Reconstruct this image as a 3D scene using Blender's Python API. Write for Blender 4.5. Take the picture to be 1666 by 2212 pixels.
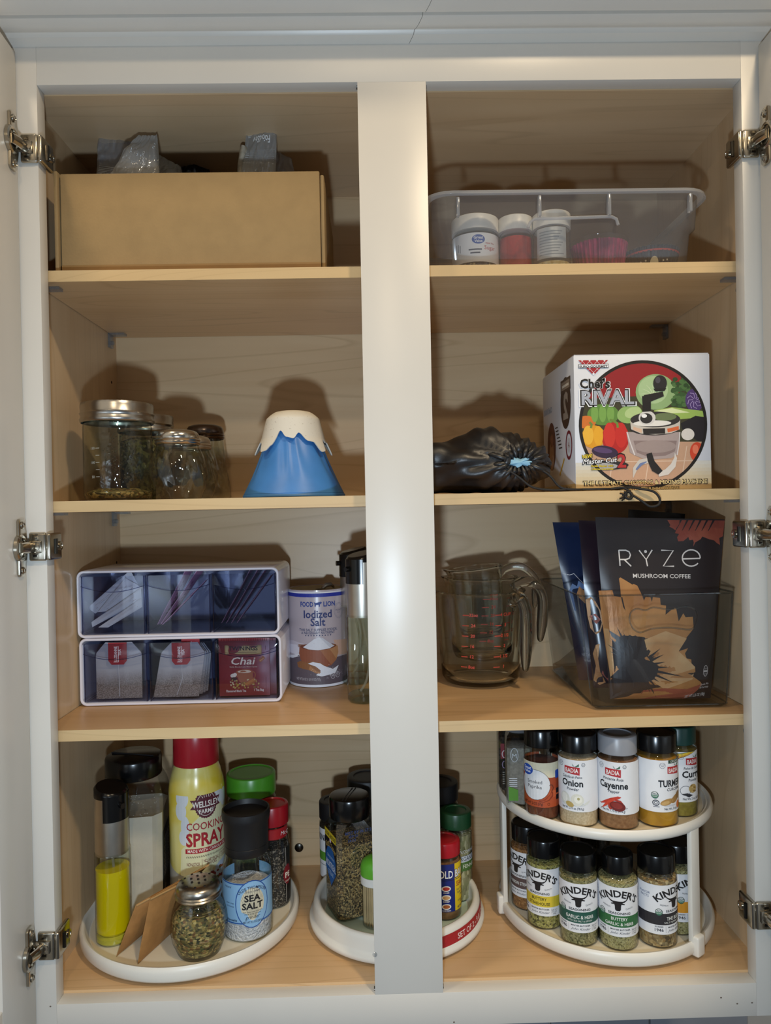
import bpy, bmesh, math, random
from mathutils import Vector, Matrix, geometry, noise as mnoise

for _o in list(bpy.data.objects):
    bpy.data.objects.remove(_o)
SC = bpy.context.scene
COL = SC.collection
PI = math.pi
rnd = random.Random(7)

# ------------------------------------------------------------------ camera
FPX, IW, IH = 1587.47, 1666.0, 2212.0
CAM = Vector((-0.0302, -0.81768, 0.54225))
YAW, PITCH, ROLL = -0.01729, -0.0049, -0.01951


def _basis():
    cy, sy = math.cos(YAW), math.sin(YAW)
    r0, f0, u0 = Vector((cy, sy, 0)), Vector((-sy, cy, 0)), Vector((0, 0, 1))
    cp, sp = math.cos(PITCH), math.sin(PITCH)
    f1, u1 = f0 * cp + u0 * sp, u0 * cp - f0 * sp
    cr, sr = math.cos(ROLL), math.sin(ROLL)
    return r0 * cr + u1 * sr, f1, u1 * cr - r0 * sr


RT, FW, UP = _basis()
cam_d = bpy.data.cameras.new('camera')
cam_d.sensor_fit = 'HORIZONTAL'
cam_d.sensor_width = 36.0
cam_d.lens = FPX * 36.0 / IW
cam_d.clip_start = 0.02
cam = bpy.data.objects.new('camera', cam_d)
COL.objects.link(cam)
mw = Matrix((RT, UP, -FW)).transposed().to_4x4()
mw.translation = CAM
cam.matrix_world = mw
SC.camera = cam


def ray(u, v):
    return FW + RT * ((u - IW / 2) / FPX) + UP * (-(v - IH / 2) / FPX)


def P(u, v, y):
    """photo pixel -> point on the vertical plane at depth y"""
    d = ray(u, v)
    return CAM + d * ((y - CAM.y) / d.y)


def PZ(u, v, z):
    """photo pixel -> point on the horizontal plane at height z"""
    d = ray(u, v)
    return CAM + d * ((z - CAM.z) / d.z)


# ------------------------------------------------------------------ world, lamps, exposure
w = bpy.data.worlds.new('world')
SC.world = w
w.use_nodes = True
w.node_tree.nodes['Background'].inputs[0].default_value = (0.88, 0.93, 1.0, 1)
w.node_tree.nodes['Background'].inputs[1].default_value = 0.085


def lamp(name, kind, loc, target, power, color, size=0.1, spread=None):
    d = bpy.data.lights.new(name, kind)
    d.energy = power
    d.color = color
    if kind == 'AREA':
        d.shape = 'DISK'
        d.size = size
        if spread:
            d.spread = spread
    else:
        d.shadow_soft_size = size
        if kind == 'SPOT':
            d.spot_size = spread or 2.4
            d.spot_blend = 0.6
    o = bpy.data.objects.new(name, d)
    COL.objects.link(o)
    o.location = loc
    o.rotation_euler = (Vector(target) - Vector(loc)).to_track_quat('-Z', 'Y').to_euler()
    return o


WARM = (1.0, 0.79, 0.52)
COOL = (0.68, 0.84, 1.0)
# cool lamp low in front of the cabinet, warm ceiling downlights above and in front
lamp('torch_lamp', 'SPOT', (-0.07, -0.80, 0.345), (0.0, 0.2, 0.52), 16.5, COOL, 0.022, 2.6)
lamp('ceiling_downlight', 'AREA', (0.48, -0.88, 1.62), (0.48, -0.88, 0.0), 13.5, WARM, 0.13)
lamp('ceiling_downlight', 'AREA', (-0.55, -0.42, 1.62), (-0.55, -0.42, 0.0), 4.5, WARM, 0.13)
lamp('ceiling_downlight', 'AREA', (-0.1, -1.7, 1.62), (-0.1, -1.7, 0.0), 8.0, WARM, 0.13)

SC.view_settings.view_transform = 'Standard'
SC.view_settings.look = 'None'
SC.view_settings.gamma = 1.0
SC.view_settings.use_curve_mapping = False
SC.view_settings.exposure = 0.0
try:
    SC.cycles.transparent_max_bounces = 32
    SC.cycles.max_bounces = 24
    SC.cycles.transmission_bounces = 24
    SC.cycles.sample_clamp_indirect = 4.0
except Exception:
    pass


# ------------------------------------------------------------------ materials
def lin(c):
    if isinstance(c, str):
        c = tuple(int(c[i:i + 2], 16) for i in (0, 2, 4))
    return tuple(((x / 255) / 12.92 if x / 255 <= 0.04045 else ((x / 255 + 0.055) / 1.055) ** 2.4) for x in c) + (1.0,)


MATS = {}


def new_mat(name):
    m = bpy.data.materials.new(name)
    m.use_nodes = True
    MATS[name] = m
    return m, m.node_tree, m.node_tree.nodes, m.node_tree.links, m.node_tree.nodes['Principled BSDF']


def ramp(nt, fac, stops):
    r = nt.nodes.new('ShaderNodeValToRGB')
    e = r.color_ramp.elements
    while len(e) < len(stops):
        e.new(0.5)
    for i, (p, c) in enumerate(stops):
        e[i].position = p
        e[i].color = c if len(c) == 4 else lin(c)
    nt.links.new(fac, r.inputs[0])
    return r.outputs[0]


def coords(nt, scale=(1, 1, 1), rot=(0, 0, 0), kind='Object'):
    t = nt.nodes.new('ShaderNodeTexCoord')
    m = nt.nodes.new('ShaderNodeMapping')
    m.inputs['Scale'].default_value = scale
    m.inputs['Rotation'].default_value = rot
    nt.links.new(t.outputs[kind], m.inputs[0])
    return m.outputs[0]


def tex_noise(nt, vec, scale, detail=3, rough=0.5, dist=0.0):
    n = nt.nodes.new('ShaderNodeTexNoise')
    n.inputs['Scale'].default_value = scale
    n.inputs['Detail'].default_value = detail
    n.inputs['Roughness'].default_value = rough
    n.inputs['Distortion'].default_value = dist
    if vec is not None:
        nt.links.new(vec, n.inputs['Vector'])
    return n.outputs['Fac']


def bump(nt, bs, fac, strength, dist):
    b = nt.nodes.new('ShaderNodeBump')
    b.inputs['Strength'].default_value = strength
    b.inputs['Distance'].default_value = dist
    nt.links.new(fac, b.inputs['Height'])
    nt.links.new(b.outputs[0], bs.inputs['Normal'])


def pbr(name, col, rough=0.5, metal=0.0, spec=0.5, coat=0.0, var=0.08, vscale=40.0, bmp=0.0, bscale=200.0,
        bdist=0.001, col2=None, sss=0.0, emit=0.0, lo=0.35, hi=0.65, detail=3):
    if name in MATS:
        return MATS[name]
    m, nt, N, L, bs = new_mat(name)
    c = lin(col)
    c2 = lin(col2) if col2 else tuple(x * (1 - var) for x in c[:3]) + (1,)
    v = coords(nt)
    f = tex_noise(nt, v, vscale, detail)
    L.new(ramp(nt, f, [(lo, c2), (hi, c)]), bs.inputs['Base Color'])
    bs.inputs['Roughness'].default_value = rough
    bs.inputs['Metallic'].default_value = metal
    bs.inputs['Specular IOR Level'].default_value = spec
    bs.inputs['Coat Weight'].default_value = coat
    bs.inputs['Coat Roughness'].default_value = 0.08
    if sss:
        bs.inputs['Subsurface Weight'].default_value = sss
        bs.inputs['Subsurface Radius'].default_value = (0.004, 0.004, 0.004)
    if bmp:
        bump(nt, bs, tex_noise(nt, v, bscale, 2), bmp, bdist)
    return m


def ink(col, rough=0.55):
    """flat print colour"""
    name = 'ink_%s' % (col if isinstance(col, str) else '%02x%02x%02x' % tuple(col))
    if rough != 0.55:
        name += '_g'
    return pbr(name, col, rough, var=0.03, vscale=300)


def wood(name, base, dark, grain='x', rough=0.38, fine=1.0):
    m, nt, N, L, bs = new_mat(name)
    sc = {'x': (1.3, 16, 16), 'y': (16, 1.3, 16), 'z': (16, 16, 1.3)}[grain]
    v = coords(nt, sc)
    n1 = tex_noise(nt, v, 1.0, 4, 0.55, 0.9)
    # cathedral lines: several contour bands of a slow noise field
    sc2 = {'x': (0.8, 10, 10), 'y': (10, 0.8, 10), 'z': (10, 10, 0.8)}[grain]
    v2 = coords(nt, sc2)
    n2 = tex_noise(nt, v2, 1.0, 1.5, 0.4, 0.5)
    mul = N.new('ShaderNodeMath')
    mul.operation = 'MULTIPLY'
    mul.inputs[1].default_value = 16.0
    L.new(n2, mul.inputs[0])
    fr = N.new('ShaderNodeMath')
    fr.operation = 'FRACT'
    L.new(mul.outputs[0], fr.inputs[0])
    lines = ramp(nt, fr.outputs[0], [(0.0, (0, 0, 0, 1)), (0.80, (0.0, 0.0, 0.0, 1)), (0.93, (1, 1, 1, 1)), (1.0, (0, 0, 0, 1))])
    mix1 = N.new('ShaderNodeMix')
    mix1.data_type = 'RGBA'
    mix1.inputs['A'].default_value = lin(base)
    mix1.inputs['B'].default_value = lin(dark)
    r1 = ramp(nt, n1, [(0.35, (0, 0, 0, 1)), (0.75, (0.75, 0.75, 0.75, 1))])
    L.new(r1, mix1.inputs['Factor'])
    mix2 = N.new('ShaderNodeMix')
    mix2.data_type = 'RGBA'
    L.new(mix1.outputs['Result'], mix2.inputs['A'])
    d2 = tuple(x * 0.80 for x in lin(dark)[:3]) + (1,)
    mix2.inputs['B'].default_value = d2
    ml = N.new('ShaderNodeMath')
    ml.operation = 'MULTIPLY'
    ml.inputs[1].default_value = 0.42 * fine
    L.new(lines, ml.inputs[0])
    L.new(ml.outputs[0], mix2.inputs['Factor'])
    L.new(mix2.outputs['Result'], bs.inputs['Base Color'])
    bs.inputs['Roughness'].default_value = rough
    bs.inputs['Specular IOR Level'].default_value = 0.45
    bump(nt, bs, tex_noise(nt, coords(nt), 900, 2), 0.08, 0.0006)
    return m


def thin_glass(name, tint='f2f6f4', edge='8f9a94', rough=0.02, gain=1.6, haze=0.0, hazecol='ffffff', bmp=0.0, bscale=60.0, bdist=0.002):
    """thin clear wall: straight-through light with fresnel reflection, darker where seen edge-on"""
    if name in MATS:
        return MATS[name]
    m, nt, N, L, bs = new_mat(name)
    N.remove(bs)
    out = [n for n in N if n.type == 'OUTPUT_MATERIAL'][0]
    tr = N.new('ShaderNodeBsdfTransparent')
    gl = N.new('ShaderNodeBsdfGlossy')
    gl.inputs['Roughness'].default_value = rough
    lw = N.new('ShaderNodeLayerWeight')
    lw.inputs[0].default_value = 0.35
    L.new(ramp(nt, lw.outputs['Facing'], [(0.0, lin(tint)), (0.55, lin(tint)), (1.0, lin(edge))]), tr.inputs[0])
    # Schlick reflectance from |cos|, the same on both sides of the wall
    lf = N.new('ShaderNodeLayerWeight')
    lf.inputs[0].default_value = 0.5
    pw = N.new('ShaderNodeMath')
    pw.operation = 'POWER'
    pw.inputs[1].default_value = 4.0
    L.new(lf.outputs['Facing'], pw.inputs[0])
    mu = N.new('ShaderNodeMath')
    mu.operation = 'MULTIPLY_ADD'
    mu.use_clamp = True
    mu.inputs[1].default_value = 0.62
    mu.inputs[2].default_value = 0.036 * gain
    L.new(pw.outputs[0], mu.inputs[0])
    if bmp:
        b = N.new('ShaderNodeBump')
        b.inputs['Strength'].default_value = bmp
        b.inputs['Distance'].default_value = bdist
        L.new(tex_noise(nt, coords(nt), bscale, 2), b.inputs['Height'])
        L.new(b.outputs[0], gl.inputs['Normal'])
        L.new(b.outputs[0], lf.inputs['Normal'])
    base = tr.outputs[0]
    if haze:
        df = N.new('ShaderNodeBsdfDiffuse')
        df.inputs[0].default_value = lin(hazecol)
        tl = N.new('ShaderNodeBsdfTranslucent')
        tl.inputs[0].default_value = lin(hazecol)
        mh = N.new('ShaderNodeMixShader')
        mh.inputs[0].default_value = 0.5
        L.new(df.outputs[0], mh.inputs[1])
        L.new(tl.outputs[0], mh.inputs[2])
        m2 = N.new('ShaderNodeMixShader')
        m2.inputs[0].default_value = haze
        L.new(base, m2.inputs[1])
        L.new(mh.outputs[0], m2.inputs[2])
        base = m2.outputs[0]
    mx = N.new('ShaderNodeMixShader')
    L.new(mu.outputs[0], mx.inputs[0])
    L.new(base, mx.inputs[1])
    L.new(gl.outputs[0], mx.inputs[2])
    L.new(mx.outputs[0], out.inputs[0])
    return m


def solid_glass(name, col='fbfdfc', rough=0.0, ior=1.47):
    if name in MATS:
        return MATS[name]
    m, nt, N, L, bs = new_mat(name)
    bs.inputs['Base Color'].default_value = lin(col)
    bs.inputs['Transmission Weight'].default_value = 1.0
    bs.inputs['Roughness'].default_value = rough
    bs.inputs['IOR'].default_value = ior
    return m


def grains(name, cols, scale=380.0, rough=0.75, bmp=0.5, stretch=(1, 1, 1), rnds=1.0):
    """loose seasoning seen through the jar wall: small cells of several colours"""
    if name in MATS:
        return MATS[name]
    m, nt, N, L, bs = new_mat(name)
    vo = N.new('ShaderNodeTexVoronoi')
    vo.inputs['Scale'].default_value = scale
    vo.inputs['Randomness'].default_value = rnds
    L.new(coords(nt, stretch), vo.inputs['Vector'])
    sep = N.new('ShaderNodeSeparateColor')
    L.new(vo.outputs['Color'], sep.inputs[0])
    st = [((i + 0.5) / len(cols), lin(c)) for i, c in enumerate(cols)]
    col = ramp(nt, sep.outputs[0], st)
    L.new(col, bs.inputs['Base Color'])
    bs.inputs['Roughness'].default_value = rough
    inv = N.new('ShaderNodeMath')
    inv.operation = 'SUBTRACT'
    inv.inputs[0].default_value = 1.0
    L.new(vo.outputs['Distance'], inv.inputs[1])
    bump(nt, bs, inv.outputs[0], bmp, 0.0015)
    return m


# ------------------------------------------------------------------ mesh helpers
class MB:
    def __init__(s):
        s.v, s.f, s.m = [], [], []

    def add(s, verts, faces, mi=0):
        o = len(s.v)
        s.v += [tuple(p) for p in verts]
        s.f += [tuple(i + o for i in f) for f in faces]
        s.m += [mi] * len(faces)
        return s

    def box(s, x0, x1, y0, y1, z0, z1, mi=0):
        v = [(x, y, z) for x in (x0, x1) for y in (y0, y1) for z in (z0, z1)]
        f = [(0, 1, 3, 2), (4, 6, 7, 5), (0, 4, 5, 1), (2, 3, 7, 6), (0, 2, 6, 4), (1, 5, 7, 3)]
        return s.add(v, f, mi)

    def lathe(s, prof, n=40, c=(0, 0, 0), mod=None, mi=0, closed=False):
        """prof: (r, z) from bottom to top, outside facing out"""
        v, f = [], []
        rows = []
        for (r, z) in prof:
            if r <= 1e-7 and not closed:
                rows.append([len(v)])
                v.append((c[0], c[1], c[2] + z))
            else:
                row = []
                for k in range(n):
                    a = 2 * PI * k / n
                    rr = mod(r, z, a) if mod else r
                    row.append(len(v))
                    v.append((c[0] + rr * math.sin(a), c[1] - rr * math.cos(a), c[2] + z))
                rows.append(row)
        pairs = list(zip(rows, rows[1:])) + ([(rows[-1], rows[0])] if closed else [])
        for A, B in pairs:
            for k in range(n):
                k2 = (k + 1) % n
                if len(A) == 1 and len(B) == 1:
                    continue
                if len(A) == 1:
                    f.append((A[0], B[k2], B[k]))
                elif len(B) == 1:
                    f.append((A[k], A[k2], B[0]))
                else:
                    f.append((A[k], A[k2], B[k2], B[k]))
        return s.add(v, f, mi)

    def tube(s, pts, r, n=8, cap=True, mi=0, flat=None):
        pts = [Vector(p) for p in pts]
        rs = r if isinstance(r, (list, tuple)) else [r] * len(pts)
        v, f = [], []
        up = Vector((0.31, 0.17, 0.93))
        for i, p in enumerate(pts):
            t = (pts[min(i + 1, len(pts) - 1)] - pts[max(i - 1, 0)]).normalized()
            a = up - t * up.dot(t)
            if a.length < 1e-4:
                a = Vector((1, 0, 0)) - t * t.x
            a.normalize()
            b = t.cross(a)
            up = a
            for k in range(n):
                q = 2 * PI * k / n
                v.append(p + (a * math.cos(q) + b * math.sin(q) * (flat or 1.0)) * rs[i])
        for i in range(len(pts) - 1):
            for k in range(n):
                k2 = (k + 1) % n
                f.append((i * n + k, i * n + k2, (i + 1) * n + k2, (i + 1) * n + k))
        if cap:
            f.append(tuple(range(n - 1, -1, -1)))
            f.append(tuple((len(pts) - 1) * n + k for k in range(n)))
        return s.add(v, f, mi)

    def prism(s, pts, fn0, fn1, mi=0):
        """pts 2-D outline; fn0/fn1 map (a, b) to the two end planes"""
        n = len(pts)
        v = [fn0(*p) for p in pts] + [fn1(*p) for p in pts]
        tri = geometry.tessellate_polygon([[Vector((p[0], p[1], 0)) for p in pts]])
        f = [(a, b, c) for a, b, c in tri] + [(n + c, n + b, n + a) for a, b, c in tri]
        f += [(i, (i + 1) % n, n + (i + 1) % n, n + i) for i in range(n)]
        return s.add(v, f, mi)

    def grid(s, fn, nu, nv, mi=0, wrap=False):
        v = [fn(i / nu, j / nv) for j in range(nv + 1) for i in range(nu + (0 if wrap else 1))]
        w_ = nu if wrap else nu + 1
        f = []
        for j in range(nv):
            for i in range(nu):
                i2 = (i + 1) % w_ if wrap else i + 1
                f.append((j * w_ + i, j * w_ + i2, (j + 1) * w_ + i2, (j + 1) * w_ + i))
        return s.add(v, f, mi)

    def mesh(s, name, mats, smooth=35, bevel=0.0, seg=2, fix=True):
        me = bpy.data.meshes.new(name)
        me.from_pydata([tuple(p) for p in s.v], [], s.f)
        if not isinstance(mats, (list, tuple)):
            mats = [mats]
        for m in mats:
            me.materials.append(m)
        if len(mats) > 1:
            me.polygons.foreach_set('material_index', s.m)
        if fix or bevel:
            bm = bmesh.new()
            bm.from_mesh(me)
            if fix:
                bmesh.ops.recalc_face_normals(bm, faces=bm.faces)
            if bevel:
                ed = [e for e in bm.edges if len(e.link_faces) == 2 and e.calc_face_angle(0) > 0.6]
                bmesh.ops.bevel(bm, geom=ed, offset=bevel, segments=seg, affect='EDGES', profile=0.5, clamp_overlap=True)
            bm.to_mesh(me)
            bm.free()
        me.update()
        if smooth:
            me.polygons.foreach_set('use_smooth', [True] * len(me.polygons))
            me.set_sharp_from_angle(angle=math.radians(smooth))
        return me


def thing(name, label, cat, loc=(0, 0, 0), rotz=0.0, group=None, tilt=None):
    o = bpy.data.objects.new(name, None)
    o.empty_display_size = 0.02
    COL.objects.link(o)
    o.location = loc
    o.rotation_euler = (tilt[0] if tilt else 0, tilt[1] if tilt else 0, rotz)
    tag(o, label, cat, group)
    return o


def tag(o, label, cat, group=None):
    o['label'] = label
    o['category'] = cat
    if group:
        o['group'] = group
    return o


def part(name, mb, mats, parent=None, smooth=35, bevel=0.0, seg=2, label=None, world=False, fix=True, kind=None):
    """link one mesh object; world=True when the mesh was laid out in scene coordinates"""
    me = mb if isinstance(mb, bpy.types.Mesh) else mb.mesh(name, mats, smooth, bevel, seg, fix)
    o = bpy.data.objects.new(name, me)
    COL.objects.link(o)
    if parent is not None:
        o.parent = parent
        if world:
            root = parent
            while root.parent is not None:
                root = root.parent
            me.transform((Matrix.Translation(root.location) @ root.rotation_euler.to_matrix().to_4x4()).inverted())
    if label:
        o['label'] = label
    if kind:
        o['kind'] = kind
    return o


def structure(name, mb, mats, **k):
    o = part(name, mb, mats, **k)
    o['kind'] = 'structure'
    return o


def rrect(x0, y0, x1, y1, r, n=5):
    out = []
    for cx, cy, a0 in ((x1 - r, y0 + r, -90), (x1 - r, y1 - r, 0), (x0 + r, y1 - r, 90), (x0 + r, y0 + r, 180)):
        for k in range(n + 1):
            a = math.radians(a0 + 90 * k / n)
            out.append((cx + r * math.cos(a), cy + r * math.sin(a)))
    return out


def circ(cx, cy, rx, ry=None, n=32, a0=0.0, a1=360.0):
    ry = rx if ry is None else ry
    m = n if abs(a1 - a0) >= 360 else n + 1
    return [(cx + rx * math.cos(math.radians(a0 + (a1 - a0) * k / n)), cy + ry * math.sin(math.radians(a0 + (a1 - a0) * k / n))) for k in range(m)]


# ------------------------------------------------------------------ flat print (lettering and artwork laid on a surface)
_TX = {}


def text_geo(body, bold, shear, space):
    key = (body, round(bold, 3), shear, space)
    if key not in _TX:
        cu = bpy.data.curves.new('t', 'FONT')
        cu.body = body
        cu.size = 1.0
        cu.align_x = 'CENTER'
        cu.align_y = 'BOTTOM_BASELINE'
        cu.offset = bold
        cu.shear = shear
        cu.space_character = space
        cu.resolution_u = 2
        cu.fill_mode = 'BOTH'
        o = bpy.data.objects.new('t', cu)
        me = o.to_mesh()
        vs = [(p.co.x, p.co.y) for p in me.vertices]
        fs = [tuple(p.vertices) for p in me.polygons]
        o.to_mesh_clear()
        bpy.data.objects.remove(o)
        bpy.data.curves.remove(cu)
        _TX[key] = (vs, fs)
    return _TX[key]


CAPH = 0.70


class Print:
    """collects 2-D shapes in millimetres, then lays them on a surface given by map(u, v, height)"""

    def __init__(s):
        s.it = []

    def poly(s, pts, c, layer=1):
        tri = geometry.tessellate_polygon([[Vector((p[0], p[1], 0)) for p in pts]])
        s.it.append((layer, c, list(pts), [tuple(t) for t in tri]))
        return s

    def rect(s, x0, y0, x1, y1, c, layer=1, r=0.0):
        return s.poly(rrect(x0, y0, x1, y1, r) if r else [(x0, y0), (x1, y0), (x1, y1), (x0, y1)], c, layer)

    def ell(s, cx, cy, rx, ry, c, layer=1, n=28, rot=0.0):
        ca, sa = math.cos(rot), math.sin(rot)
        return s.poly([(cx + x * ca - y * sa, cy + x * sa + y * ca) for x, y in circ(0, 0, rx, ry, n)], c, layer)

    def ring(s, cx, cy, rx, ry, wd, c, layer=1, n=32, a0=0.0, a1=360.0):
        A, B = circ(cx, cy, rx, ry, n, a0, a1), circ(cx, cy, rx - wd, ry - wd, n, a0, a1)
        k = len(A)
        full = abs(a1 - a0) >= 360
        fs = [(i, (i + 1) % k, k + (i + 1) % k, k + i) for i in range(k if full else k - 1)]
        s.it.append((layer, c, A + B, fs))
        return s

    def line(s, pts, wd, c, layer=1):
        n = len(pts)
        ws = wd if isinstance(wd, (list, tuple)) else [wd] * n
        A, B = [], []
        for i, (x, y) in enumerate(pts):
            x0, y0 = pts[max(i - 1, 0)]
            x1, y1 = pts[min(i + 1, n - 1)]
            dx, dy = x1 - x0, y1 - y0
            q = math.hypot(dx, dy) or 1.0
            nx, ny = -dy / q * ws[i] / 2, dx / q * ws[i] / 2
            A.append((x + nx, y + ny))
            B.append((x - nx, y - ny))
        s.it.append((layer, c, A + B, [(i, i + 1, n + i + 1, n + i) for i in range(n - 1)]))
        return s

    def text(s, body, x, y, cap, c, layer=2, wide=None, sx=1.0, bold=0.0, shear=0.0, rot=0.0, align='C', arc=None, space=1.0):
        """cap: capital height; wide: total width the text is fitted to; arc: radius of the baseline circle (centre below)"""
        vs, fs = text_geo(body, bold, shear, space)
        if not vs:
            return s
        k = cap / CAPH
        x0, x1 = min(p[0] for p in vs), max(p[0] for p in vs)
        kx = wide / (x1 - x0) if wide else k * sx
        mid = (x0 + x1) / 2
        off = {'C': -mid, 'L': -x0, 'R': -x1}[align]
        ca, sa = math.cos(rot), math.sin(rot)
        out = []
        for (a, b) in vs:
            a, b = (a + off) * kx, b * k
            if arc:
                t = a / arc
                a, b = (arc + b) * math.sin(t), (arc + b) * math.cos(t) - arc
            out.append((x + a * ca - b * sa, y + a * sa + b * ca))
        s.it.append((layer, c, out, fs))
        return s

    def build(s, name, mapf, parent, step=0.0, h0=0.00015, dh=0.00008, clip=None, label=None, world=False):
        mats, idx = [], {}
        V, F, MI = [], [], []
        for ii_, (layer, c, vs, fs) in enumerate(sorted(s.it, key=lambda t: t[0])):
            m = c if isinstance(c, bpy.types.Material) else ink(c)
            if m.name not in idx:
                idx[m.name] = len(mats)
                mats.append(m)
            bm = bmesh.new()
            bv = [bm.verts.new((p[0], p[1], 0)) for p in vs]
            for f in fs:
                try:
                    bm.faces.new([bv[i] for i in f])
                except ValueError:
                    pass
            if step:
                xs = [p[0] for p in vs]
                a = math.floor(min(xs) / step) + 1
                while a * step < max(xs):
                    bmesh.ops.bisect_plane(bm, geom=bm.verts[:] + bm.edges[:] + bm.faces[:], plane_co=(a * step, 0, 0), plane_no=(1, 0, 0))
                    a += 1
            if clip:
                for co, no in (((clip[0], 0, 0), (-1, 0, 0)), ((clip[2], 0, 0), (1, 0, 0)), ((0, clip[1], 0), (0, -1, 0)), ((0, clip[3], 0), (0, 1, 0))):
                    bmesh.ops.bisect_plane(bm, geom=bm.verts[:] + bm.edges[:] + bm.faces[:], plane_co=co, plane_no=no, clear_outer=True)
            bm.verts.index_update()
            o = len(V)
            for p in bm.verts:
                V.append(tuple(mapf(p.co.x, p.co.y, h0 + dh * layer + ii_ * 1.2e-6)))
            for f in bm.faces:
                ii = [o + q.index for q in f.verts]
                if f.normal.z < 0:
                    ii.reverse()
                F.append(tuple(ii))
                MI.append(idx[m.name])
            bm.free()
        me = bpy.data.meshes.new(name)
        me.from_pydata(V, [], F)
        for m in mats:
            me.materials.append(m)
        me.polygons.foreach_set('material_index', MI)
        me.update()
        return part(name, me, None, parent, world=world, label=label)


def cylmap(r, z0, phi):
    """u = arc length in mm from the label centre at azimuth phi (0 faces -y), v = height above z0 in mm"""
    def f(u, v, h):
        t = phi + u / 1000.0 / r
        return ((r + h) * math.sin(t), -(r + h) * math.cos(t), z0 + v / 1000.0)
    return f


def facing(x, y):
    return math.atan2(CAM.x - x, y - CAM.y)


def cyl_label(mb, r, z0, z1, phi, half, n=40, h=0.00012, mi=0):
    def fn(a, b):
        t = phi + (a * 2 - 1) * half
        return ((r + h) * math.sin(t), -(r + h) * math.cos(t), z0 + (z1 - z0) * b)
    return mb.grid(fn, n, 1, mi)


def copy_tree(o, parent=None):
    c = o.copy()
    COL.objects.link(c)
    c.parent = parent
    for ch in [k for k in bpy.data.objects if k.parent == o]:
        copy_tree(ch, c)
    return c
# ------------------------------------------------------------------ materials of the cabinet
PAINT = pbr('cabinet_paint', 'd6d2ca', 0.34, var=0.03, vscale=9, bmp=0.05, bscale=700, bdist=0.0004)
WOODS = wood('maple_shelf_warm_lit', 'd4b084', 'c29a6a', 'x', 0.36)  # more orange than the back panel: warm ceiling light put into the colour
WOODX = wood('maple_laminate', 'd2b893', 'c0a078', 'x', 0.36)
WOODZ = wood('maple_side', 'cfb490', 'bf9f78', 'z', 0.30, 0.6)
WOODY = wood('maple_top', 'cfb490', 'c0a27c', 'x', 0.36, 0.8)
EDGE = wood('maple_edge', 'd0b588', 'c2a274', 'x', 0.45, 0.7)
STEEL = pbr('hinge_steel', 'b9b2a4', 0.20, 1.0, var=0.1, vscale=90)
STEELD = pbr('dark_steel', '4a4742', 0.30, 1.0, var=0.1, vscale=90)
CLIP = thin_glass('clear_clip', 'dfe3e6', '9aa0a6', 0.08, 2.0, 0.25, 'c8ccd2')

XL, XR, MU = -0.39110, 0.39135, 0.0381
HO, TF, DB = 1.01557, 0.019, 0.2975
XWL, XWR = XL - 0.0208, XR + 0.0208
S1, S2, S3, ST, SY = 0.81923, 0.55759, 0.29671, 0.01267, 0.0236
ZC, ZF = 1.0142, 0.0030
XO0, XO1 = XL - 0.040, XR + 0.040          # outer edges of the face frame
ZB, ZT = -0.0375, 1.085

# ------------------------------------------------------------------ room shell
TILE = pbr('glazed_tile', '9a9fa8', 0.25, var=0.12, vscale=14)
GROUT = pbr('wall_paint', 'b9b6b0', 0.8, var=0.05, vscale=20)
wall = structure('wall_back', MB().box(-1.6, 1.6, DB + 0.021, DB + 0.09, -1.4, 1.5), GROUT, label='grey kitchen wall behind the cabinet')
TW, TH = 0.152, 0.076
tm = None
for r_ in range(4):
    for c_ in range(8):
        x0 = -0.70 + c_ * (TW + 0.003) + (0.5 * TW if r_ % 2 else 0)
        z1 = ZB - 0.02 - r_ * (TH + 0.003)
        if tm is None:
            tm = MB().box(0, TW, -0.008, 0, -TH, 0).mesh('tile', TILE, 35, 0.0012)
        t_ = bpy.data.objects.new('tile', tm)
        COL.objects.link(t_)
        t_.parent = wall
        t_.location = (x0, DB + 0.0209, z1)

# crown moulding in two lengths that meet at a scarf joint
prof = [(0.0, 1.0575), (-0.0100, 1.0612), (-0.0112, 1.0634), (-0.0126, 1.0650), (-0.0142, 1.0652), (-0.0155, 1.0645), (-0.022, 1.0655),
        (-0.0285, 1.0680), (-0.0298, 1.0690), (-0.0304, 1.0765), (-0.0336, 1.0765), (-0.0342, 1.0700), (-0.0354, 1.0686), (-0.0375, 1.0690), (-0.045, 1.0712),
        (-0.055, 1.0770), (-0.064, 1.087), (-0.070, 1.100), (-0.078, 1.112), (-0.082, 1.125), (-0.082, 1.150), (0.0, 1.150)]


def crown(name, xa, xb, sa, sb):
    m = MB()
    n = len(prof)
    v = [(xa + sa * p[0], p[0], p[1]) for p in prof] + [(xb + sb * p[0], p[0], p[1]) for p in prof]
    f = [(i, (i + 1) % n, n + (i + 1) % n, n + i) for i in range(n)]
    f += [tuple(range(n)), tuple(range(2 * n - 1, n - 1, -1))]
    m.add(v, f)
    return structure(name, m, PAINT, smooth=40)


xj = P(884, 100, 0.0).x
crown('trim_1', -0.62, xj - 0.00035, 0.0, -0.45)['label'] = 'painted crown moulding left of the cracked joint'
crown('trim_2', xj + 0.00035, 0.62, -0.45, 0.0)['label'] = 'painted crown moulding right of the cracked joint'

# ------------------------------------------------------------------ the wall cabinet
cab = thing('wall_cabinet', 'white painted two-door wall cabinet with a pale maple interior', 'cabinet', (0, 0, ZB))


def cpart(name, mb, mat, **k):
    return part(name, mb, mat, cab, world=True, **k)


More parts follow.
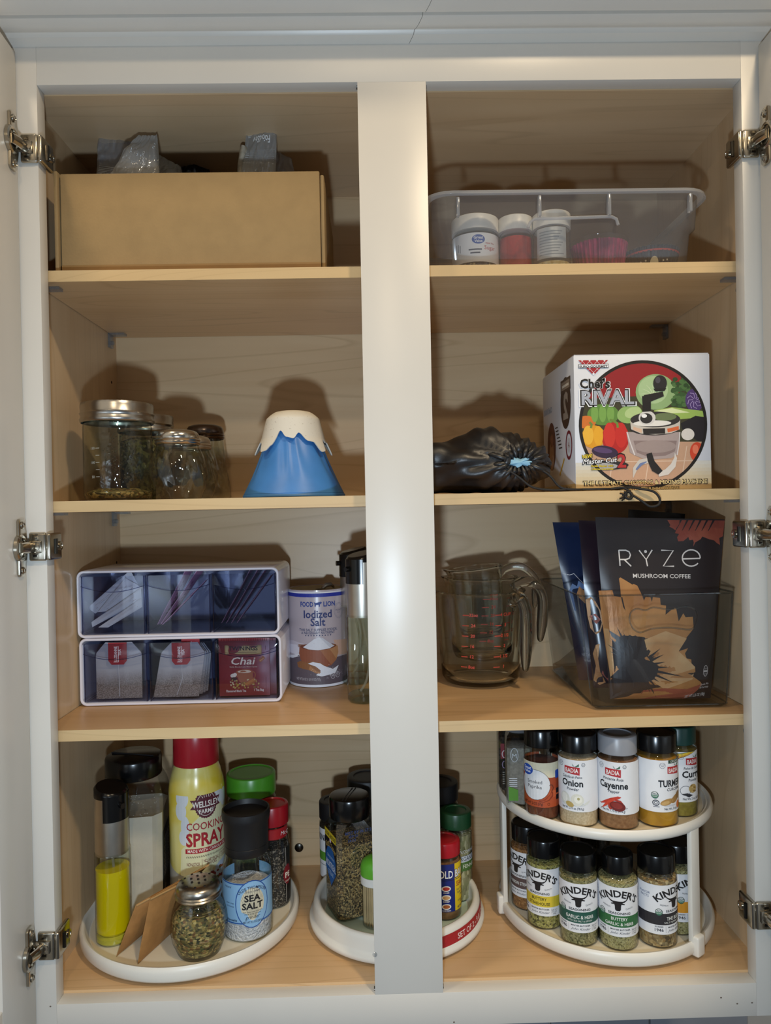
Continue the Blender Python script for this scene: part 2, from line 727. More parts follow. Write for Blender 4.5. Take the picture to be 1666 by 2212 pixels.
cpart('stile', MB().box(XO0, XL, 0, TF, ZB, ZT), PAINT, bevel=0.0002)
cpart('stile', MB().box(XR, XO1, 0, TF, ZB, ZT), PAINT, bevel=0.0002)
cpart('mullion', MB().box(-MU, MU, 0, TF, 0, HO), PAINT, bevel=0.0002)
cpart('rail', MB().box(XL + 0.0001, XR - 0.0001, 0.0001, TF, HO + 0.0001, ZT), PAINT, bevel=0.0002)
cpart('rail', MB().box(XL + 0.0001, XR - 0.0001, 0.0001, TF, ZB, -0.0001), PAINT, bevel=0.0002)
cpart('side_panel', MB().box(XWL - 0.013, XWL, TF + 0.0001, DB, ZB + 0.01, ZT - 0.02), WOODZ)
cpart('side_panel', MB().box(XWR, XWR + 0.013, TF + 0.0001, DB, ZB + 0.01, ZT - 0.02), WOODZ)
cpart('back_panel', MB().box(XWL - 0.013, XWR + 0.013, DB + 0.0001, DB + 0.012, ZB + 0.01, ZT - 0.02), WOODX)
cpart('top_panel', MB().box(XWL + 0.0001, XWR - 0.0001, TF + 0.0001, DB - 0.0001, ZC, ZC + 0.013), WOODY)
cpart('bottom_panel', MB().box(XWL + 0.0001, XWR - 0.0001, TF + 0.0001, DB - 0.0001, ZF - 0.013, ZF), WOODS)
for z in (S1, S2, S3):
    sh = cpart('shelf', MB().box(XWL + 0.0012, XWR - 0.0012, SY + 0.0011, DB - 0.001, z - ST, z), WOODS)
    part('edge_band', MB().box(XWL + 0.0012, XWR - 0.0012, SY, SY + 0.001, z - ST, z), EDGE, sh, world=True)
# shelf clips
for z in (S1, S2, S3):
    for sx, xw in ((1, XWL), (-1, XWR)):
        for y in (0.045, 0.268):
            m = MB()
            m.box(min(xw + sx * 0.0004, xw + sx * 0.024), max(xw + sx * 0.0004, xw + sx * 0.024), y - 0.006, y + 0.006, z - ST - 0.0036, z - ST - 0.0004)
            m.box(min(xw + sx * 0.0004, xw + sx * 0.0042), max(xw + sx * 0.0004, xw + sx * 0.0042), y - 0.006, y + 0.006, z - ST - 0.021, z - ST - 0.0036)
            m.tube([(xw + sx * 0.0004, y, z - ST - 0.014), (xw + sx * 0.007, y, z - ST - 0.014)], 0.003, 10)
            cpart('shelf_clip', m, CLIP, label='small clear plastic shelf clip')
# pin holes, back-wall screw, door bumper, pocket-screw heads
HOLE = pbr('dark_hole', '1c1510', 0.9)
for (u, v) in ((241, 826), (252, 1215)):
    x = XWL
    d = ray(u, v)
    q = CAM + d * ((x - CAM.x) / d.x)
    cpart('pin_hole', MB().tube([(x - 0.004, q.y, q.z), (x + 0.0002, q.y, q.z)], 0.0022, 12), HOLE)
q = P(646, 1831, DB)
m = MB().lathe([(0.0, 0.003), (0.0035, 0.0028), (0.0062, 0.0015), (0.0068, 0.0)], 20)
m.v = [(q.x + a, DB - c, q.z + b) for a, b, c in m.v]
sc_ = cpart('mounting_screw', m, STEELD)
mm_ = MB().box(q.x - 0.0018, q.x + 0.0018, DB - 0.0034, DB - 0.0029, q.z - 0.0004, q.z + 0.0004)
mm_.box(q.x - 0.0004, q.x + 0.0004, DB - 0.0034, DB - 0.0029, q.z - 0.0018, q.z + 0.0018)
part('slot', mm_, HOLE, sc_, world=True)
q = P(810, 2062, 0.0)
m = MB().lathe([(0.0, 0.0016), (0.0018, 0.0014), (0.0028, 0.0)], 16)
m.v = [(q.x + a, -c, q.z + b) for a, b, c in m.v]
cpart('bumper', m, CLIP)
for (u, v, s) in ((806, 2137, -1), (960, 2131, 1), (770, 187, -1), (925, 186, 1)):
    x = s * MU
    d = ray(u, v)
    q = P(u, v, 0.010)
    cpart('pocket_screw', MB().tube([(x - s * 0.002, 0.010, q.z), (x + s * 0.0012, 0.010, q.z)], 0.0032, 12), STEELD)
# small dents in the bottom rail
for (u, v) in ((1558, 2155), (1593, 2168), (1625, 2166), (109, 2174), (981, 2208)):
    q = P(u, v, 0.0)
    m = MB().lathe([(0.0, 0.0003), (0.0011, 0.0)], 8)
    m.v = [(q.x + a, -c - 0.0001, q.z + b * 0.8) for a, b, c in m.v]
    cpart('paint_chip', m, pbr('chip', '6a5f55', 0.8))


# doors, opened outwards
def door(hx, sgn, ang):
    """hinge edge at x=hx; the door runs out towards -y; sgn=+1: its inner face looks towards +x"""
    dr = bpy.data.objects.new('door', None)
    COL.objects.link(dr)
    dr.parent = cab
    dr['label'] = 'open white cabinet door with a recessed panel'
    Wd, Td = 0.375, 0.020
    z0, z1 = -0.0300, 1.0490
    ca, sa = math.cos(ang), math.sin(ang)

    def T(m):
        # local: a along the door (0 = hinge edge), b = thickness (0 inner face, + outwards), z
        m.v = [(hx + sgn * (sa * a - ca * b), -0.0035 - ca * a - sa * b, z) for a, b, z in m.v]
        return m
    fr, bv, ra = 0.079, 0.008, 0.0075
    for (a0, a1, zz0, zz1, nm) in ((0, fr, z0, z1, 'door_stile'), (Wd - fr, Wd, z0, z1, 'door_stile'), (fr + 0.0002, Wd - fr - 0.0002, z0, z0 + fr, 'door_rail'), (fr + 0.0002, Wd - fr - 0.0002, z1 - fr, z1, 'door_rail')):
        part(nm, T(MB().box(a0, a1, 0, Td, zz0, zz1)), PAINT, dr, world=True, bevel=0.0008)
    # bead around the recessed panel and the panel itself
    m = MB()
    A = [(fr, z0 + fr), (Wd - fr, z0 + fr), (Wd - fr, z1 - fr), (fr, z1 - fr)]
    B = [(fr + bv, z0 + fr + bv), (Wd - fr - bv, z0 + fr + bv), (Wd - fr - bv, z1 - fr - bv), (fr + bv, z1 - fr - bv)]
    m.add([(a, 0.0006, z) for a, z in A] + [(a, ra, z) for a, z in B] + [(a, ra + 0.004, z) for a, z in B] + [(a, ra + 0.004, z) for a, z in A],
          [(i + 4 * k, (i + 1) % 4 + 4 * k, (i + 1) % 4 + 4 * ((k + 1) % 4), i + 4 * ((k + 1) % 4)) for i in range(4) for k in range(4)])
    part('door_bead', T(m), PAINT, dr, world=True, smooth=20)
    part('door_panel', T(MB().box(fr + bv - 0.001, Wd - fr - bv + 0.001, ra + 0.001, ra + 0.008, z0 + fr + bv - 0.001, z1 - fr - bv + 0.001)), PAINT, dr, world=True)
    return T


hxl = P(33, 120, -0.0035).x
hxr = P(1638, 118, -0.0035).x
TL_ = door(hxl, 1, math.radians(3.0))
TR_ = door(hxr, -1, math.radians(0.5))


# hinges: compact face-frame hinge: mounting clip wraps the stile edge, an arm, and the cup flange on the door
def hinge(sgn, xe, T, zc, dz):
    """xe: opening edge of the stile; sgn=+1 on the left door"""
    h = bpy.data.objects.new('hinge', None)
    COL.objects.link(h)
    h.parent = cab
    h['label'] = 'nickel plated face-frame hinge'
    X = lambda d: xe + sgn * d           # d>0 towards the opening
    # wrap plate: front leaf, side leaf on the frame edge
    m = MB()
    m.box(min(X(-0.0175), X(0.0012)), max(X(-0.0175), X(0.0012)), -0.0052, -0.0004, zc - 0.0155, zc + 0.0155)
    part('mounting_clip', m, STEEL, h, world=True, bevel=0.0022, seg=3)
    m = MB()
    m.box(min(X(0.0003), X(0.0062)), max(X(0.0003), X(0.0062)), -0.0050, 0.026, zc - 0.0150, zc + 0.0150)
    part('side_leaf', m, STEEL, h, world=True, bevel=0.0022, seg=3)
    m = MB()
    m.box(min(X(-0.0150), X(-0.0030)), max(X(-0.0150), X(-0.0030)), -0.0076, -0.0050, zc - 0.0068, zc + 0.0068)
    part('adjust_plate', m, STEEL, h, world=True, bevel=0.0011, seg=2)

    def screw(c, axis, r):
        m = MB().lathe([(0.0, 0.0010), (r * 0.5, 0.0010), (r * 0.55, 0.0016), (r, 0.0013), (r, -0.0008)], 18)
        if axis == 'y':
            m.v = [(c[0] + a, c[1] - z, c[2] + b) for a, b, z in m.v]
        else:
            m.v = [(c[0] + sgn * z, c[1] + a, c[2] + b) for a, b, z in m.v]
        o = part('screw', m, STEEL, h, world=True)
    screw((X(-0.0086), -0.0078, zc), 'y', 0.0042)
    screw((X(0.0064), 0.0200, zc), 'x', 0.0050)
    m = MB()
    for s_ in (-1, 1):
        m.box(min(X(-0.0125), X(-0.0080)), max(X(-0.0125), X(-0.0080)), -0.0058, -0.0050, zc + s_ * 0.0098 - 0.0011, zc + s_ * 0.0098 + 0.0011)
    part('adjust_slot', m, STEELD, h, world=True)
    m = MB()
    m.tube([(X(0.0063), 0.0085, zc - 0.0085), (X(0.0066), 0.0085, zc + 0.0085)], 0.0022, 8)
    part('cam_slot', m, STEELD, h, world=True)
    # arm from clip to cup
    m = MB()
    m.tube([(X(-0.0120), -0.0062, zc), (X(-0.0190), -0.0068, zc + dz * 0.2), (X(-0.0235), -0.0095, zc + dz * 0.5), (X(-0.0270), -0.0150, zc + dz * 0.8)], [0.0060, 0.0060, 0.0056, 0.0056], 10, flat=0.5)
    part('hinge_arm', m, STEEL, h, world=True)
    # flange on the inner face of the door (local door coordinates: a along, b thickness, z)
    z = zc + dz
    out = [(0.0062, -0.017), (0.0075, -0.0215), (0.0085, -0.0275), (0.0125, -0.031), (0.0215, -0.031), (0.0245, -0.0285), (0.0245, 0.0285), (0.0215, 0.031), (0.0125, 0.031), (0.0085, 0.0275), (0.0075, 0.0215), (0.0062, 0.017), (0.0042, 0.009), (0.0036, 0.0), (0.0042, -0.009)]
    m = MB().prism(out, lambda a, b: (a, -0.0003, z + b), lambda a, b: (a, -0.0030, z + b))
    part('cup_flange', T(m), STEEL, h, world=True, bevel=0.0002)
    m = MB()
    m.lathe([(0.0145, 0.0), (0.0145, 0.0034), (0.0128, 0.0046), (0.0105, 0.0040), (0.0100, 0.0012), (0.0, 0.0010)], 26)
    m.v = [(0.0200 + a * 0.95, -c - 0.0005, z + b) for a, b, c in m.v]
    part('hinge_cup', T(m), STEEL, h, world=True)
    m = MB()
    m.tube([(0.0240, -0.0045, z - 0.0), (0.0150, -0.0080, z), (0.0060, -0.0090, z), (0.0005, -0.0100, z)], [0.0055, 0.0062, 0.0064, 0.0058], 12, flat=0.62)
    part('hinge_knuckle', T(m), STEEL, h, world=True)
    for s_ in (-1, 1):
        m = MB().lathe([(0.0, 0.0016), (0.0022, 0.0016), (0.0026, 0.0022), (0.0040, 0.0014), (0.0042, 0.0)], 16)
        m.v = [(0.0165 + a, -c - 0.0030, z + s_ * 0.0245 + b) for a, b, c in m.v]
        part('screw', T(m), STEEL, h, world=True)


for (u, v, uf, vf, sg, xe, T) in ((80, 321, 22, 288, 1, XL, TL_), (106, 1181, 44, 1185, 1, XL, TL_), (112, 2043, 76, 2080, 1, XL, TL_),
                                  (1605, 311, 1656, 284, -1, XR, TR_), (1622, 1154, 1660, 1154, -1, XR, TR_), (1648, 1978, 1665, 2010, -1, XR, TR_)):
    hinge(sg, xe, T, P(u, v, -0.003).z, 0.0)
# ------------------------------------------------------------------ shared materials for the things
GLASS = thin_glass('jar_glass', 'fafcfa', '5a625c', 0.015, 1.8)
GLASSW = thin_glass('wavy_glass', 'e6ebe6', '3a403b', 0.03, 2.0, bmp=0.5, bscale=60, bdist=0.004)
GLASSE = thin_glass('embossed_glass', 'e4e8e4', '4a504b', 0.03, 2.2, bmp=1.0, bscale=240, bdist=0.006)
SHAKER = thin_glass('shaker_glass', 'eef1ec', '4a504a', 0.02, 2.6)
PLAST = thin_glass('clear_plastic', 'f1f3f4', '9fa6ab', 0.03, 1.6)
SMOKE = thin_glass('smoky_plastic', 'e9ecee', 'a4acb2', 0.03, 1.3)
FILM = thin_glass('plastic_film', 'e9ebee', 'b0b5ba', 0.12, 2.2, 0.28, 'dcdee2', bmp=0.6, bscale=90, bdist=0.003)
FILM2 = thin_glass('milky_film', 'e0e2e4', 'b8bcc0', 0.12, 2.4, 0.44, 'dcdcda', bmp=0.6, bscale=110, bdist=0.003)
FROST = thin_glass('frosted_plastic', 'e6e8ea', 'b9bdc2', 0.12, 1.1, 0.18, 'dfe2e6')
FROSTR = thin_glass('frosted_rim', 'e0e2e6', 'c4c8cc', 0.14, 1.2, 0.40, 'e6e9ee')
BLACKP = pbr('black_plastic', '0b0b0c', 0.22, spec=0.5, var=0.1)
BLACKM = pbr('matte_black_plastic', '131316', 0.5, var=0.1)
CHROME = pbr('chrome', 'cfccc6', 0.20, 1.0, var=0.05)
BRUSH = pbr('brushed_steel', 'cfc9bd', 0.38, 1.0, var=0.15, vscale=30)
TIN = pbr('tin_lid', 'b8b6b2', 0.28, 1.0, var=0.08)
WHITEP = pbr('white_plastic', 'e6e4de', 0.35, var=0.03)
TRAYW = pbr('tray_white', 'e2dfd6', 0.38, var=0.03, vscale=15)
TRAYC = pbr('tray_floor', 'e0d6bf', 0.45, var=0.04, vscale=15)
PAPERW = pbr('white_paper', 'e6e6e6', 0.6, var=0.03, vscale=90)
LABELW = pbr('label_white', 'e4e6ea', 0.5, var=0.02, vscale=90)
CARD = pbr('corrugated_card', '9c8259', 0.85, var=0.08, vscale=45, bmp=0.25, bscale=320, bdist=0.001)
CARDE = pbr('card_edge', 'a07a4a', 0.9, var=0.3, vscale=300)


def ease(t):
    return t * t * (3 - 2 * t)


def surf(bl, br, tr, tl, bulge, wr=0.0, seed=0.0, wf=40.0, pw=0.5, crease=None):
    """front surface of a soft packet: a quad of corners bulging along its normal, with wrinkles"""
    bl, br, tr, tl = Vector(bl), Vector(br), Vector(tr), Vector(tl)
    nrm = ((br - bl).cross(tl - bl)).normalized()

    def f(s, t, side=1.0, h=0.0):
        p = bl * (1 - s) * (1 - t) + br * s * (1 - t) + tr * s * t + tl * (1 - s) * t
        e = max(0.0, (4 * s * (1 - s))) ** pw * max(0.0, (4 * t * (1 - t))) ** pw
        b = bulge * e
        if wr:
            q = Vector((p.x * wf + seed, p.y * wf, p.z * wf + seed * 0.7))
            b += wr * mnoise.noise(q) * min(1.0, e * 2.5)
            p = p + nrm * (wr * 0.8 * mnoise.noise(q * 0.5 + Vector((9, 3, 1))))
        if crease:
            b += crease(s, t)
        return p + nrm * (side * max(b, 0.0003) + side * h)
    return f


def packet(mb, f, nu=14, nv=14, mi=0):
    mb.grid(lambda s, t: f(s, t, 1.0), nu, nv, mi)
    mb.grid(lambda s, t: f(1 - s, t, -1.0), nu, nv, mi)
    # close the seams
    ring = [(s / nu, 0.0) for s in range(nu)] + [(1.0, t / nv) for t in range(nv)] + [(1 - s / nu, 1.0) for s in range(nu)] + [(0.0, 1 - t / nv) for t in range(nv)]
    A = [f(s, t, 1.0) for s, t in ring]
    B = [f(s, t, -1.0) for s, t in ring]
    n = len(ring)
    mb.add(A + B, [(i, n + i, n + (i + 1) % n, (i + 1) % n) for i in range(n)], mi)
    return mb


# ================================================================== TOP SHELF, left: carton of vacuum bags
y0 = 0.040
xa, xb = P(131, 470, y0).x, P(692, 470, y0).x
zt = P(400, 372, y0).z
bx = thing('cardboard_box', 'open brown cardboard box holding plastic storage bags', 'box', ((xa + xb) / 2, y0 + 0.1, S1))
t_ = 0.0042
m = MB().box(xa, xb, y0, y0 + t_, S1 + 0.0005, zt)
part('front_panel', m, CARD, bx, world=True, bevel=0.0015)
part('back_panel', MB().box(xa, xb, y0 + 0.20, y0 + 0.20 + t_, S1 + 0.0005, zt - 0.004), CARD, bx, world=True, bevel=0.0015)
part('side_panel', MB().box(xa - 0.0062, xa - 0.0020, y0 - 0.003, y0 + 0.202, S1 + 0.0005, zt + 0.002), CARD, bx, world=True, bevel=0.001)
part('side_panel', MB().box(xb + 0.0002, xb + 0.0050, y0 + 0.003, y0 + 0.202, S1 + 0.0005, zt - 0.003), CARD, bx, world=True, bevel=0.0018)
part('bottom_flap', MB().box(xa, xb, y0 + t_, y0 + 0.20, S1 + 0.0005, S1 + 0.0045), CARD, bx, world=True)
pr = MB()
zs = P(400, 570, y0).z
pr.box(xa + 0.0005, xb - 0.0005, y0 - 0.0003, y0 - 0.00005, S1 + 0.0008, zs)
part('tape_strip', pr, pbr('box_tape', '8a6a3c', 0.55, var=0.1), bx, world=True)


def bag(label, pts, y, bulge, mat, wr=0.006, seed=1.0, tilt=0.02, cat='plastic bag', name='plastic_bag', grp=None, wf=45.0, low=0.05):
    """pts: photo pixels bl, br, tr, tl; the bag's foot reaches down into the box"""
    c = [P(pts[0][0], pts[0][1], y), P(pts[1][0], pts[1][1], y), P(pts[2][0], pts[2][1], y + tilt), P(pts[3][0], pts[3][1], y + tilt)]
    f = surf(c[0], c[1], c[2], c[3], bulge, wr, seed, wf, crease=lambda s, t: 0.0035 * abs(mnoise.noise(Vector((s * 5 + seed, t * 7 - s * 4, seed)))) + 0.002 * abs(mnoise.noise(Vector((s * 13, t * 11 + s * 6 + seed, 2.0)))))
    o = thing(name, label, cat, ((c[0] + c[1]) / 2), group=grp)
    part('bag_film', packet(MB(), f, 40, 40), mat, o, world=True, smooth=40)
    return o, f


zl = 505
o1, f1 = bag('milky plastic bag folded over at the left end of the cardboard box', [(200, zl), (335, zl), (306, 318), (216, 274)], 0.104, 0.008, FILM, 0.008, 2.0)
o2, f2 = bag('milky plastic bag with a shiny fold and a pointed corner in the cardboard box', [(186, 440), (352, zl), (340, 294), (300, 296)], 0.066, 0.010, FILM2, 0.010, 5.3)
o3, f3 = bag('crumpled clear bag of pale contents lying in the middle of the cardboard box', [(300, zl), (420, zl), (392, 362), (322, 322)], 0.125, 0.020, FILM2, 0.010, 8.1)
o4, f4 = bag('dark grey plastic bag at the back of the cardboard box', [(360, zl), (500, zl), (452, 366), (368, 342)], 0.185, 0.012, pbr('dark_film', '24242a', 0.16, var=0.2), 0.010, 3.3)
o5, f5 = bag('tall printed vacuum bag standing up out of the cardboard box', [(505, zl), (592, zl), (599, 254), (536, 256)], 0.105, 0.006, FILM2, 0.006, 6.6, 0.006)
o6, f6 = bag('small flat clear bag at the right end of the cardboard box', [(560, zl), (668, zl), (630, 345), (590, 330)], 0.140, 0.008, FILM, 0.008, 4.2)
part('lumpy_contents', packet(MB(), surf(P(496, zl, 0.125), P(566, zl, 0.125), P(548, 322, 0.125), P(520, 312, 0.125), 0.024, 0.012, 2.2, 70), 16, 16), pbr('rice_lumps', 'b7ad9a', 0.6, var=0.25, vscale=160, bmp=0.5, bscale=180), o5, world=True, smooth=60)


def fmap(f, W, H):
    return lambda u, v, h: f(u / W, v / H, 1.0, h)


# vacuum-bag print: text upside down, hatched band
p = Print()
p.text('FoodSav', 33, 87, 6.0, 'e6e8ea', bold=0.012, rot=PI, wide=34)
for k in range(9):
    p.rect(4, 88 + k * 1.2, 58, 88.4 + k * 1.2, 'c4c8cc')
    p.rect(4, 62 + k * 1.7, 58, 62.5 + k * 1.7, 'c4c8cc')
p.rect(26, 96, 26.8, 103, 'e6e8ea')
p.build('bag_print', lambda u, v, h: f5(u / 62.0, v / 105.0, 1.0, h), o5)
bpy.data.objects['bag_print'].data.transform(Matrix.Translation(-o5.location))
p = Print()
for k in range(12):
    p.rect(6, 50 + k * 2.2, 60, 50.6 + k * 2.2, 'b4b8bc')
p.text('1S', 12, 60, 5, 'd8dadd')
b_ = p.build('bag_print', lambda u, v, h: f1(u / 100.0, v / 120.0, 1.0, h), o1)
b_.data.transform(Matrix.Translation(-o1.location))
p = Print().text('Good', 60, 82, 6, 'd8dadd', rot=-1.2)
b_ = p.build('bag_print', lambda u, v, h: f2(u / 100.0, v / 120.0, 1.0, h), o2)
b_.data.transform(Matrix.Translation(-o2.location))


# ================================================================== TOP SHELF, right: frosted bin of baking decorations
def rloop(x0, x1, y0_, y1_, r, z, n=6):
    return [(a, b, z) for a, b in rrect(x0, y0_, x1, y1_, r, n)]


def loft(mb, loops, mi=0, cap0=False, cap1=False):
    n = len(loops[0])
    v = [p for l in loops for p in l]
    f = [(k * n + i, k * n + (i + 1) % n, (k + 1) * n + (i + 1) % n, (k + 1) * n + i) for k in range(len(loops) - 1) for i in range(n)]
    if cap0:
        f.append(tuple(range(n - 1, -1, -1)))
    if cap1:
        f.append(tuple((len(loops) - 1) * n + i for i in range(n)))
    return mb.add(v, f, mi)


yb = 0.046
ztop = P(1230, 416, yb).z
zb = S1 + 0.0006
xl0, xr0 = P(950, 560, yb).x, P(1500, 560, yb).x
xl1, xr1 = P(938, 450, yb).x, P(1513, 450, yb).x
yk = 0.262
bn = thing('storage_bin', 'frosted clear plastic bin of baking decorations', 'storage bin', ((xl0 + xr0) / 2, 0.15, zb))
hb = ztop - zb
loops = [rloop(xl0 + 0.006, xr0 - 0.006, yb + 0.010, yk - 0.01, 0.02, zb), rloop(xl0, xr0, yb + 0.004, yk - 0.004, 0.022, zb + 0.006),
         rloop(xl0 * 0.6 + xl1 * 0.4, xr0 * 0.6 + xr1 * 0.4, yb + 0.002, yk - 0.002, 0.022, zb + hb * 0.50),
         rloop(xl1 - 0.001, xr1 + 0.001, yb - 0.002, yk + 0.001, 0.024, zb + hb * 0.56), rloop(xl1 - 0.004, xr1 + 0.004, yb - 0.004, yk + 0.003, 0.026, ztop - 0.003)]
part('bin_body', loft(MB(), loops, cap0=True), FROST, bn, world=True, smooth=50)
rim = [rloop(xl1 - 0.004, xr1 + 0.004, yb - 0.004, yk + 0.003, 0.026, ztop - 0.003), rloop(xl1 - 0.006, xr1 + 0.006, yb - 0.006, yk + 0.005, 0.028, ztop), rloop(xl1 - 0.013, xr1 + 0.013, yb - 0.012, yk + 0.011, 0.034, ztop - 0.001),
       rloop(xl1 - 0.014, xr1 + 0.014, yb - 0.013, yk + 0.012, 0.035, ztop - 0.0045), rloop(xl1 - 0.0125, xr1 + 0.0125, yb - 0.0115, yk + 0.0105, 0.034, ztop - 0.0045), rloop(xl1 - 0.0115, xr1 + 0.0115, yb - 0.0105, yk + 0.0095, 0.033, ztop - 0.0025), rloop(xl1 - 0.0045, xr1 + 0.0045, yb - 0.0045, yk + 0.0035, 0.0265, ztop - 0.0040)]
part('rim', loft(MB(), rim), FROSTR, bn, world=True, smooth=50)
for (u, v0, v1) in ((989, 428, 468), (1165, 424, 468), (1315, 419, 466), (1490, 420, 458)):
    a, b = P(u, v0, yb - 0.006), P(u, v1, yb - 0.006)
    part('rib', MB().box(a.x - 0.0018, a.x + 0.0018, yb - 0.010, yb - 0.002, b.z, a.z), FROSTR, bn, world=True, bevel=0.0006)
hp = [P(u, v, yb - 0.006) for u, v in ((1141, 492), (1146, 480), (1155, 473), (1230, 471), (1300, 468), (1322, 468), (1332, 473), (1336, 486))]
part('handle_ridge', MB().tube(hp, 0.0019, 8), FROSTR, bn, world=True)
BZ = zb + 0.0006


def lid_cyl(mb, r, z0, z1, bev=0.0015, mi=0, n=40):
    return mb.lathe([(0, z0), (r, z0), (r, z1 - bev), (r - bev * 0.4, z1 - bev * 0.35), (r - bev, z1), (0, z1)], n, mi=mi)


def bin_jar(name, label, uc, r, y, h, body, lidm, fill, fillh, lid_h=0.018):
    y += 0.007
    q = P(uc, 540, y)
    o = thing(name, label, 'jar', (q.x, y, BZ))
    part('jar_body', MB().lathe([(0, 0.0), (r - 0.002, 0.0), (r, 0.002), (r, h - lid_h - 0.004), (r - 0.003, h - lid_h)], 32), body, o)
    part('contents', MB().lathe([(0, 0.0008), (r - 0.001, 0.0012), (r - 0.001, fillh - 0.002), (0, fillh)], 28), fill, o)
    part('lid', lid_cyl(MB(), r + 0.0006, h - lid_h, h), lidm, o)
    return o, facing(q.x, y)


SPRK = grains('dark_sprinkles', ['2c2a34', '3a3540', 'c9b98a', '22202a'], 420)
o, ph = bin_jar('sprinkle_jar', 'jar with a white sugar label and a blue oval logo in the frosted bin', 1027, 0.0285, 0.088, 0.076, GLASS, WHITEP, SPRK, 0.03)
lb = part('label', cyl_label(MB(), 0.0285, 0.017, 0.052, ph, 1.9), LABELW, o)
p = Print()
p.ell(4, 27, 8, 5.6, '2b54a8', 1).text('Great', 4, 27.4, 3.4, 'f2f4fa', 2, bold=0.02).text('Value', 4, 23.4, 3.0, 'f2f4fa', 2, bold=0.02)
p.text('Sugar', 19, 15, 5, 'c4453c', 2).text('super fine', 19, 22, 2.2, 'c4453c', 2).rect(-8, 14, 8, 15.6, '33374a', 2).rect(-6, 10, 6, 11.6, '33374a', 2)
p.rect(-26, 12, -25, 24, '4a4d58').rect(-23, 14, -22, 24, '4a4d58').rect(-20, 13, -19, 22, '4a4d58')
p.build('lettering', cylmap(0.0285, 0.017, ph), lb, 4.0)
o, ph = bin_jar('sprinkle_jar', 'jar of red sugar between two other jars in the frosted bin', 1114, 0.0205, 0.084, 0.076, GLASS, WHITEP, pbr('red_sugar', 'c02a1c', 0.6, var=0.25, vscale=300, bmp=0.3, bscale=500), 0.052)
o, ph = bin_jar('sprinkle_jar', 'jar of pale sugar pearls with a silvery label in the frosted bin', 1192, 0.0225, 0.074, 0.076, GLASS, WHITEP, grains('sugar_pearls', ['e6d8ae', 'd9c58c', 'f0e8cc', 'cfb878'], 330, rnds=0.5), 0.017)
lb = part('label', cyl_label(MB(), 0.0225, 0.018, 0.055, ph, 0.85), pbr('silver_label', 'c8ccce', 0.35, 0.3, var=0.05), o)
p = Print()
for k in range(9):
    p.rect(-15, 4 + k * 3.4, 15 - (k * 7 % 9), 5.2 + k * 3.4, '8b9094')
p.build('lettering', cylmap(0.0225, 0.018, ph), lb, 4.0)


def liners(label, uc, y, r0, r1, h, col, col2, seed, band=None):
    y += 0.012
    q = P(uc, 540, y)
    o = thing('cupcake_liners', label, 'cupcake liners', (q.x, y, BZ))

    def mod(r, z, a):
        return r * (1 + 0.03 * (1 if int(a / (2 * PI) * 72 + 0.5) % 2 else -1))
    mat = pbr('liner_%s' % col, col, 0.5, var=0.3, vscale=70, col2=col2)
    part('paper_cup', MB().lathe([(0, 0.0), (r0, 0.0), (r0 + 0.001, 0.002), (r1, h), (r1 - 0.0012, h), (r0 - 0.001, 0.004), (0, 0.003)], 144, mod=mod), mat, o, smooth=20)
    return o, facing(q.x, y)


o, ph = liners('stack of pink pleated cupcake liners in a clear tub in the frosted bin', 1294, 0.080, 0.026, 0.0335, 0.041, 'b83a66', '7c2a50', 1)
part('clear_tub', MB().lathe([(0, 0.0), (0.027, 0.0004), (0.0345, 0.044), (0.0355, 0.046), (0.0348, 0.046)], 40), PLAST, o)
o2, ph2 = liners('stack of black pleated cupcake liners with a red stripe in the frosted bin', 1406, 0.074, 0.025, 0.0330, 0.030, '1d1f2a', '0f1016', 2)
m = MB()
part('stripe', m.lathe([(0.0322, 0.0235), (0.0330, 0.0255)], 72), pbr('liner_red', 'b53526', 0.6), o2)
p = Print().ell(4, 9, 5, 8, 'd6cfae')
for a, b in ((-12, 12), (-6, 13), (15, 12), (20, 13)):
    p.poly([(a + (1.5 if k % 2 == 0 else 0.6) * math.cos(k * PI / 5 + PI / 2), b + (1.5 if k % 2 == 0 else 0.6) * math.sin(k * PI / 5 + PI / 2)) for k in range(10)], 'e8e4d4')
p.ell(-17, 6, 5, 3.4, 'b53526').ell(24, 6, 5, 3.4, 'b53526')
p.build('liner_print', lambda u, v, h: ((0.0266 + v * 0.00028 + h) * math.sin(ph2 + u / 31.0), -(0.0266 + v * 0.00028 + h) * math.cos(ph2 + u / 31.0), v / 1000.0), o2, 4.0)
# ================================================================== MIDDLE SHELF (upper), left: glass jars and the mountain cover
HERB = grains('dried_herbs', ['5c5a30', '77723c', '8f8650', 'a89a62', '3e3c22', '6a5a34'], 300, stretch=(1, 1, 2))
HERBD = grains('dark_herbs', ['2e2c18', '4a4424', '6b6234', '8a7c48', '221f12'], 240)
HERBY = grains('pepper_flakes', ['6f6238', '8d7b45', 'c2a662', '4a4a2c', '8a5a30', 'd6bf80', '5c6036', '39371f'], 300, stretch=(1, 1, 1.6))


def jar_lid_band(mb, r, z0, z1, n=96, ridge=0.0006):
    h = z1 - z0

    def mod(rr, z, a):
        return rr + (ridge * (1 if int(a / (2 * PI) * n + 0.5) % 2 else -1) if z > z1 - h * 0.16 and rr > r * 0.9 else 0)
    return mb.lathe([(r - 0.0012, z0), (r, z0 + 0.001), (r + 0.0008, z0 + h * 0.16), (r - 0.0008, z0 + h * 0.28), (r - 0.0004, z0 + h * 0.40), (r + 0.0006, z0 + h * 0.46), (r - 0.0006, z0 + h * 0.54),
                     (r - 0.0002, z0 + h * 0.84), (r - 0.0016, z1), (r - 0.006, z1), (r - 0.0065, z1 - 0.001), (0, z1 - 0.001)], n, mod=mod)


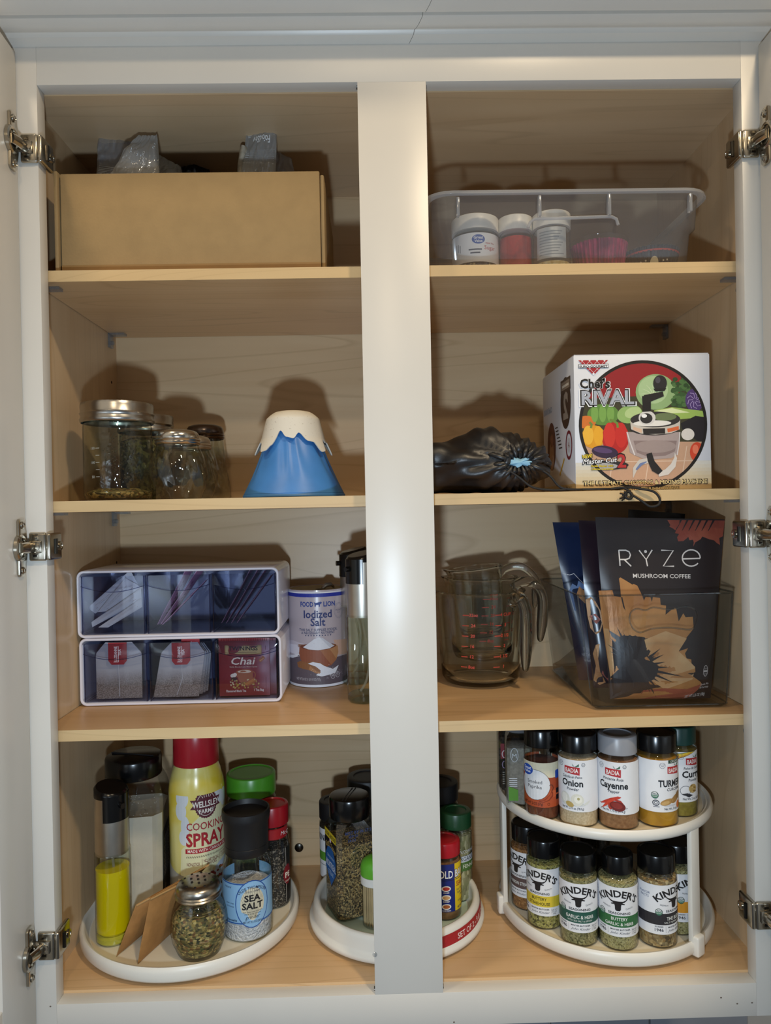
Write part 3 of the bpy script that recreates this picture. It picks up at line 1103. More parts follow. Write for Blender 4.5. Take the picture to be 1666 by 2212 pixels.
def mason(label, uc, y, r, h, lidm, content, ch, emb=True):
    q = P(uc, 1060, y)
    o = thing('mason_jar', label, 'jar', (q.x, y, S2 + 0.0005))
    zs = h * 0.80
    body = part('jar_body', MB().lathe([(0, 0.002), (r * 0.80, 0.0015), (r * 0.93, 0.0), (r, 0.006), (r, zs - 0.006), (r * 0.985, zs), (r * 0.94, zs + 0.005), (r * 0.93, h - 0.014)], 56), GLASSW, o)
    part('contents', MB().lathe([(0, 0.003), (r * 0.9, 0.003), (r * 0.965, 0.007), (r * 0.965, ch - 0.002), (r * 0.6, ch + 0.003), (r * 0.2, ch - 0.001), (0, ch)], 40), content, o, smooth=60)
    part('lid', jar_lid_band(MB(), r * 1.075, h - 0.024, h), lidm, o, smooth=50)
    ph = facing(q.x, y)
    if emb:
        cm = cylmap(r, 0, ph)
        # oval embossing: raised outline, foliage lumps, graduation marks
        pts = [cm(8 + 22.5 * math.cos(a), zs * 500 + 3 + 33 * math.sin(a), 0.0004) for a in [2 * PI * k / 48 for k in range(49)]]
        e = part('embossing', MB().tube(pts, 0.0007, 6, cap=False), GLASS, o)
        m = MB()
        R2 = random.Random(3)
        for k in range(190):
            a, q2 = R2.uniform(0, 2 * PI), math.sqrt(R2.uniform(0.0, 1.0))
            u, v = 7 + 20 * q2 * math.cos(a) + R2.uniform(-6, 1), zs * 500 + 3 + 29 * q2 * math.sin(a)
            c = Vector(cm(u, v, 0.0001))
            d = Vector((cm(u + R2.uniform(-1.6, 1.6), v + R2.uniform(-1.6, 1.6), 0.0001)))
            m.tube([c, (c + d) / 2 * 1.0 + Vector((0, -0.0004, 0)), d], 0.0007, 5)
        part('leaf_relief', m, SHAKER, o, kind='stuff')
        p = Print()
        for k, t in enumerate(('50', '', '100', '', '150')):
            v = 28 + k * 8.5
            p.rect(-27, v, -22, v + 0.5, 'b9bdb4')
            if t:
                p.text(t, -31, v - 1.2, 3.0, 'b9bdb4')
        p.build('graduations', cm, body, 4.0)
    return o


mason('wide clear mason jar with a silver band lid and a little dried herb inside', 257, 0.098, 0.0405, 0.119, TIN, HERBY, 0.012)
mason('mason jar nearly full of dried herbs standing behind the wide mason jar', 318, 0.215, 0.0350, 0.119, TIN, HERBD, 0.085, False)


def flute(n, amp, tw, z0, z1):
    def mod(r, z, a):
        k = max(0.0, min(1.0, (z - z0) / 0.012)) * max(0.0, min(1.0, (z1 - z) / 0.010))
        return r * (1 + amp * k * math.cos(n * (a + tw * z)))
    return mod


def shaker(label, uc, y, H, rb, rl, prof, lidm, fill=None, zb_=None, fillh=0.0, holes=False, n=12, tw=14.0, x=None, glass=None, grp=None, lidh=0.018):
    z0 = (S2 + 0.0005) if zb_ is None else zb_
    xx = P(uc, 1060, y).x if x is None else x
    o = thing('cheese_shaker', label, 'shaker', (xx, y, z0), group=grp)
    zl_ = H - lidh
    pf = [(r * rb, z * zl_) for r, z in prof]
    pts = []
    for i in range(len(pf) - 1):          # subdivide smoothly
        for k in range(4):
            t = k / 4
            pts.append((pf[i][0] * (1 - t) + pf[i + 1][0] * t, pf[i][1] * (1 - t) + pf[i + 1][1] * t))
    pts.append(pf[-1])
    part('glass_body', MB().lathe([(0, 0.0015)] + pts, 96, mod=flute(n, 0.016, tw, 0.004, zl_ - 0.008)), glass or SHAKER, o, smooth=60)
    if fill:
        inn = [(0, 0.004)] + [(r * 0.95, max(z, 0.004)) for r, z in pts if z < fillh] + [(rb * 0.75, fillh + 0.002), (rb * 0.3, fillh - 0.002), (0, fillh + 0.003)]
        part('contents', MB().lathe(inn, 36), fill, o, smooth=60)
    l_ = part('lid', MB().lathe([(rl - 0.0012, zl_ - 0.001), (rl, zl_), (rl + 0.0006, zl_ + 0.0015), (rl - 0.0006, zl_ + 0.003), (rl + 0.0006, zl_ + 0.0048), (rl - 0.0008, zl_ + 0.0064), (rl - 0.0004, zl_ + 0.008),
                             (rl - 0.0015, H - 0.006), (rl * 0.86, H - 0.0028), (rl * 0.62, H - 0.0008), (rl * 0.3, H), (0, H)], 48), lidm, o, smooth=45)
    if holes:
        m = MB()
        for rr, k in ((0.0, 1), (0.33, 6), (0.66, 10)):
            for j in range(k):
                a = 2 * PI * j / k + rr
                rx = rr * rl
                zt_ = H + 0.0002 - (0.0012 if rr > 0.5 else 0.0)
                m.tube([(rx * math.sin(a), -rx * math.cos(a), zt_ - 0.0006), (rx * math.sin(a), -rx * math.cos(a), zt_ + 0.0004)], 0.0015, 10)
        part('shaker_hole', m, HOLE, l_)
    return o


ROUND = [(0.74, 0.0), (0.78, 0.03), (0.92, 0.20), (1.0, 0.42), (0.97, 0.62), (0.86, 0.82), (0.74, 0.95), (0.72, 1.0)]
TALL = [(0.93, 0.0), (1.0, 0.06), (0.97, 0.22), (0.84, 0.50), (0.76, 0.75), (0.72, 0.95), (0.70, 1.0)]
shaker('round fluted glass shaker with a shiny dome lid, in front of two darker-lidded shakers', 386, 0.088, 0.0855, 0.0348, 0.0268, ROUND, CHROME)
shaker('round fluted glass shaker with a dull lid, half hidden between two other shakers', 414, 0.165, 0.0860, 0.0345, 0.0268, ROUND, BRUSH)
shaker('tall fluted glass shaker with a dark metal lid and a flared foot', 446, 0.228, 0.1075, 0.0345, 0.0265, TALL, pbr('dark_lid', '6a5f5a', 0.25, 1.0), lidh=0.02)

# mountain-shaped cover
yv = 0.100
qv = P(636, 1060, yv)
vo = thing('volcano_cover', 'blue cone-shaped silicone cover with a speckled white dripping snowcap', 'silicone cover', (qv.x, yv, S2 + 0.0005))
BLUE = pbr('blue_silicone', '3f7fc4', 0.42, var=0.12, vscale=30, sss=0.0)
RB, HV = 0.0632, 0.1085


def cone_r(z):
    t = z / HV
    return RB * (1 - t) + 0.0265 * t - 0.006 * math.sin(PI * t) * 0.6


def cmod(r, z, a):
    t = z / HV
    k = max(0.0, math.sin(PI * min(1.0, max(0.0, (t - 0.18) / 0.7)))) ** 0.8
    return r * (1 + 0.020 * k * math.sin(15 * a + 2.0 * math.sin(5 * a) + z * 60))


part('cone', MB().lathe([(RB - 0.004, 0.0), (RB, 0.0005), (RB, 0.003), (RB - 0.0015, 0.0042)] + [(cone_r(HV * k / 22) - 0.0012, 0.0045 + (HV - 0.0125) * k / 22) for k in range(23)] + [(0, HV - 0.006)], 120, mod=cmod), BLUE, vo, smooth=60)
phv = facing(qv.x, yv)
DR = [(-180, 66), (-150, 52), (-120, 68), (-95, 53), (-78, 68), (-66, 66), (-55, 55), (-46, 56), (-38, 62), (-24, 80), (-12, 72), (0, 70), (10, 77), (26, 67), (35, 66), (46, 54), (54, 55), (62, 70), (72, 66), (84, 68), (96, 52), (115, 70), (150, 54), (180, 66)]


def drip(a):
    d = math.degrees((a - phv + PI) % (2 * PI) - PI)
    for (a0, z0), (a1, z1) in zip(DR, DR[1:]):
        if a0 <= d <= a1:
            return (z0 + (z1 - z0) * ease((d - a0) / (a1 - a0))) / 1000.0
    return 0.066


def cap_pt(a, t, off):
    zb2 = drip(a)
    zt2 = HV + 0.0004
    if t < 0.72:
        z = zb2 + (zt2 - 0.012 - zb2) * t / 0.72
        r = 0.0325 + (0.0985 - z) * 0.26 + max(0, 0.072 - z) * 0.22
        # undercut rim: a rounded edge
    else:
        q3 = (t - 0.72) / 0.28
        z = zt2 - 0.012 + 0.012 * math.sin(q3 * PI / 2)
        r = 0.0330 * (1 - q3) ** 0.55
        z -= 0.0022 * (1 - r / 0.033) * (1.0 if r < 0.02 else 0.4)
    r = max(r - off, 0.0)
    return (r * math.sin(a), -r * math.cos(a), z - (off if t > 0.8 else 0))


m = MB()
m.grid(lambda s, t: cap_pt(2 * PI * s, t, 0.0), 180, 22, wrap=True)
m.grid(lambda s, t: cap_pt(2 * PI * s, 0.75 * (1 - t), 0.0016), 180, 10, wrap=True)
m.grid(lambda s, t: cap_pt(2 * PI * s, 0.0, 0.0016 * t), 180, 1, wrap=True)
part('snowcap', m, pbr('speckled_white', 'd3cfc4', 0.55, var=0.0, vscale=420, col2='8f867a', lo=0.27, hi=0.33), vo, smooth=60)

# ================================================================== MIDDLE SHELF (upper), right: black drawstring bag
SATIN = pbr('black_satin', '19181a', 0.42, spec=0.7, var=0.35, vscale=9, bmp=0.15, bscale=900, bdist=0.0006)
bc = Vector((0.098, 0.098, S2 + 0.0365))
sb_ = thing('drawstring_bag', 'black satin drawstring bag gathered shut around something pale blue', 'bag', (bc.x, bc.y, S2 + 0.0006))
G = Vector((P(1120, 1000, 0.043).x, 0.046, P(1120, 1000, 0.043).z))


def bag_pt(s, t):
    a, b = 2 * PI * s, (t - 0.5) * PI
    cb = abs(math.cos(b)) ** 0.75
    sx = math.copysign(abs(math.sin(a)) ** 0.8, math.sin(a))
    cx = math.copysign(abs(math.cos(a)) ** 0.8, math.cos(a))
    p_ = Vector((0.097 * sx * cb, -0.056 * cx * cb, 0.0355 * math.copysign(abs(math.sin(b)) ** 0.8, math.sin(b))))
    p_.z += 0.006 * math.sin(p_.x * 38 + 0.6) * (1 if p_.z > 0 else 0) - (0.008 if p_.x > 0.07 and p_.z > 0 else 0) * (p_.x - 0.07) / 0.027
    w_ = bc + p_
    d = w_ - G
    dist = math.hypot(d.x, d.z * 1.2)
    ang = math.atan2(d.z, d.x)
    front = max(0.0, min(1.0, (0.105 - w_.y) / 0.03))
    fold = math.sin(19 * ang + 3.0 * mnoise.noise(Vector((ang * 1.5, dist * 30, 2)))) * math.exp(-dist / 0.045) * 0.0055
    fold += 0.010 * mnoise.noise(Vector((w_.x * 14 + 2, w_.z * 42 + w_.x * 12, 3.3))) + 0.005 * mnoise.noise(Vector((w_.x * 45, w_.z * 80 + ang, 9.3)))
    n_ = Vector((p_.x / 0.097 ** 2, p_.y / 0.056 ** 2, p_.z / 0.0355 ** 2)).normalized()
    w_ += n_ * fold * (0.35 + 0.65 * front)
    # the gather: pull the fabric out into a puckered mouth
    if front > 0:
        w_.y -= 0.011 * math.exp(-(dist / 0.026) ** 2) * front
        w_.y += 0.018 * math.exp(-(dist / 0.0095) ** 2) * front
    w_.z = max(w_.z, S2 + 0.0008)
    w_.x = min(w_.x, 0.188)
    return w_


part('bag_body', MB().grid(bag_pt, 150, 70, wrap=True), SATIN, sb_, world=True, smooth=180)
m = MB()
pc = []
for k in range(26):
    a = 2 * PI * k / 26
    rr = 1 + 0.28 * math.sin(7 * a + 1) + 0.15 * math.sin(11 * a)
    pc.append((G.x + 0.0155 * rr * math.cos(a), G.y - 0.0098 + 0.0006 * math.sin(5 * a), G.z + 0.0006 + 0.0050 * rr * math.sin(a)))
m.add(pc + [(G.x, G.y - 0.0120, G.z)] + [(x, y + 0.010, z) for x, y, z in pc], [(i, (i + 1) % 26, 26) for i in range(26)] + [(i, 27 + i, 27 + (i + 1) % 26, (i + 1) % 26) for i in range(26)])
part('blue_contents', m, pbr('pale_blue_cloth', '8fc0dc', 0.7), sb_, world=True, smooth=60)
m = MB()
for k in range(22):                      # puckered pleats round the mouth
    a = 2 * PI * k / 22 + 0.1
    c, s_ = math.cos(a), math.sin(a)
    ln = 0.024 + 0.008 * math.sin(k * 2.3)
    m.tube([(G.x + 0.0145 * c, G.y - 0.0085, G.z + 0.0050 * s_), (G.x + 0.019 * c, G.y - 0.0115, G.z + 0.0105 * s_), (G.x + ln * c * 1.05, G.y - 0.0085, G.z + ln * 0.66 * s_), (G.x + ln * 1.30 * c, G.y + 0.002, G.z + ln * 0.80 * s_)],
           [0.0012, 0.0030, 0.0030, 0.0016], 7)
part('pleats', m, SATIN, sb_, world=True, smooth=60)
CORDM = pbr('black_cord', '101012', 0.6, var=0.3, vscale=900, bmp=0.6, bscale=1500, bdist=0.0006)


def spline(pts, n=8):
    pts = [Vector(p) for p in pts]
    out = []
    for i in range(len(pts) - 1):
        p0, p1, p2, p3 = pts[max(i - 1, 0)], pts[i], pts[i + 1], pts[min(i + 2, len(pts) - 1)]
        for k in range(n):
            t = k / n
            out.append(0.5 * ((2 * p1) + (p2 - p0) * t + (2 * p0 - 5 * p1 + 4 * p2 - p3) * t * t + (3 * p1 - p0 - 3 * p2 + p3) * t ** 3))
    out.append(pts[-1])
    return out


yf = 0.030
zz = S2 + 0.0022
c1 = [P(1086, 1008, 0.036), P(1120, 1030, 0.032), P(1150, 1052, 0.030), P(1190, 1061, 0.029)]
c1 = [Vector((a.x, a.y, max(a.z, zz))) for a in c1]
row = lambda u, y=yf, dz=0: Vector((P(u, 1060, y).x, y, zz + dz))
cord_a = c1 + [row(1225), row(1250, 0.033), row(1285, 0.030), row(1320, 0.031), row(1345, 0.027, 0.001), P(1362, 1062, 0.0215)]
cord_b = [Vector(P(1150, 1004, 0.040)), P(1185, 1025, 0.034), P(1210, 1052, 0.0305), row(1240, 0.029), row(1270, 0.034), row(1300, 0.0285), row(1335, 0.033), row(1362, 0.026, 0.001), P(1385, 1056, 0.0195), P(1412, 1062, 0.0170),
          P(1425, 1076, 0.0155), P(1423, 1090, 0.0150), P(1405, 1094, 0.0155), P(1388, 1083, 0.0170), P(1372, 1073, 0.0195), P(1362, 1068, 0.0200)]
m = MB().tube(spline(cord_a), 0.0014, 8)
m.tube(spline(cord_b), 0.0014, 8)
cd = part('drawcord', m, CORDM, sb_, world=True, smooth=60)
kn = P(1358, 1070, 0.0195)
m = MB()
for k in range(5):
    a = k * 1.1
    m.tube([kn + Vector((0.0045 * math.cos(a + j * 0.8), 0.002 * math.sin(j + k), 0.0042 * math.sin(a + j * 0.8))) for j in range(6)], 0.0015, 7)
for k in range(6):
    e = kn + Vector((-0.008 - 0.003 * math.sin(k * 2.1), -0.001 + 0.0012 * math.cos(k), -0.004 + 0.0026 * k * 0.8 - 0.002))
    m.tube([kn + Vector((-0.002, 0, 0)), (kn + e) / 2 + Vector((0, -0.001, 0)), e], 0.0009, 6)
part('knot', m, CORDM, cd, world=True, smooth=60)

# ================================================================== MIDDLE SHELF (upper), right: chopper carton
yx = 0.050
cx0, cx1 = P(1244, 1050, yx).x, P(1538, 1050, yx).x
cz1 = P(1390, 766, yx).z
CWm, CHm = (cx1 - cx0) * 1000, (cz1 - S2 - 0.0006) * 1000
cbx = thing('appliance_box', 'printed food chopper carton with vegetables on its front', 'box', ((cx0 + cx1) / 2, yx + 0.08, S2 + 0.0006))
CARTON = pbr('carton_print', 'd9dde6', 0.42, var=0.03, vscale=20)
part('carton', MB().box(cx0, cx1, yx, yx + 0.158, S2 + 0.0006, cz1), CARTON, cbx, world=True, bevel=0.001)
# slightly lifted lid flap edge
part('lid_flap', MB().box(cx0 + 0.001, cx1 - 0.001, yx + 0.0012, yx + 0.157, cz1 + 0.0002, cz1 + 0.0012), CARTON, cbx, world=True)
K = 0.1253


def X(x):
    return (x - 330) * CWm / 1285.0


def Y(x, y):
    return (1318 - (y + (x - 330) * 0.018)) * CHm / 1252.0


def XY(*pts):
    return [(X(a), Y(a, b)) for a, b in pts]


def clip_convex(poly, clip_):
    out = list(poly)
    for i in range(len(clip_)):
        a, b = clip_[i], clip_[(i + 1) % len(clip_)]
        inp, out = out, []
        if not inp:
            break
        side = lambda p: (b[0] - a[0]) * (p[1] - a[1]) - (b[1] - a[1]) * (p[0] - a[0])
        for k in range(len(inp)):
            p0, p1 = inp[k], inp[(k + 1) % len(inp)]
            s0, s1 = side(p0), side(p1)
            if s0 >= 0:
                out.append(p0)
            if (s0 >= 0) != (s1 >= 0):
                t = s0 / (s0 - s1)
                out.append((p0[0] + (p1[0] - p0[0]) * t, p0[1] + (p1[1] - p0[1]) * t))
    return out


ccx, ccy, ccr = X(975), Y(975, 705), 73.8 * CWm / 161.0
disc = circ(ccx, ccy, ccr - 1.5, n=72)
p = Print()
for k in range(8):
    c_ = [int(a + (b - a) * (k + 0.5) / 8) for a, b in zip((206, 178, 124), (214, 214, 208))]
    p.rect(0.3, k * 4.2, CWm - 0.3, k * 4.2 + 4.2, '%02x%02x%02x' % tuple(c_), 0)
p.poly(circ(ccx, ccy, ccr + 2.2, n=72), '14100f', 1)
p.poly(disc, 'c39c80', 2)


def cp(pts, c, layer):
    q_ = clip_convex(pts, disc)
    if len(q_) > 2:
        p.poly(q_, c, layer)


def ce(x, y, rx, ry, c, layer, rot=0.0):
    ca, sa = math.cos(rot), math.sin(rot)
    k = CWm / 1285.0
    cp([(X(x) + (a * ca - b * sa) * k, Y(x, y) + (a * sa + b * ca) * k) for a, b in circ(0, 0, rx, ry, 26)], c, layer)


cp(XY((300, 860), (1700, 860), (1700, 0), (300, 0)), '3c3a24', 3)
cp(XY((300, 470), (1320, 420), (1340, 260), (1200, 0), (300, 0)), '941a20', 4)
for (x, y) in ((700, 1010), (1040, 1100), (1380, 1050)):
    cp(XY((x, 900), (x + 8, 900), (x - 60, 1300), (x - 70, 1300)), 'd8bda6', 3)
cp(XY((400, 1045), (1600, 1030), (1600, 1038), (400, 1053)), 'd8bda6', 3)
ce(600, 610, 150, 100, '5f8a3c', 5)
for k in range(3):
    ce(520 + k * 75, 600, 34, 82, '79a54e', 6)
ce(850, 605, 120, 85, '93b56a', 5, 0.2)
ce(880, 590, 80, 50, 'b4cc8c', 6, 0.3)
ce(1100, 400, 190, 168, '8fae78', 5)
ce(1075, 380, 140, 130, 'aac594', 6)
for k in range(6):
    a = 0.5 + k * 0.42
    p.line([(X(1075) + t * 15.5 * math.cos(a + t * 0.35), Y(1075, 440) + t * 15.5 * math.sin(a + t * 0.35)) for t in (0.15, 0.4, 0.7, 1.0)], [0.9, 0.7, 0.5, 0.2], 'd2e0bb', 7)
R3 = random.Random(5)
for k in range(60):
    ce(1335 + R3.uniform(-75, 75), 400 + R3.uniform(-130, 130), 24, 20, R3.choice(['35582d', '4a703c', '2a4824']), 6)
ce(1465, 475, 88, 110, '4d3670', 6)
for k in range(9):
    a = k * 0.7
    p.line(clip_convex([(X(1465) + 2.0 * math.cos(a), Y(1465, 475) + 2.0 * math.sin(a)), (X(1465) + 7 * math.cos(a + 0.3), Y(1465, 475) + 8 * math.sin(a + 0.3)), (X(1465) + 9.2 * math.cos(a + 0.8), Y(1465, 475) + 10.5 * math.sin(a + 0.8))], disc) or [(0, 0), (0.1, 0)], 0.6, 'b9a5d6', 7)
cp(XY((1080, 570), (1250, 540), (1540, 575), (1560, 630), (1250, 660), (1090, 620)), '9dbb5c', 6)
cp(XY((1090, 575), (1250, 548), (1420, 590), (1200, 600)), 'dbe6b0', 7)
cp(XY((1330, 690), (1470, 620), (1620, 640), (1620, 870), (1480, 850), (1340, 740)), '1c181e', 6)
ce(1395, 792, 62, 56, 'ded8d0', 8)
ce(440, 680, 90, 60, 'd2722a', 5)
ce(505, 815, 112, 108, 'dd9a1e', 8)
ce(455, 800, 50, 90, 'ecb53a', 9)
ce(550, 805, 45, 92, 'e8a928', 9)
p.line(XY((480, 735), (490, 700), (470, 680)), 2.6, '6c8a3a', 10)
ce(712, 825, 128, 150, 'b5201c', 8)
ce(655, 800, 55, 118, 'd03328', 9)
ce(765, 800, 58, 118, 'c82a22', 9)
p.line(XY((735, 730), (730, 690), (690, 665), (660, 660)), 2.8, '6c8a3a', 10)
ce(610, 955, 125, 58, '33223e', 9, -0.15)
ce(590, 940, 90, 26, '57406a', 10, -0.15)
ce(1480, 955, 68, 92, 'cf4427', 8)
ce(1465, 930, 28, 44, 'e6785a', 9)
# chopper
p.poly(XY((815, 770), (1320, 770), (1300, 970), (1240, 1010), (1000, 1030), (890, 985), (845, 960)), 'a99a98', 9)
p.poly(XY((880, 850), (1290, 850), (1270, 950), (1180, 990), (1010, 1000), (910, 960)), '8a7876', 10)
ce(1085, 905, 195, 60, '9d8d8a', 11)
p.line(XY((820, 770), (850, 870), (890, 985)), 1.4, 'd8d2d2', 11)
p.line(XY((1320, 770), (1310, 880), (1290, 985)), 1.2, 'd8d2d2', 11)
ce(1088, 735, 240, 68, '2a2426', 11)
p.poly(XY((852, 665), (1325, 655), (1320, 745), (1240, 780), (1090, 795), (950, 785), (860, 745)), 'c9c2b8', 12)
p.poly(XY((970, 740), (1180, 735), (1180, 785), (975, 792)), '241f20', 13)
p.poly(XY((880, 720), (960, 745), (960, 780), (880, 752)), 'd9b49a', 13)
p.poly(XY((1200, 740), (1310, 715), (1310, 750), (1205, 775)), 'd8693a', 13)
ce(1090, 655, 236, 74, '2d2a2b', 13)
ce(1060, 690, 180, 28, 'e6e3de', 14)
ce(1180, 630, 110, 36, '6a7a52', 14)
ce(1012, 640, 80, 66, 'd5d2d0', 15)
ce(1005, 645, 58, 48, '2a282a', 16)
ce(985, 622, 26, 18, 'f2f2f4', 17)
p.poly(XY((968, 440), (1052, 430), (1050, 580), (975, 585)), '151315', 16)
p.poly(XY((985, 430), (1165, 395), (1175, 440), (1050, 490), (985, 480)), '1b1819', 16)
ce(1140, 320, 65, 76, '221f24', 17)
ce(1120, 290, 24, 30, '4a4752', 18)
p.poly(XY((1075, 370), (1200, 365), (1180, 392), (1095, 396)), '151315', 18)
p.line(XY((870, 1195), (890, 1110), (945, 1050), (1010, 1035), (1030, 1045)), [0.4, 5.4, 7.4, 6.0, 4.0], 'c9c3bb', 18)
p.line(XY((900, 1120), (945, 1070), (1000, 1045)), [2.0, 3.4, 1.2], '6a7ca8', 19)
p.line(XY((1110, 1165), (1190, 1140), (1250, 1080), (1275, 1010), (1268, 965)), [5, 7.4, 6.4, 3.4, 0.4], 'd6d1cb', 18)
p.poly(XY((1000, 975), (1050, 960), (1075, 1040), (1150, 1130), (1110, 1165), (1050, 1130), (1010, 1040)), '1d1b1d', 20)
# logos
tri = XY((372, 110), (655, 106), (515, 248))
p.poly(tri, 'eceef4', 20)
R4 = [(k, j) for j in range(4) for k in range(-4, 5)]
for k, j in R4:
    if (k + j) % 2 == 0:
        cx_, cy_ = 515 + k * 35, 118 + j * 35
        q_ = clip_convex(XY((cx_, cy_ - 33), (cx_ - 33, cy_), (cx_, cy_ + 33), (cx_ + 33, cy_)), tri[::-1] if (tri[1][0] - tri[0][0]) * (tri[2][1] - tri[0][1]) - (tri[1][1] - tri[0][1]) * (tri[2][0] - tri[0][0]) < 0 else tri)
        if len(q_) > 2:
            p.poly(q_, 'a8202a', 21)
p.rect(X(374), Y(374, 182), X(658), Y(374, 146), '1a1718', 22)
p.rect(X(378), Y(374, 178), X(654), Y(374, 150), 'e8ebf2', 23)
p.text('EURO-GOURMET', X(516), Y(516, 176), 2.6, '1a1718', 24, wide=33 * CWm / 161, bold=0.03)
p.text("Chef's", X(525), Y(525, 364), 10.6, 'eef1f6', 22, wide=37.5 * CWm / 161, bold=0.05)
p.text("Chef's", X(525), Y(525, 364), 10.6, '15120f', 25, wide=35.5 * CWm / 161, bold=0.035)
p.text('RIVAL', X(645), Y(645, 524), 18.6, 'eef1f6', 22, wide=68 * CWm / 161, bold=0.06)
p.text('RIVAL', X(645), Y(645, 520), 17.6, '15120f', 24, wide=65 * CWm / 161, bold=0.045)
p.text('RIVAL', X(645), Y(645, 514), 16.0, 'aab0bc', 26, wide=62 * CWm / 161, bold=0.025)
p.text('NEW!', X(445), Y(445, 1012), 4.6, '15120f', 24, wide=13.0, bold=0.05, rot=0.14)
p.text('NEW!', X(445), Y(445, 1010), 4.0, 'ecd02c', 25, wide=11.6, bold=0.03, rot=0.14)
ce(600, 1080, 230, 44, '2a2628', 21)
ce(560, 1090, 170, 34, 'a8a8a8', 22)
p.text('Master Cut', X(560), Y(560, 1060), 6.2, '15120f', 24, wide=43, bold=0.07, shear=0.3, rot=0.05)
p.text('Master Cut', X(560), Y(560, 1058), 5.6, 'eceef2', 25, wide=41, bold=0.012, shear=0.3, rot=0.05)
p.text('2', X(765), Y(765, 1100), 16.5, '15120f', 24, bold=0.05)
p.text('2', X(765), Y(765, 1096), 15.0, 'b52a2c', 25, bold=0.03)
p.text('Sickle Blades with', X(580), Y(580, 1094), 2.5, '15120f', 24, wide=27, bold=0.05)
p.text('Sickle Blades with', X(580), Y(580, 1093), 2.3, 'ecd02c', 25, wide=26, bold=0.02)
p.text('Lifetime Guarantee', X(582), Y(582, 1122), 2.5, '15120f', 24, wide=27, bold=0.05)
p.text('Lifetime Guarantee', X(582), Y(582, 1121), 2.3, 'ecd02c', 25, wide=26, bold=0.02)
p.text('THE ULTIMATE CHOPPING & MIXING MACHINE', X(985), Y(985, 1256), 5.4, '2a1c10', 24, wide=148 * CWm / 161, bold=0.05)
p.text('THE ULTIMATE CHOPPING & MIXING MACHINE', X(985), Y(985, 1254), 4.6, 'e0cc92', 25, wide=146 * CWm / 161, bold=0.015)
p.text('LE HACHOIR ET BATTEUR PAR EXCELLENCE', X(985), Y(985, 1306), 3.5, '2a1c10', 24, wide=80 * CWm / 161, bold=0.05)
p.text('LE HACHOIR ET BATTEUR PAR EXCELLENCE', X(985), Y(985, 1305), 2.9, 'e0cc92', 25, wide=78.5 * CWm / 161, bold=0.01)
p.build('front_print', lambda u, v, h: (cx0 + u / 1000, yx - h, S2 + 0.0006 + v / 1000), cbx, h0=0.0002, dh=0.00003, clip=(0.2, 0.2, CWm - 0.2, CHm - 0.2), world=True)
# left side of the carton (u runs from the front edge to the back)
p = Print()
p.rect(0.3, 0.3, 157, 9, 'cbb88c', 0)
p.ell(38, 110, 24, 32, '3d2a20', 1).rect(14, 124, 60, 140, '4a382c', 2).rect(18, 127, 56, 137, '8a7a6c', 3)
p.text('2', 38, 92, 30, '8f857c', 3, bold=0.05).rect(22, 130, 52, 133, 'd9d2c4', 4)
p.ell(112, 62, 22, 32, '5a2f20', 1).ell(112, 50, 12, 20, 'a88468', 2).ell(110, 70, 8, 9, '7a4a30', 3)
p.text("Chef's RIVAL", 130, 108, 7, '9aa0aa', 1, wide=46, bold=0.05)
p.ring(26, 57, 15, 18, 4.0, '7a2030', 2).ell(26, 57, 8, 9, 'cfd4de', 2).text('A', 26, 54, 7, '7a2030', 3)
for k in range(7):
    p.rect(58 + k * 3.4, 56 + k * 4.6, 74 + k * 3.0, 57.6 + k * 4.6, '3a3430', 1)
p.line([(48, 42), (72, 22)], 4.0, 'c9a22a', 1).text('LE HACHOIR', 30, 3.5, 3.4, '3a2a18', 1)
p.build('side_print', lambda u, v, h: (cx0 - h, yx + u / 1000, S2 + 0.0006 + v / 1000), cbx, h0=0.0002, dh=0.00004, world=True)
# ================================================================== LOWER-MIDDLE SHELF, left: stacked tea organizers
yo = PZ(390, 1521, S3 + 0.0006).y
OX0, OX1 = P(171, 1445, yo).x, P(609, 1445, yo).x
OH = 0.0862
ORGW = pbr('organizer_white', 'd9d8e4', 0.16, var=0.02, coat=0.4)


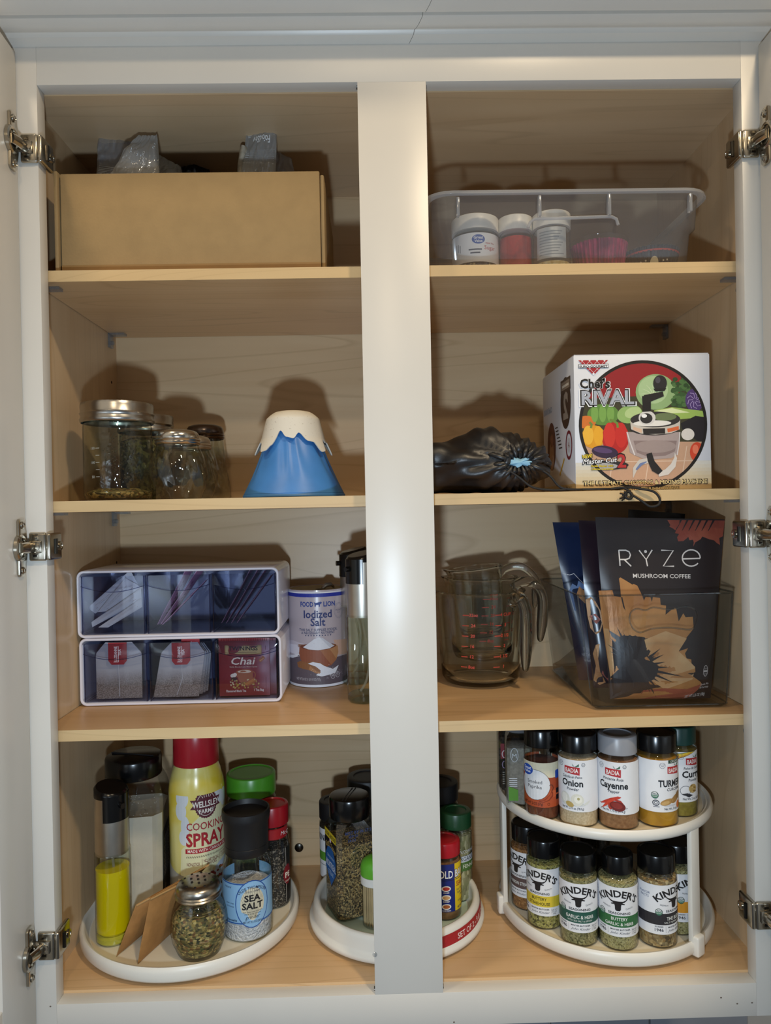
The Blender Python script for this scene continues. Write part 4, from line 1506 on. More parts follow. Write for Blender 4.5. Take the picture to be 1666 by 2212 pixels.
def organizer(label, z0, dx):
    x0, x1 = OX0 + dx, OX1 + dx
    o = thing('tea_organizer', label, 'organizer', ((x0 + x1) / 2, yo + 0.06, z0), group=None)
    dp = 0.122
    t = 0.0034
    m = MB()

    def ring_(y, i, r):
        return [(a, y, b) for a, b in rrect(x0 + i, z0 + i, x1 - i, z0 + OH - i, r, 6)]
    L_ = [ring_(yo + dp, 0, 0.009), ring_(yo + 0.001, 0, 0.009), ring_(yo, 0.0008, 0.0085), ring_(yo, t - 0.0008, 0.0062), ring_(yo + 0.001, t, 0.0058), ring_(yo + dp - 0.003, t, 0.0058)]
    loft(m, L_)
    n = len(L_[0])
    m.f.append(tuple(range(n)))
    m.m.append(0)
    m.f.append(tuple(5 * n + i for i in range(n - 1, -1, -1)))
    m.m.append(0)
    part('shell', m, ORGW, o, world=True, smooth=40)
    bw = (x1 - x0 - 2 * t) / 3
    for k in range(3):
        a0, a1 = x0 + t + bw * k + 0.0012, x0 + t + bw * (k + 1) - 0.0012
        zb_, zt_ = z0 + t + 0.0006, z0 + OH - t - 0.0045
        f0 = yo + 0.0035
        d = MB()
        w_ = 0.0016
        d.box(a0, a1, f0, f0 + w_, zb_, zt_)                       # front
        d.box(a0, a0 + w_, f0 + w_, yo + dp - 0.012, zb_, zt_)     # sides, back, floor
        d.box(a1 - w_, a1, f0 + w_, yo + dp - 0.012, zb_, zt_)
        d.box(a0, a1, yo + dp - 0.012, yo + dp - 0.0105, zb_, zt_)
        d.box(a0 + w_, a1 - w_, f0 + w_, yo + dp - 0.012, zb_, zb_ + w_)
        dr = part('drawer', d, DRAWER, o, world=True, smooth=20)
        # scooped finger pull across the top of the drawer front

        def pull(s, q, a0=a0, a1=a1, zt_=zt_):
            sag = 0.0125 + 0.0075 * math.sin(PI * s)
            return (a0 + (a1 - a0) * s, yo + 0.0026 - 0.0022 * math.sin(PI * q * 0.5) * math.sin(PI * s) ** 0.4, zt_ - sag * q)
        part('finger_pull', MB().grid(pull, 20, 6), DRAWP, dr, world=True, smooth=60)
        part('pull_edge', MB().tube([pull(s / 20, 1.0) for s in range(21)], 0.00045, 6), DRAWE, dr, world=True)
        for xe_ in (a0 + 0.0012, a1 - 0.0012):
            part('drawer_edge', MB().tube([(xe_, yo + 0.0030, zb_), (xe_, yo + 0.0030, zt_)], 0.0007, 6), DRAWE, dr, world=True)
    return o


DRAWER = thin_glass('drawer_plastic_shaded', 'e8eaf0', '868ba2', 0.02, 1.0)  # grey-blue tint puts the organizer's inner shade into the clear plastic
DRAWP = thin_glass('pull_plastic', 'f2f4fa', 'a8aec4', 0.03, 0.8)
DRAWE = thin_glass('plastic_edge', 'b4bad6', '5a6088', 0.05, 2.0)
Z1 = S3 + 0.0006
Z2 = Z1 + OH + 0.0004
organizer('white tea organizer with three clear drawers of tea bags, lowest of the stack', Z1, 0.0)
organizer('white tea organizer with three clear drawers of sweetener packets, topmost of the stack', Z2, -0.0015)


def local_print(p, o, f, W, H, name='print', parent=None, **k):
    b = p.build(name, lambda u, v, h: f(u / W, v / H, 1.0, h), parent or o, **k)
    b.data.transform(Matrix.Translation(-o.location))
    return b


def pk(x, y, ox=160, oy=1190, k=6.504):
    return (ox + x / k, oy + y / k)


# sugar packets in the upper left drawer
WP = pbr('sugar_paper', 'dcdde2', 0.55, var=0.05, vscale=60, bmp=0.2, bscale=120)
yd = yo + 0.010
for i, (q4, yy) in enumerate((([(190, 800), (300, 880), (900, 470), (790, 270)], 0.020), ([(330, 860), (470, 850), (960, 520), (720, 380)], 0.014), ([(245, 1000), (260, 1070), (950, 700), (940, 520)], 0.008), ([(340, 1075), (480, 1075), (955, 790), (950, 660)], 0.003))):
    c = [P(*pk(*a), yd + yy) for a in q4]
    f = surf(*c, 0.0022, 0.0010, i * 3.1, 60)
    o = thing('sugar_packet', 'white paper sugar packet %s in the upper organizer' % ('at the back of the pile', 'second from the back of the pile', 'lying on the lowest packet', 'at the bottom of the pile')[i], 'sugar packet', (c[0] + c[1]) / 2, group='white sugar packets in the upper organizer')
    part('paper', packet(MB(), f, 14, 8), WP, o, world=True, smooth=60)
    p = Print()
    p.text('Pure cane sugar for table use only', 14, 30, 1.5, '8a4a34', wide=44, rot=PI / 2).text('WHITE SUGAR  NET WT 0.1 OZ', 19, 30, 1.3, '7a6a60', wide=36, rot=PI / 2).rect(24, 6, 25, 54, '8a4a34')
    local_print(p, o, f, 38.0, 60.0, 'lettering')


def edge_packet(i, bot, top, depth, shift, y, mat, lab, grp, txt, bulge=0.0012, hh=0.0):
    """packet standing on its long edge: its near edge runs bot->top, the sheet goes back into the drawer"""
    a, b = P(*bot, y), P(*top, y)
    c, d = b + Vector((shift, depth, -0.001)), a + Vector((shift, depth, 0.0005))
    f = surf(a, d, c, b, bulge, 0.0006, i * 2.3, 80)
    o = thing('sweetener_packet', lab, 'sweetener packet', (a + d) / 2, group=grp)
    part('paper', packet(MB(), f, 8, 14), mat, o, world=True, smooth=60)
    p = Print()
    for k in range(9):
        p.rect(11, 10 + k * 4.4, 15.5, 12.6 + k * 4.4, 'a05a86' if 'pink' in lab else '8a5a86').rect(22, 14 + k * 3.4, 24.4, 16.2 + k * 3.4, 'a05a86' if 'pink' in lab else '8a5a86')
    local_print(p, o, f, 38.0, 60.0, 'lettering')


PINK = pbr('pink_paper', 'cf9fc4', 0.5, var=0.06, vscale=60)
PURP = pbr('plum_paper', '7d5676', 0.5, var=0.1, vscale=60)
for i, (b, t) in enumerate((((340, 1349), (402, 1230)), ((347, 1349), (426, 1232)), ((351, 1350), (444, 1254)))):
    edge_packet(i, b, t, 0.034, 0.002 if i < 2 else -0.004, yd + 0.010 - i * 0.003, PINK, '%s pink sweetener packet of the fan in the upper organizer' % ('steepest', 'middle', 'most slanting')[i], 'pink sweetener packets in the upper organizer', 'SWEETENER')
for i, (b, t) in enumerate((((479, 1346), (540, 1232)), ((489, 1346), (556, 1232)), ((500, 1346), (571, 1233)), ((512, 1345), (584, 1244)))):
    edge_packet(i + 5, b, t, 0.036, -0.001, yd + 0.010 - i * 0.002, PURP, '%s plum sweetener packet of the fan in the upper organizer' % ('steepest', 'second steepest', 'second most slanting', 'most slanting')[i], 'plum sweetener packets in the upper organizer', 'SWEETENER')


# tea bags
def tea_mat():
    m, nt, N, L, bs = new_mat('tea_bag_paper')
    t = N.new('ShaderNodeTexCoord')
    s = N.new('ShaderNodeSeparateXYZ')
    L.new(t.outputs['Object'], s.inputs[0])
    n = tex_noise(nt, t.outputs['Object'], 900, 2)
    n2 = tex_noise(nt, t.outputs['Object'], 60, 2)
    a = N.new('ShaderNodeMath')
    a.operation = 'MULTIPLY_ADD'
    L.new(n2, a.inputs[0])
    a.inputs[1].default_value = 0.014
    L.new(s.outputs['Z'], a.inputs[2])
    f = N.new('ShaderNodeMapRange')
    f.inputs['From Min'].default_value = 0.024
    f.inputs['From Max'].default_value = 0.044
    L.new(a.outputs[0], f.inputs[0])
    mx = N.new('ShaderNodeMix')
    mx.data_type = 'RGBA'
    L.new(f.outputs[0], mx.inputs['Factor'])
    L.new(ramp(nt, n, [(0.40, lin('75685e')), (0.60, lin('a89c92'))]), mx.inputs['A'])
    mx.inputs['B'].default_value = lin('c9c8c8')
    L.new(mx.outputs['Result'], bs.inputs['Base Color'])
    bs.inputs['Roughness'].default_value = 0.8
    return m


TEAP = tea_mat()
TAGR = pbr('red_tag', 'b8323a', 0.5, var=0.04)


def tea_bag(label, bl, br, tr, tl, y, tag_c, grp=None):
    c = [P(*bl, y), P(*br, y), P(*tr, y + 0.006), P(*tl, y + 0.006)]
    g0 = surf(*c, 0.0030, 0.0008, tag_c[0], 60)

    def f(s, t, side=1.0, h=0.0):
        k = 1.0 if t < 0.80 else 1.0 - (t - 0.80) / 0.20 * 0.42
        return g0(0.5 + (s - 0.5) * k, t, side, h)
    o = thing('tea_bag', label, 'tea bag', (c[0] + c[1]) / 2, group=grp)
    part('paper', packet(MB(), f, 14, 16), TEAP, o, world=True, smooth=60)
    # paper tag hanging on its string
    tc = P(*tag_c, y - 0.0042)
    w2, h2 = 0.0118, 0.0140
    out = [(-w2, h2), (-w2, -h2 + 0.005), (-w2 + 0.004, -h2), (w2 - 0.004, -h2), (w2, -h2 + 0.005), (w2, h2)]
    m = MB().prism(out, lambda a, b: (tc.x + a, tc.y, tc.z + b), lambda a, b: (tc.x + a, tc.y - 0.0005, tc.z + b))
    tg = part('tag', m, TAGR, o, world=True, smooth=0, label='red paper tag')
    p = Print().text('LUZIANNE', -0.5, 0, 3.6, 'efe3e3', wide=19, rot=PI / 2, bold=0.02).text('TEA', 4.6, 1.5, 3.4, 'efe3e3', rot=PI / 2, bold=0.02).line([(1.2, -10.5), (1.2, 10), (-2, 7)], 0.7, 'efe3e3').line([(-5, -10.5), (1.2, -10.5)], 0.6, 'efe3e3')
    p.build('lettering', lambda u, v, h: (tc.x + u / 1000, tc.y - 0.0005 - h, tc.z + v / 1000), tg, world=True)
    b0 = f(0.52, 0.04, 1.0, 0.0006)
    part('string', MB().tube([Vector((tc.x + 0.001, tc.y, tc.z - h2)), Vector((tc.x + 0.001, tc.y + 0.001, tc.z - h2 - 0.018)), b0 + Vector((0, -0.0006, 0))], 0.00035, 5), PAPERW, o, world=True)
    return o


ytb = yo + 0.010
tea_bag('pale paper tea bag with a red tag alone in its drawer', (209, 1510), (308, 1507), (306, 1386), (207, 1388), ytb, (254, 1412))
tea_bag('pale paper tea bag with a red tag leaning in the drawer beside the red packet', (332, 1506), (430, 1504), (446, 1385), (352, 1387), ytb, (391, 1412))
for k in range(3):
    tea_bag(('pale tea bag directly behind the leaning tagged tea bag', 'pale tea bag third in line in the middle drawer', 'pale tea bag rearmost in the middle drawer')[k], (346 + k * 5, 1500 - k * 2), (438 + k * 6, 1498 - k * 3), (450 + k * 4, 1388), (366 + k * 5, 1388), ytb + 0.010 + k * 0.007, (412, 1402), 'tea bags behind another in the middle drawer')

# printed tea packet(s)
TWR = pbr('chai_foil', '8a2226', 0.34, var=0.08, vscale=40)
for k in range(2):
    yt = yo + 0.011 + k * 0.010
    c = [P(475 + k * 14, 1504 - k, yt), P(584 + k * 14, 1501 - k, yt), P(582 + k * 14, 1378, yt + 0.004), P(472 + k * 14, 1379, yt + 0.004)]
    f = surf(*c, 0.0022, 0.0006, 4.4 + k, 60)
    o = thing('tea_packet', ('red foil chai tea packet at the front of its drawer', 'red foil tea packet behind the chai packet in the same drawer')[k], 'tea packet', (c[0] + c[1]) / 2)
    part('foil', packet(MB(), f, 14, 14), TWR, o, world=True, smooth=60)
    if k == 0:
        # crop 380,1190 at 6.408: the packet spans x 590..1300, y 1190..2010
        A = lambda x, y: ((x - 590) / 710 * 65.0, (2010 - y) / 820 * 72.0)
        p = Print()
        p.rect(*A(678, 1420), *A(1190, 1288), 'b79a58', 1, 1.2).rect(*A(690, 1410), *A(1180, 1298), 'cdb478', 2, 1.0)
        p.text('TWININGS', A(935, 1365)[0], A(935, 1362)[1], 5.0, '1d1712', 3, wide=37, bold=0.02).rect(*A(740, 1392), *A(1120, 1386), '6a5428', 3)
        p.text('Chai', A(935, 1560)[0], A(935, 1562)[1], 9.0, 'f0e6d8', 3, wide=31, shear=0.2, bold=0.012)
        p.text('Richly Blended with Warm Spices', A(935, 1600)[0], A(935, 1605)[1], 1.7, 'e0cfc0', 3, wide=35)
        p.ell(*A(960, 1740), 9.6, 9.0, 'a8603a', 3).rect(*A(832, 1740), *A(1062, 1655), 'a8603a', 3, 1).ell(*A(950, 1660), 10.6, 2.6, 'a34f2c', 4).ell(*A(950, 1663), 8.8, 1.9, 'e6d2bc', 5)
        p.ring(*A(1068, 1715), 3.4, 4.6, 1.2, 'a8603a', 3)
        R5 = random.Random(9)
        for _ in range(46):
            x, y = R5.uniform(740, 1180), R5.uniform(1780, 1900)
            p.ell(*A(x, y), R5.uniform(0.7, 1.7), R5.uniform(0.6, 1.1), R5.choice(['b59a3c', 'c9b46a', '8a6a2a', 'd8cfa0']), 5, 10, R5.uniform(0, 3))
        p.ell(*A(790, 1720), 3.6, 2.6, 'e6ddd0', 4).ell(*A(815, 1705), 2.4, 2.2, 'f0e8dc', 5).ell(*A(800, 1765), 4.2, 2.2, '4a2418', 4)
        p.line([A(955, 1850), A(1085, 1780)], 3.2, 'c07a38', 6).line([A(980, 1865), A(1110, 1800)], 2.2, 'a8622c', 6).line([A(1160, 1520), A(1225, 1460)], 4.2, 'a8683c', 4).line([A(1165, 1515), A(1225, 1475)], 1.0, 'd8a070', 5)
        p.text('Flavoured Black Tea', A(825, 1955)[0], A(825, 1955)[1], 2.9, 'f0e8e0', 3, wide=25.5, bold=0.02).text('1 Tea Bag', A(1145, 1945)[0], A(1145, 1945)[1], 2.9, 'f0e8e0', 3, wide=12.5, bold=0.02)
        p.line([A(665, 1300), A(665, 1990)], 0.5, '6e181c', 1).line([A(1245, 1300), A(1245, 1990)], 0.5, '6e181c', 1)
        local_print(p, o, f, 65.0, 72.0, 'packet_print', dh=0.00004)
    m = MB()
    for j in range(26):
        s = 0.06 + 0.88 * j / 25
        m.tube([f(s, 0.995, 1.0, 0.0002), f(s, 0.955, 1.0, 0.0004)], 0.0004, 5)
    part('crimped_edge', m, TWR, o, world=True)


# ================================================================== salt canister
rs = 0.0415
qs = PZ(688, 1485, S3 + 0.0006)
qs.y += rs
xs_ = P(688, 1400, qs.y).x
so = thing('salt_canister', 'round cardboard salt canister with a blue band and a bowl of salt on its label', 'canister', (xs_, qs.y, S3 + 0.0006))
phs = facing(xs_, qs.y)
HS = 0.1345
SALTL = pbr('salt_label', 'b7acb4', 0.3, var=0.05, vscale=20, coat=0.3)
part('can_body', MB().lathe([(0, 0.0), (rs - 0.0006, 0.0), (rs, 0.0006), (rs, HS - 0.003), (rs + 0.0006, HS - 0.0025), (rs + 0.0006, HS - 0.0006), (rs - 0.0012, HS - 0.0004), (rs - 0.0018, HS - 0.002), (0, HS - 0.002)], 64), SALTL, so)
part('paper_top', MB().lathe([(rs - 0.0020, HS - 0.0018), (0, HS - 0.0018)], 48), pbr('greyboard', 'a89a7c', 0.85, var=0.15, vscale=80), so)
sp = MB()
sp.tube([(0.008, -0.012, HS - 0.0016), (0.013, -0.009, HS + 0.003), (0.020, -0.003, HS + 0.0035), (0.024, 0.003, HS - 0.0008)], [0.003, 0.0035, 0.003, 0.002], 8, flat=0.4)
part('pour_spout', sp, pbr('spout_metal', '9a8f84', 0.35, 0.8), so)
part('spout_hole', MB().lathe([(0.0052, HS - 0.0015), (0, HS - 0.0014)], 18, (0.004, -0.017, 0)), HOLE, so)


def SA(x, y):
    return (rs * 1000 * math.asin(max(-0.999, min(0.999, (x - 555) / 395.0))), (1925 - y) / 1325.0 * 132.0 + 0.0 + 10.0 * (1 - math.cos(math.asin(max(-0.999, min(0.999, (x - 555) / 395.0))))))


p = Print()
p.rect(-64, 0.3, 64, 3.6, 'e0e2ee', 1).rect(-64, 124.5, 64, 129.6, '21309a', 1).rect(-64, 129.6, 64, 131.6, 'dcdde6', 1)
# blurred kitchen backdrop: soft grey and white masses, then the dark table
p.poly([(-64, 62), (-40, 63), (-20, 60), (-20, 45), (-64, 44)], 'c4bcc6', 1).poly([(-64, 56), (-34, 58), (-26, 50), (-34, 44), (-64, 46)], 'd6d2dc', 1).poly([(22, 64), (40, 62), (64, 60), (64, 40), (30, 42)], 'c9a796', 1).rect(-30, 55, -16, 59, '8e6a58', 2)
p.poly([(-64, 36), (-44, 38), (-30, 44), (-14, 38), (40, 40), (64, 38), (64, 3.6), (-64, 3.6)], '5d525c', 2).poly([(-64, 40), (-44, 42), (-30, 46), (-20, 44), (-30, 42), (-44, 38), (-64, 37)], 'dcdce4', 2)
p.text('FOOD', SA(412, 0)[0], SA(555, 806)[1], 6.6, '26408e', 4, wide=19, bold=0.03).text('LION', SA(710, 0)[0], SA(555, 806)[1], 6.6, '26408e', 4, wide=17.4, bold=0.03)
lx, ly = SA(560, 0)[0], SA(555, 808)[1]
p.poly([(lx - 4.6, ly), (lx - 3.2, ly), (lx - 2.6, ly + 2.4), (lx + 1.0, ly + 2.6), (lx + 1.2, ly), (lx + 2.6, ly), (lx + 2.8, ly + 3.0), (lx + 5.6, ly + 5.2), (lx + 4.4, ly + 6.8), (lx + 2.0, ly + 6.4), (lx - 3.0, ly + 5.2), (lx - 5.6, ly + 6.6), (lx - 4.8, ly + 3.6)], '26408e', 4)
p.text('Iodized', 0, SA(555, 962)[1], 10.4, '26346e', 4, wide=40, bold=0.02).text('Salt', 0, SA(555, 1072)[1], 10.4, '26346e', 4, wide=20.5, bold=0.02)
p.text('THIS SALT SUPPLIES IODIDE,', 0.5, SA(555, 1146)[1], 3.4, '353f68', 4, wide=56, bold=0.012).text('A NECESSARY NUTRIENT', 0, SA(555, 1188)[1], 3.4, '353f68', 4, wide=49, bold=0.012)
for k in range(10):
    p.ell(-17.5 + k * 3.9, 71.5, 0.9, 0.9, '353f68', 4, 10)
p.ring(32.5, SA(555, 880)[1], 9, 11, 0.5, '8d8a9c', 3).ring(32.5, SA(555, 880)[1], 7.4, 9.2, 0.35, '8d8a9c', 3).text('MONEY', 32.5, SA(555, 884)[1], 2.4, '6a6880', 4).text('BACK', 32.5, SA(555, 915)[1], 1.8, '8d8a9c', 4)
bowl = [(-28, 55), (-22, 57.5), (22, 57.5), (29, 55), (30, 46), (26, 36), (18, 29.5), (8, 27), (-8, 27), (-18, 30), (-26, 37), (-29, 46)]
p.poly(bowl, '8c4f36', 4).poly([(-2, 57.5), (22, 57.5), (29, 55), (30, 46), (26, 36), (18, 30), (10, 40)], '9c6544', 5).poly([(12, 57), (22, 57.5), (29, 55), (30, 46), (26, 37), (20, 46)], 'b08058', 6)
p.ell(0, 56.0, 26.5, 4.6, '6e3a28', 6).poly([(-22, 55.2), (-14, 60.5), (-6, 66.5), (1, 69.2), (6, 68.2), (14, 62), (23, 56), (16, 53), (0, 51.4), (-14, 52.6)], 'd9dce6', 7).poly([(2, 69), (6, 68.2), (14, 62), (23, 56), (16, 54)], 'c3c6d2', 8)
p.poly([(-33, 33), (-27, 36), (-17, 34.5), (-8, 36.5), (2, 34.5), (8, 30.5), (3, 23), (-4, 20), (-14, 24), (-22, 25), (-31, 27)], '8a5a36', 9).poly([(-15, 33), (-8, 35.2), (2, 33.2), (8, 29), (20, 24), (30, 28), (24, 18), (4, 15), (-4, 17), (3, 23), (-4, 29)], 'dfe2ec', 10).poly([(-12, 30), (-2, 22), (3, 21.5), (1, 19), (-4, 19.6), (-14, 25)], 'a8774c', 11)
R6 = random.Random(4)
for _ in range(120):
    p.ell(R6.gauss(14, 12), R6.gauss(19.5, 3.2), 0.35, 0.3, 'd9dce6', 11, 6)
p.text('NET WT 26 OZ (1 LB 10 OZ) 737g', -16, 9.6, 3.4, 'c9c4cc', 10, wide=36).ring(20, 14.5, 3.4, 4.2, 0.5, 'd4d2da', 10).text('0', 20, 13.6, 3, 'e2e2e8', 11).ring(28, 15, 3.2, 4.0, 0.5, 'd4d2da', 10).text('5', 28, 14, 3, 'e2e2e8', 11)
p.build('label_print', cylmap(rs, 0.0, phs), so, 4.0, h0=0.00010, dh=0.00003)


# ================================================================== oil sprayers
SPG = thin_glass('sprayer_glass', 'f6f9f6', '808882', 0.015, 1.8)


def sprayer(label, x, y, z0, r, H, phi, oil=None, group=None):
    o = thing('oil_sprayer', label, 'oil sprayer', (x, y, z0), group=group)
    hg = H * 0.595
    part('glass_bottle', MB().lathe([(0, 0.0), (r - 0.003, 0.0), (r, 0.003), (r, hg - 0.004), (r - 0.0012, hg - 0.001), (r - 0.002, hg)], 48), SPG, o)
    part('glass_foot', MB().lathe([(0, 0.0006), (r - 0.0035, 0.0006), (r - 0.0008, 0.0036), (r - 0.0010, 0.0085), (r - 0.004, 0.0110), (0, 0.0115)], 40), thin_glass('foot_glass', 'dfe6e0', '7c857e', 0.01, 2.4) if not oil else pbr('oil_foot', 'b8b03a', 0.1, coat=1.0), o)
    part('dip_tube', MB().tube(spline([(0, 0, hg), (0.002, -0.002, hg * 0.8), (0.008, -0.008, hg * 0.5), (0.004, -0.008, hg * 0.25), (-0.004, -0.008, 0.014)], 6), 0.0016, 8), thin_glass('tube_plastic', 'e6e2c0', 'a09860', 0.1, 1.5, 0.2), o)
    if oil:
        part('oil', MB().lathe([(0, 0.012), (r - 0.004, 0.0115), (r - 0.0012, 0.015), (r - 0.0012, hg * 0.80), (0, hg * 0.80)], 40), oil, o)
    rc = r - 0.0014
    part('collar', MB().lathe([(rc, hg - 0.004), (rc + 0.0002, hg - 0.003), (rc + 0.0002, H * 0.955), (rc - 0.002, H * 0.965)], 48), BRUSH, o)
    # black pump top with its front button panel
    m = MB()
    m.lathe([(rc + 0.0004, H * 0.945), (rc + 0.0006, H * 0.955), (rc + 0.0004, H * 0.985), (rc - 0.002, H), (0, H)], 48, mod=None)
    m.v = [(a, b, c + (0.0045 * (-(a * math.sin(phi) - b * math.cos(phi))) / rc if c > H * 0.96 else 0)) for a, b, c in m.v]

    def pan(s, t, k=0.0):
        a = phi + (s - 0.5) * 2.1
        return ((rc + 0.0012 - k) * math.sin(a), -(rc + 0.0012 - k) * math.cos(a), H * (0.800 + 0.165 * t))
    m.grid(lambda s, t: pan(s, t), 18, 1)
    m.grid(lambda s, t: pan(1 - s, t, 0.0016), 18, 1)
    for (s0, s1, t0, t1) in ((0, 1, 0, 0), (0, 0, 0, 1), (1, 1, 0, 1)):
        m.grid(lambda s, t: pan(s0 + (s1 - s0) * s, t0 + (t1 - t0) * s, 0.0016 * t), 18, 1)
    cp_ = part('pump_cap', m, BLACKP, o, smooth=40)
    a = phi
    part('nozzle', MB().tube([((rc + 0.0005) * math.sin(a), -(rc + 0.0005) * math.cos(a), H * 0.90), ((rc + 0.006) * math.sin(a), -(rc + 0.006) * math.cos(a), H * 0.90)], 0.0034, 12), BLACKP, cp_)
    return o


q = PZ(786, 1522, S3 + 0.0006)
sprayer('empty glass oil sprayer with a chrome collar standing nearest the cabinet mullion', q.x, q.y + 0.0205, S3 + 0.0006, 0.0205, 0.188, facing(q.x, q.y) - 0.95)
q = PZ(768, 1481, S3 + 0.0006)
sprayer('empty glass oil sprayer with a black nozzle touching the salt canister', q.x, q.y + 0.0205, S3 + 0.0006, 0.0205, 0.188, facing(q.x, q.y) - 1.35)


# ================================================================== LOWER-MIDDLE SHELF, right: nested measuring cups
CUPG = solid_glass('cup_glass', 'f6f8f4')
CUPH = solid_glass('handle_glass', 'fafcfa')
CUPB = thin_glass('cup_base_glass', 'd8dcd0', '5c6258', 0.01, 2.4)


def cup(label, x, y, z0, rb, rt, H, ha, hl, ho, spout, tilt=None, marks=True, hw=0.0078):
    o = thing('measuring_cup', label, 'measuring cup', (x, y, z0), tilt=tilt)

    def mod(r, z, a):
        d = (a - spout + PI) % (2 * PI) - PI
        k = max(0.0, (z - H * 0.80) / (H * 0.2))
        return r * (1 + 0.14 * k * k * math.exp(-(d / 0.22) ** 2))
    outer = [(rb * 0.80, 0.001), (rb * 0.92, 0.003), (rb, 0.011)] + [(rb + (rt - rb) * t, 0.011 + (H - 0.013) * t) for t in (0.25, 0.5, 0.75, 0.88, 0.95, 1.0)] + [(rt + 0.0014, H - 0.0006), (rt + 0.0010, H + 0.0008), (rt - 0.0028, H + 0.0008)]
    inner = [(rt - 0.0036 - (rt - rb) * t, H - 0.002 - (H - 0.014) * t) for t in (0.0, 0.12, 0.3, 0.6, 0.85)] + [(rb * 0.90, 0.013), (rb * 0.75, 0.0085)]
    inner = inner[:-1] + [(rb * 0.80, 0.0092), (rb * 0.5, 0.0078), (0, 0.0076)]
    part('glass_wall', MB().lathe([(0, 0.0022), (rb * 0.72, 0.0018)] + outer + inner, 72, mod=mod), CUPG, o, smooth=60)
    sa, ca = math.sin(ha), math.cos(ha)
    R_ = lambda d, z: Vector((d * sa, -d * ca, z))
    pth = spline([R_(rt - 0.004, H - 0.014), R_(rt + 0.006, H - 0.006), R_(rt + ho * 0.65, H - 0.006), R_(rt + ho, H - 0.022), R_(rt + ho * 1.02, H - hl * 0.6), R_(rt + ho * 0.92, H - hl)], 5)
    n = len(pth)
    rad = [hw * (0.9 if i < 3 else 1.0) * (1.0 if i < n - 4 else 1.0 - 0.12 * (i - n + 4)) for i in range(n)]
    tipd = (pth[-1] - pth[-2]).normalized()
    pth += [pth[-1] + tipd * hw * 0.5, pth[-1] + tipd * hw * 0.8]
    rad += [hw * 0.5, hw * 0.2]
    part('handle', MB().tube(pth, rad, 14), CUPH, o, smooth=80)
    if marks:
        p = Print()
        for side, c0 in ((0, -1.15), (1, -0.45)):
            for k in range(6):
                v = 30 + k * (H * 1000 - 44) / 6
                p.rect(c0 * rt * 1000, v, c0 * rt * 1000 + 9, v + 1.2, 'b8402c')
                p.text(('1', '1 1/2', '2', '2 1/2', '3', '4 CUP')[k] if side else ('8oz', '12', '16', '20', '24', '32oz')[k], c0 * rt * 1000 + 15, v - 1, 4.2, 'b8402c', bold=0.03)
        p.build('red_markings', lambda u, v, h: cylmap(rb + (rt - rb) * max(0, v / 1000 - 0.011) / (H - 0.013) + 0.0002, 0.0, ha)(u, v, h), o, 5.0)
    return o


cxp, cyp = P(1038, 1400, 0.212).x, 0.212
cup('large glass measuring cup with red markings, outermost of the nest', cxp, cyp, S3 + 0.0006, 0.0545, 0.0630, 0.128, math.radians(38), 0.096, 0.020, math.radians(-112))
cup('medium glass measuring cup nested inside the large one', cxp + 0.003, cyp + 0.001, S3 + 0.0006 + 0.0330, 0.0420, 0.0500, 0.113, math.radians(62), 0.080, 0.036, math.radians(-110), hw=0.0072)
cup('small glass measuring cup tilted inside the medium one', cxp + 0.004, cyp + 0.002, S3 + 0.0006 + 0.0640, 0.0310, 0.0380, 0.0960, math.radians(78), 0.060, 0.042, math.radians(-108), tilt=(0, math.radians(-6)), marks=False, hw=0.0055)


# ================================================================== LOWER-MIDDLE SHELF, right: clear bin of coffee pouches
yb0 = PZ(1430, 1531, S3 + 0.0006).y
bx0, bx1 = P(1284, 1528, yb0).x, P(1576, 1524, yb0).x
tx0, tx1 = P(1253, 1290, yb0 - 0.004).x, P(1590, 1278, yb0 - 0.004).x
bzt = P(1420, 1284, yb0 - 0.004).z
zb0 = S3 + 0.0006
ybk = yb0 + 0.205
tx1 = min(tx1, XWR - 0.004)
ob = thing('clear_bin', 'clear plastic bin holding foil coffee pouches', 'storage bin', ((bx0 + bx1) / 2, yb0 + 0.1, zb0))
L0 = [rloop(bx0 + 0.004, bx1 - 0.004, yb0 + 0.004, ybk - 0.004, 0.006, zb0), rloop(bx0, bx1, yb0, ybk, 0.008, zb0 + 0.004), rloop(tx0, tx1, yb0 - 0.005, ybk + 0.004, 0.010, bzt)]
part('bin_wall', loft(MB(), L0, cap0=True), SMOKE, ob, world=True, smooth=50)
lp = [Vector(a) for a in L0[2]]
part('bin_rim', MB().tube(lp + [lp[0]], 0.0012, 6, cap=False), thin_glass('bin_edge', 'dfe4e8', '8b949c', 0.03, 2.5), ob, world=True)
lp = [Vector(a) for a in L0[1]]
part('bin_foot', MB().tube(lp + [lp[0]], 0.0011, 6, cap=False), MATS['bin_edge'], ob, world=True)
for k in (3, 21):
    part('corner_edge', MB().tube([L0[1][k], L0[2][k]], 0.0010, 6), MATS['bin_edge'], ob, world=True)
hp = [(1360, 1335), (1364, 1322), (1376, 1315), (1395, 1318), (1412, 1312), (1440, 1316), (1462, 1314), (1480, 1310), (1498, 1314), (1506, 1328), (1502, 1350), (1490, 1360), (1450, 1356), (1410, 1358), (1384, 1366), (1370, 1360), (1362, 1346), (1360, 1335)]
hpf = lambda v: yb0 - 0.0035 * (1528 - v) / 240 - 0.0008
part('hand_hole', MB().tube(spline([P(u, v, hpf(v)) for u, v in hp], 4), 0.0011, 6, cap=False), MATS['bin_edge'], ob, world=True)


def copper_mat(name, a, b, c):
    return pbr(name, a, 0.42, 0.25, var=0.3, vscale=22, col2=b, bmp=0.25, bscale=260, bdist=0.0008)


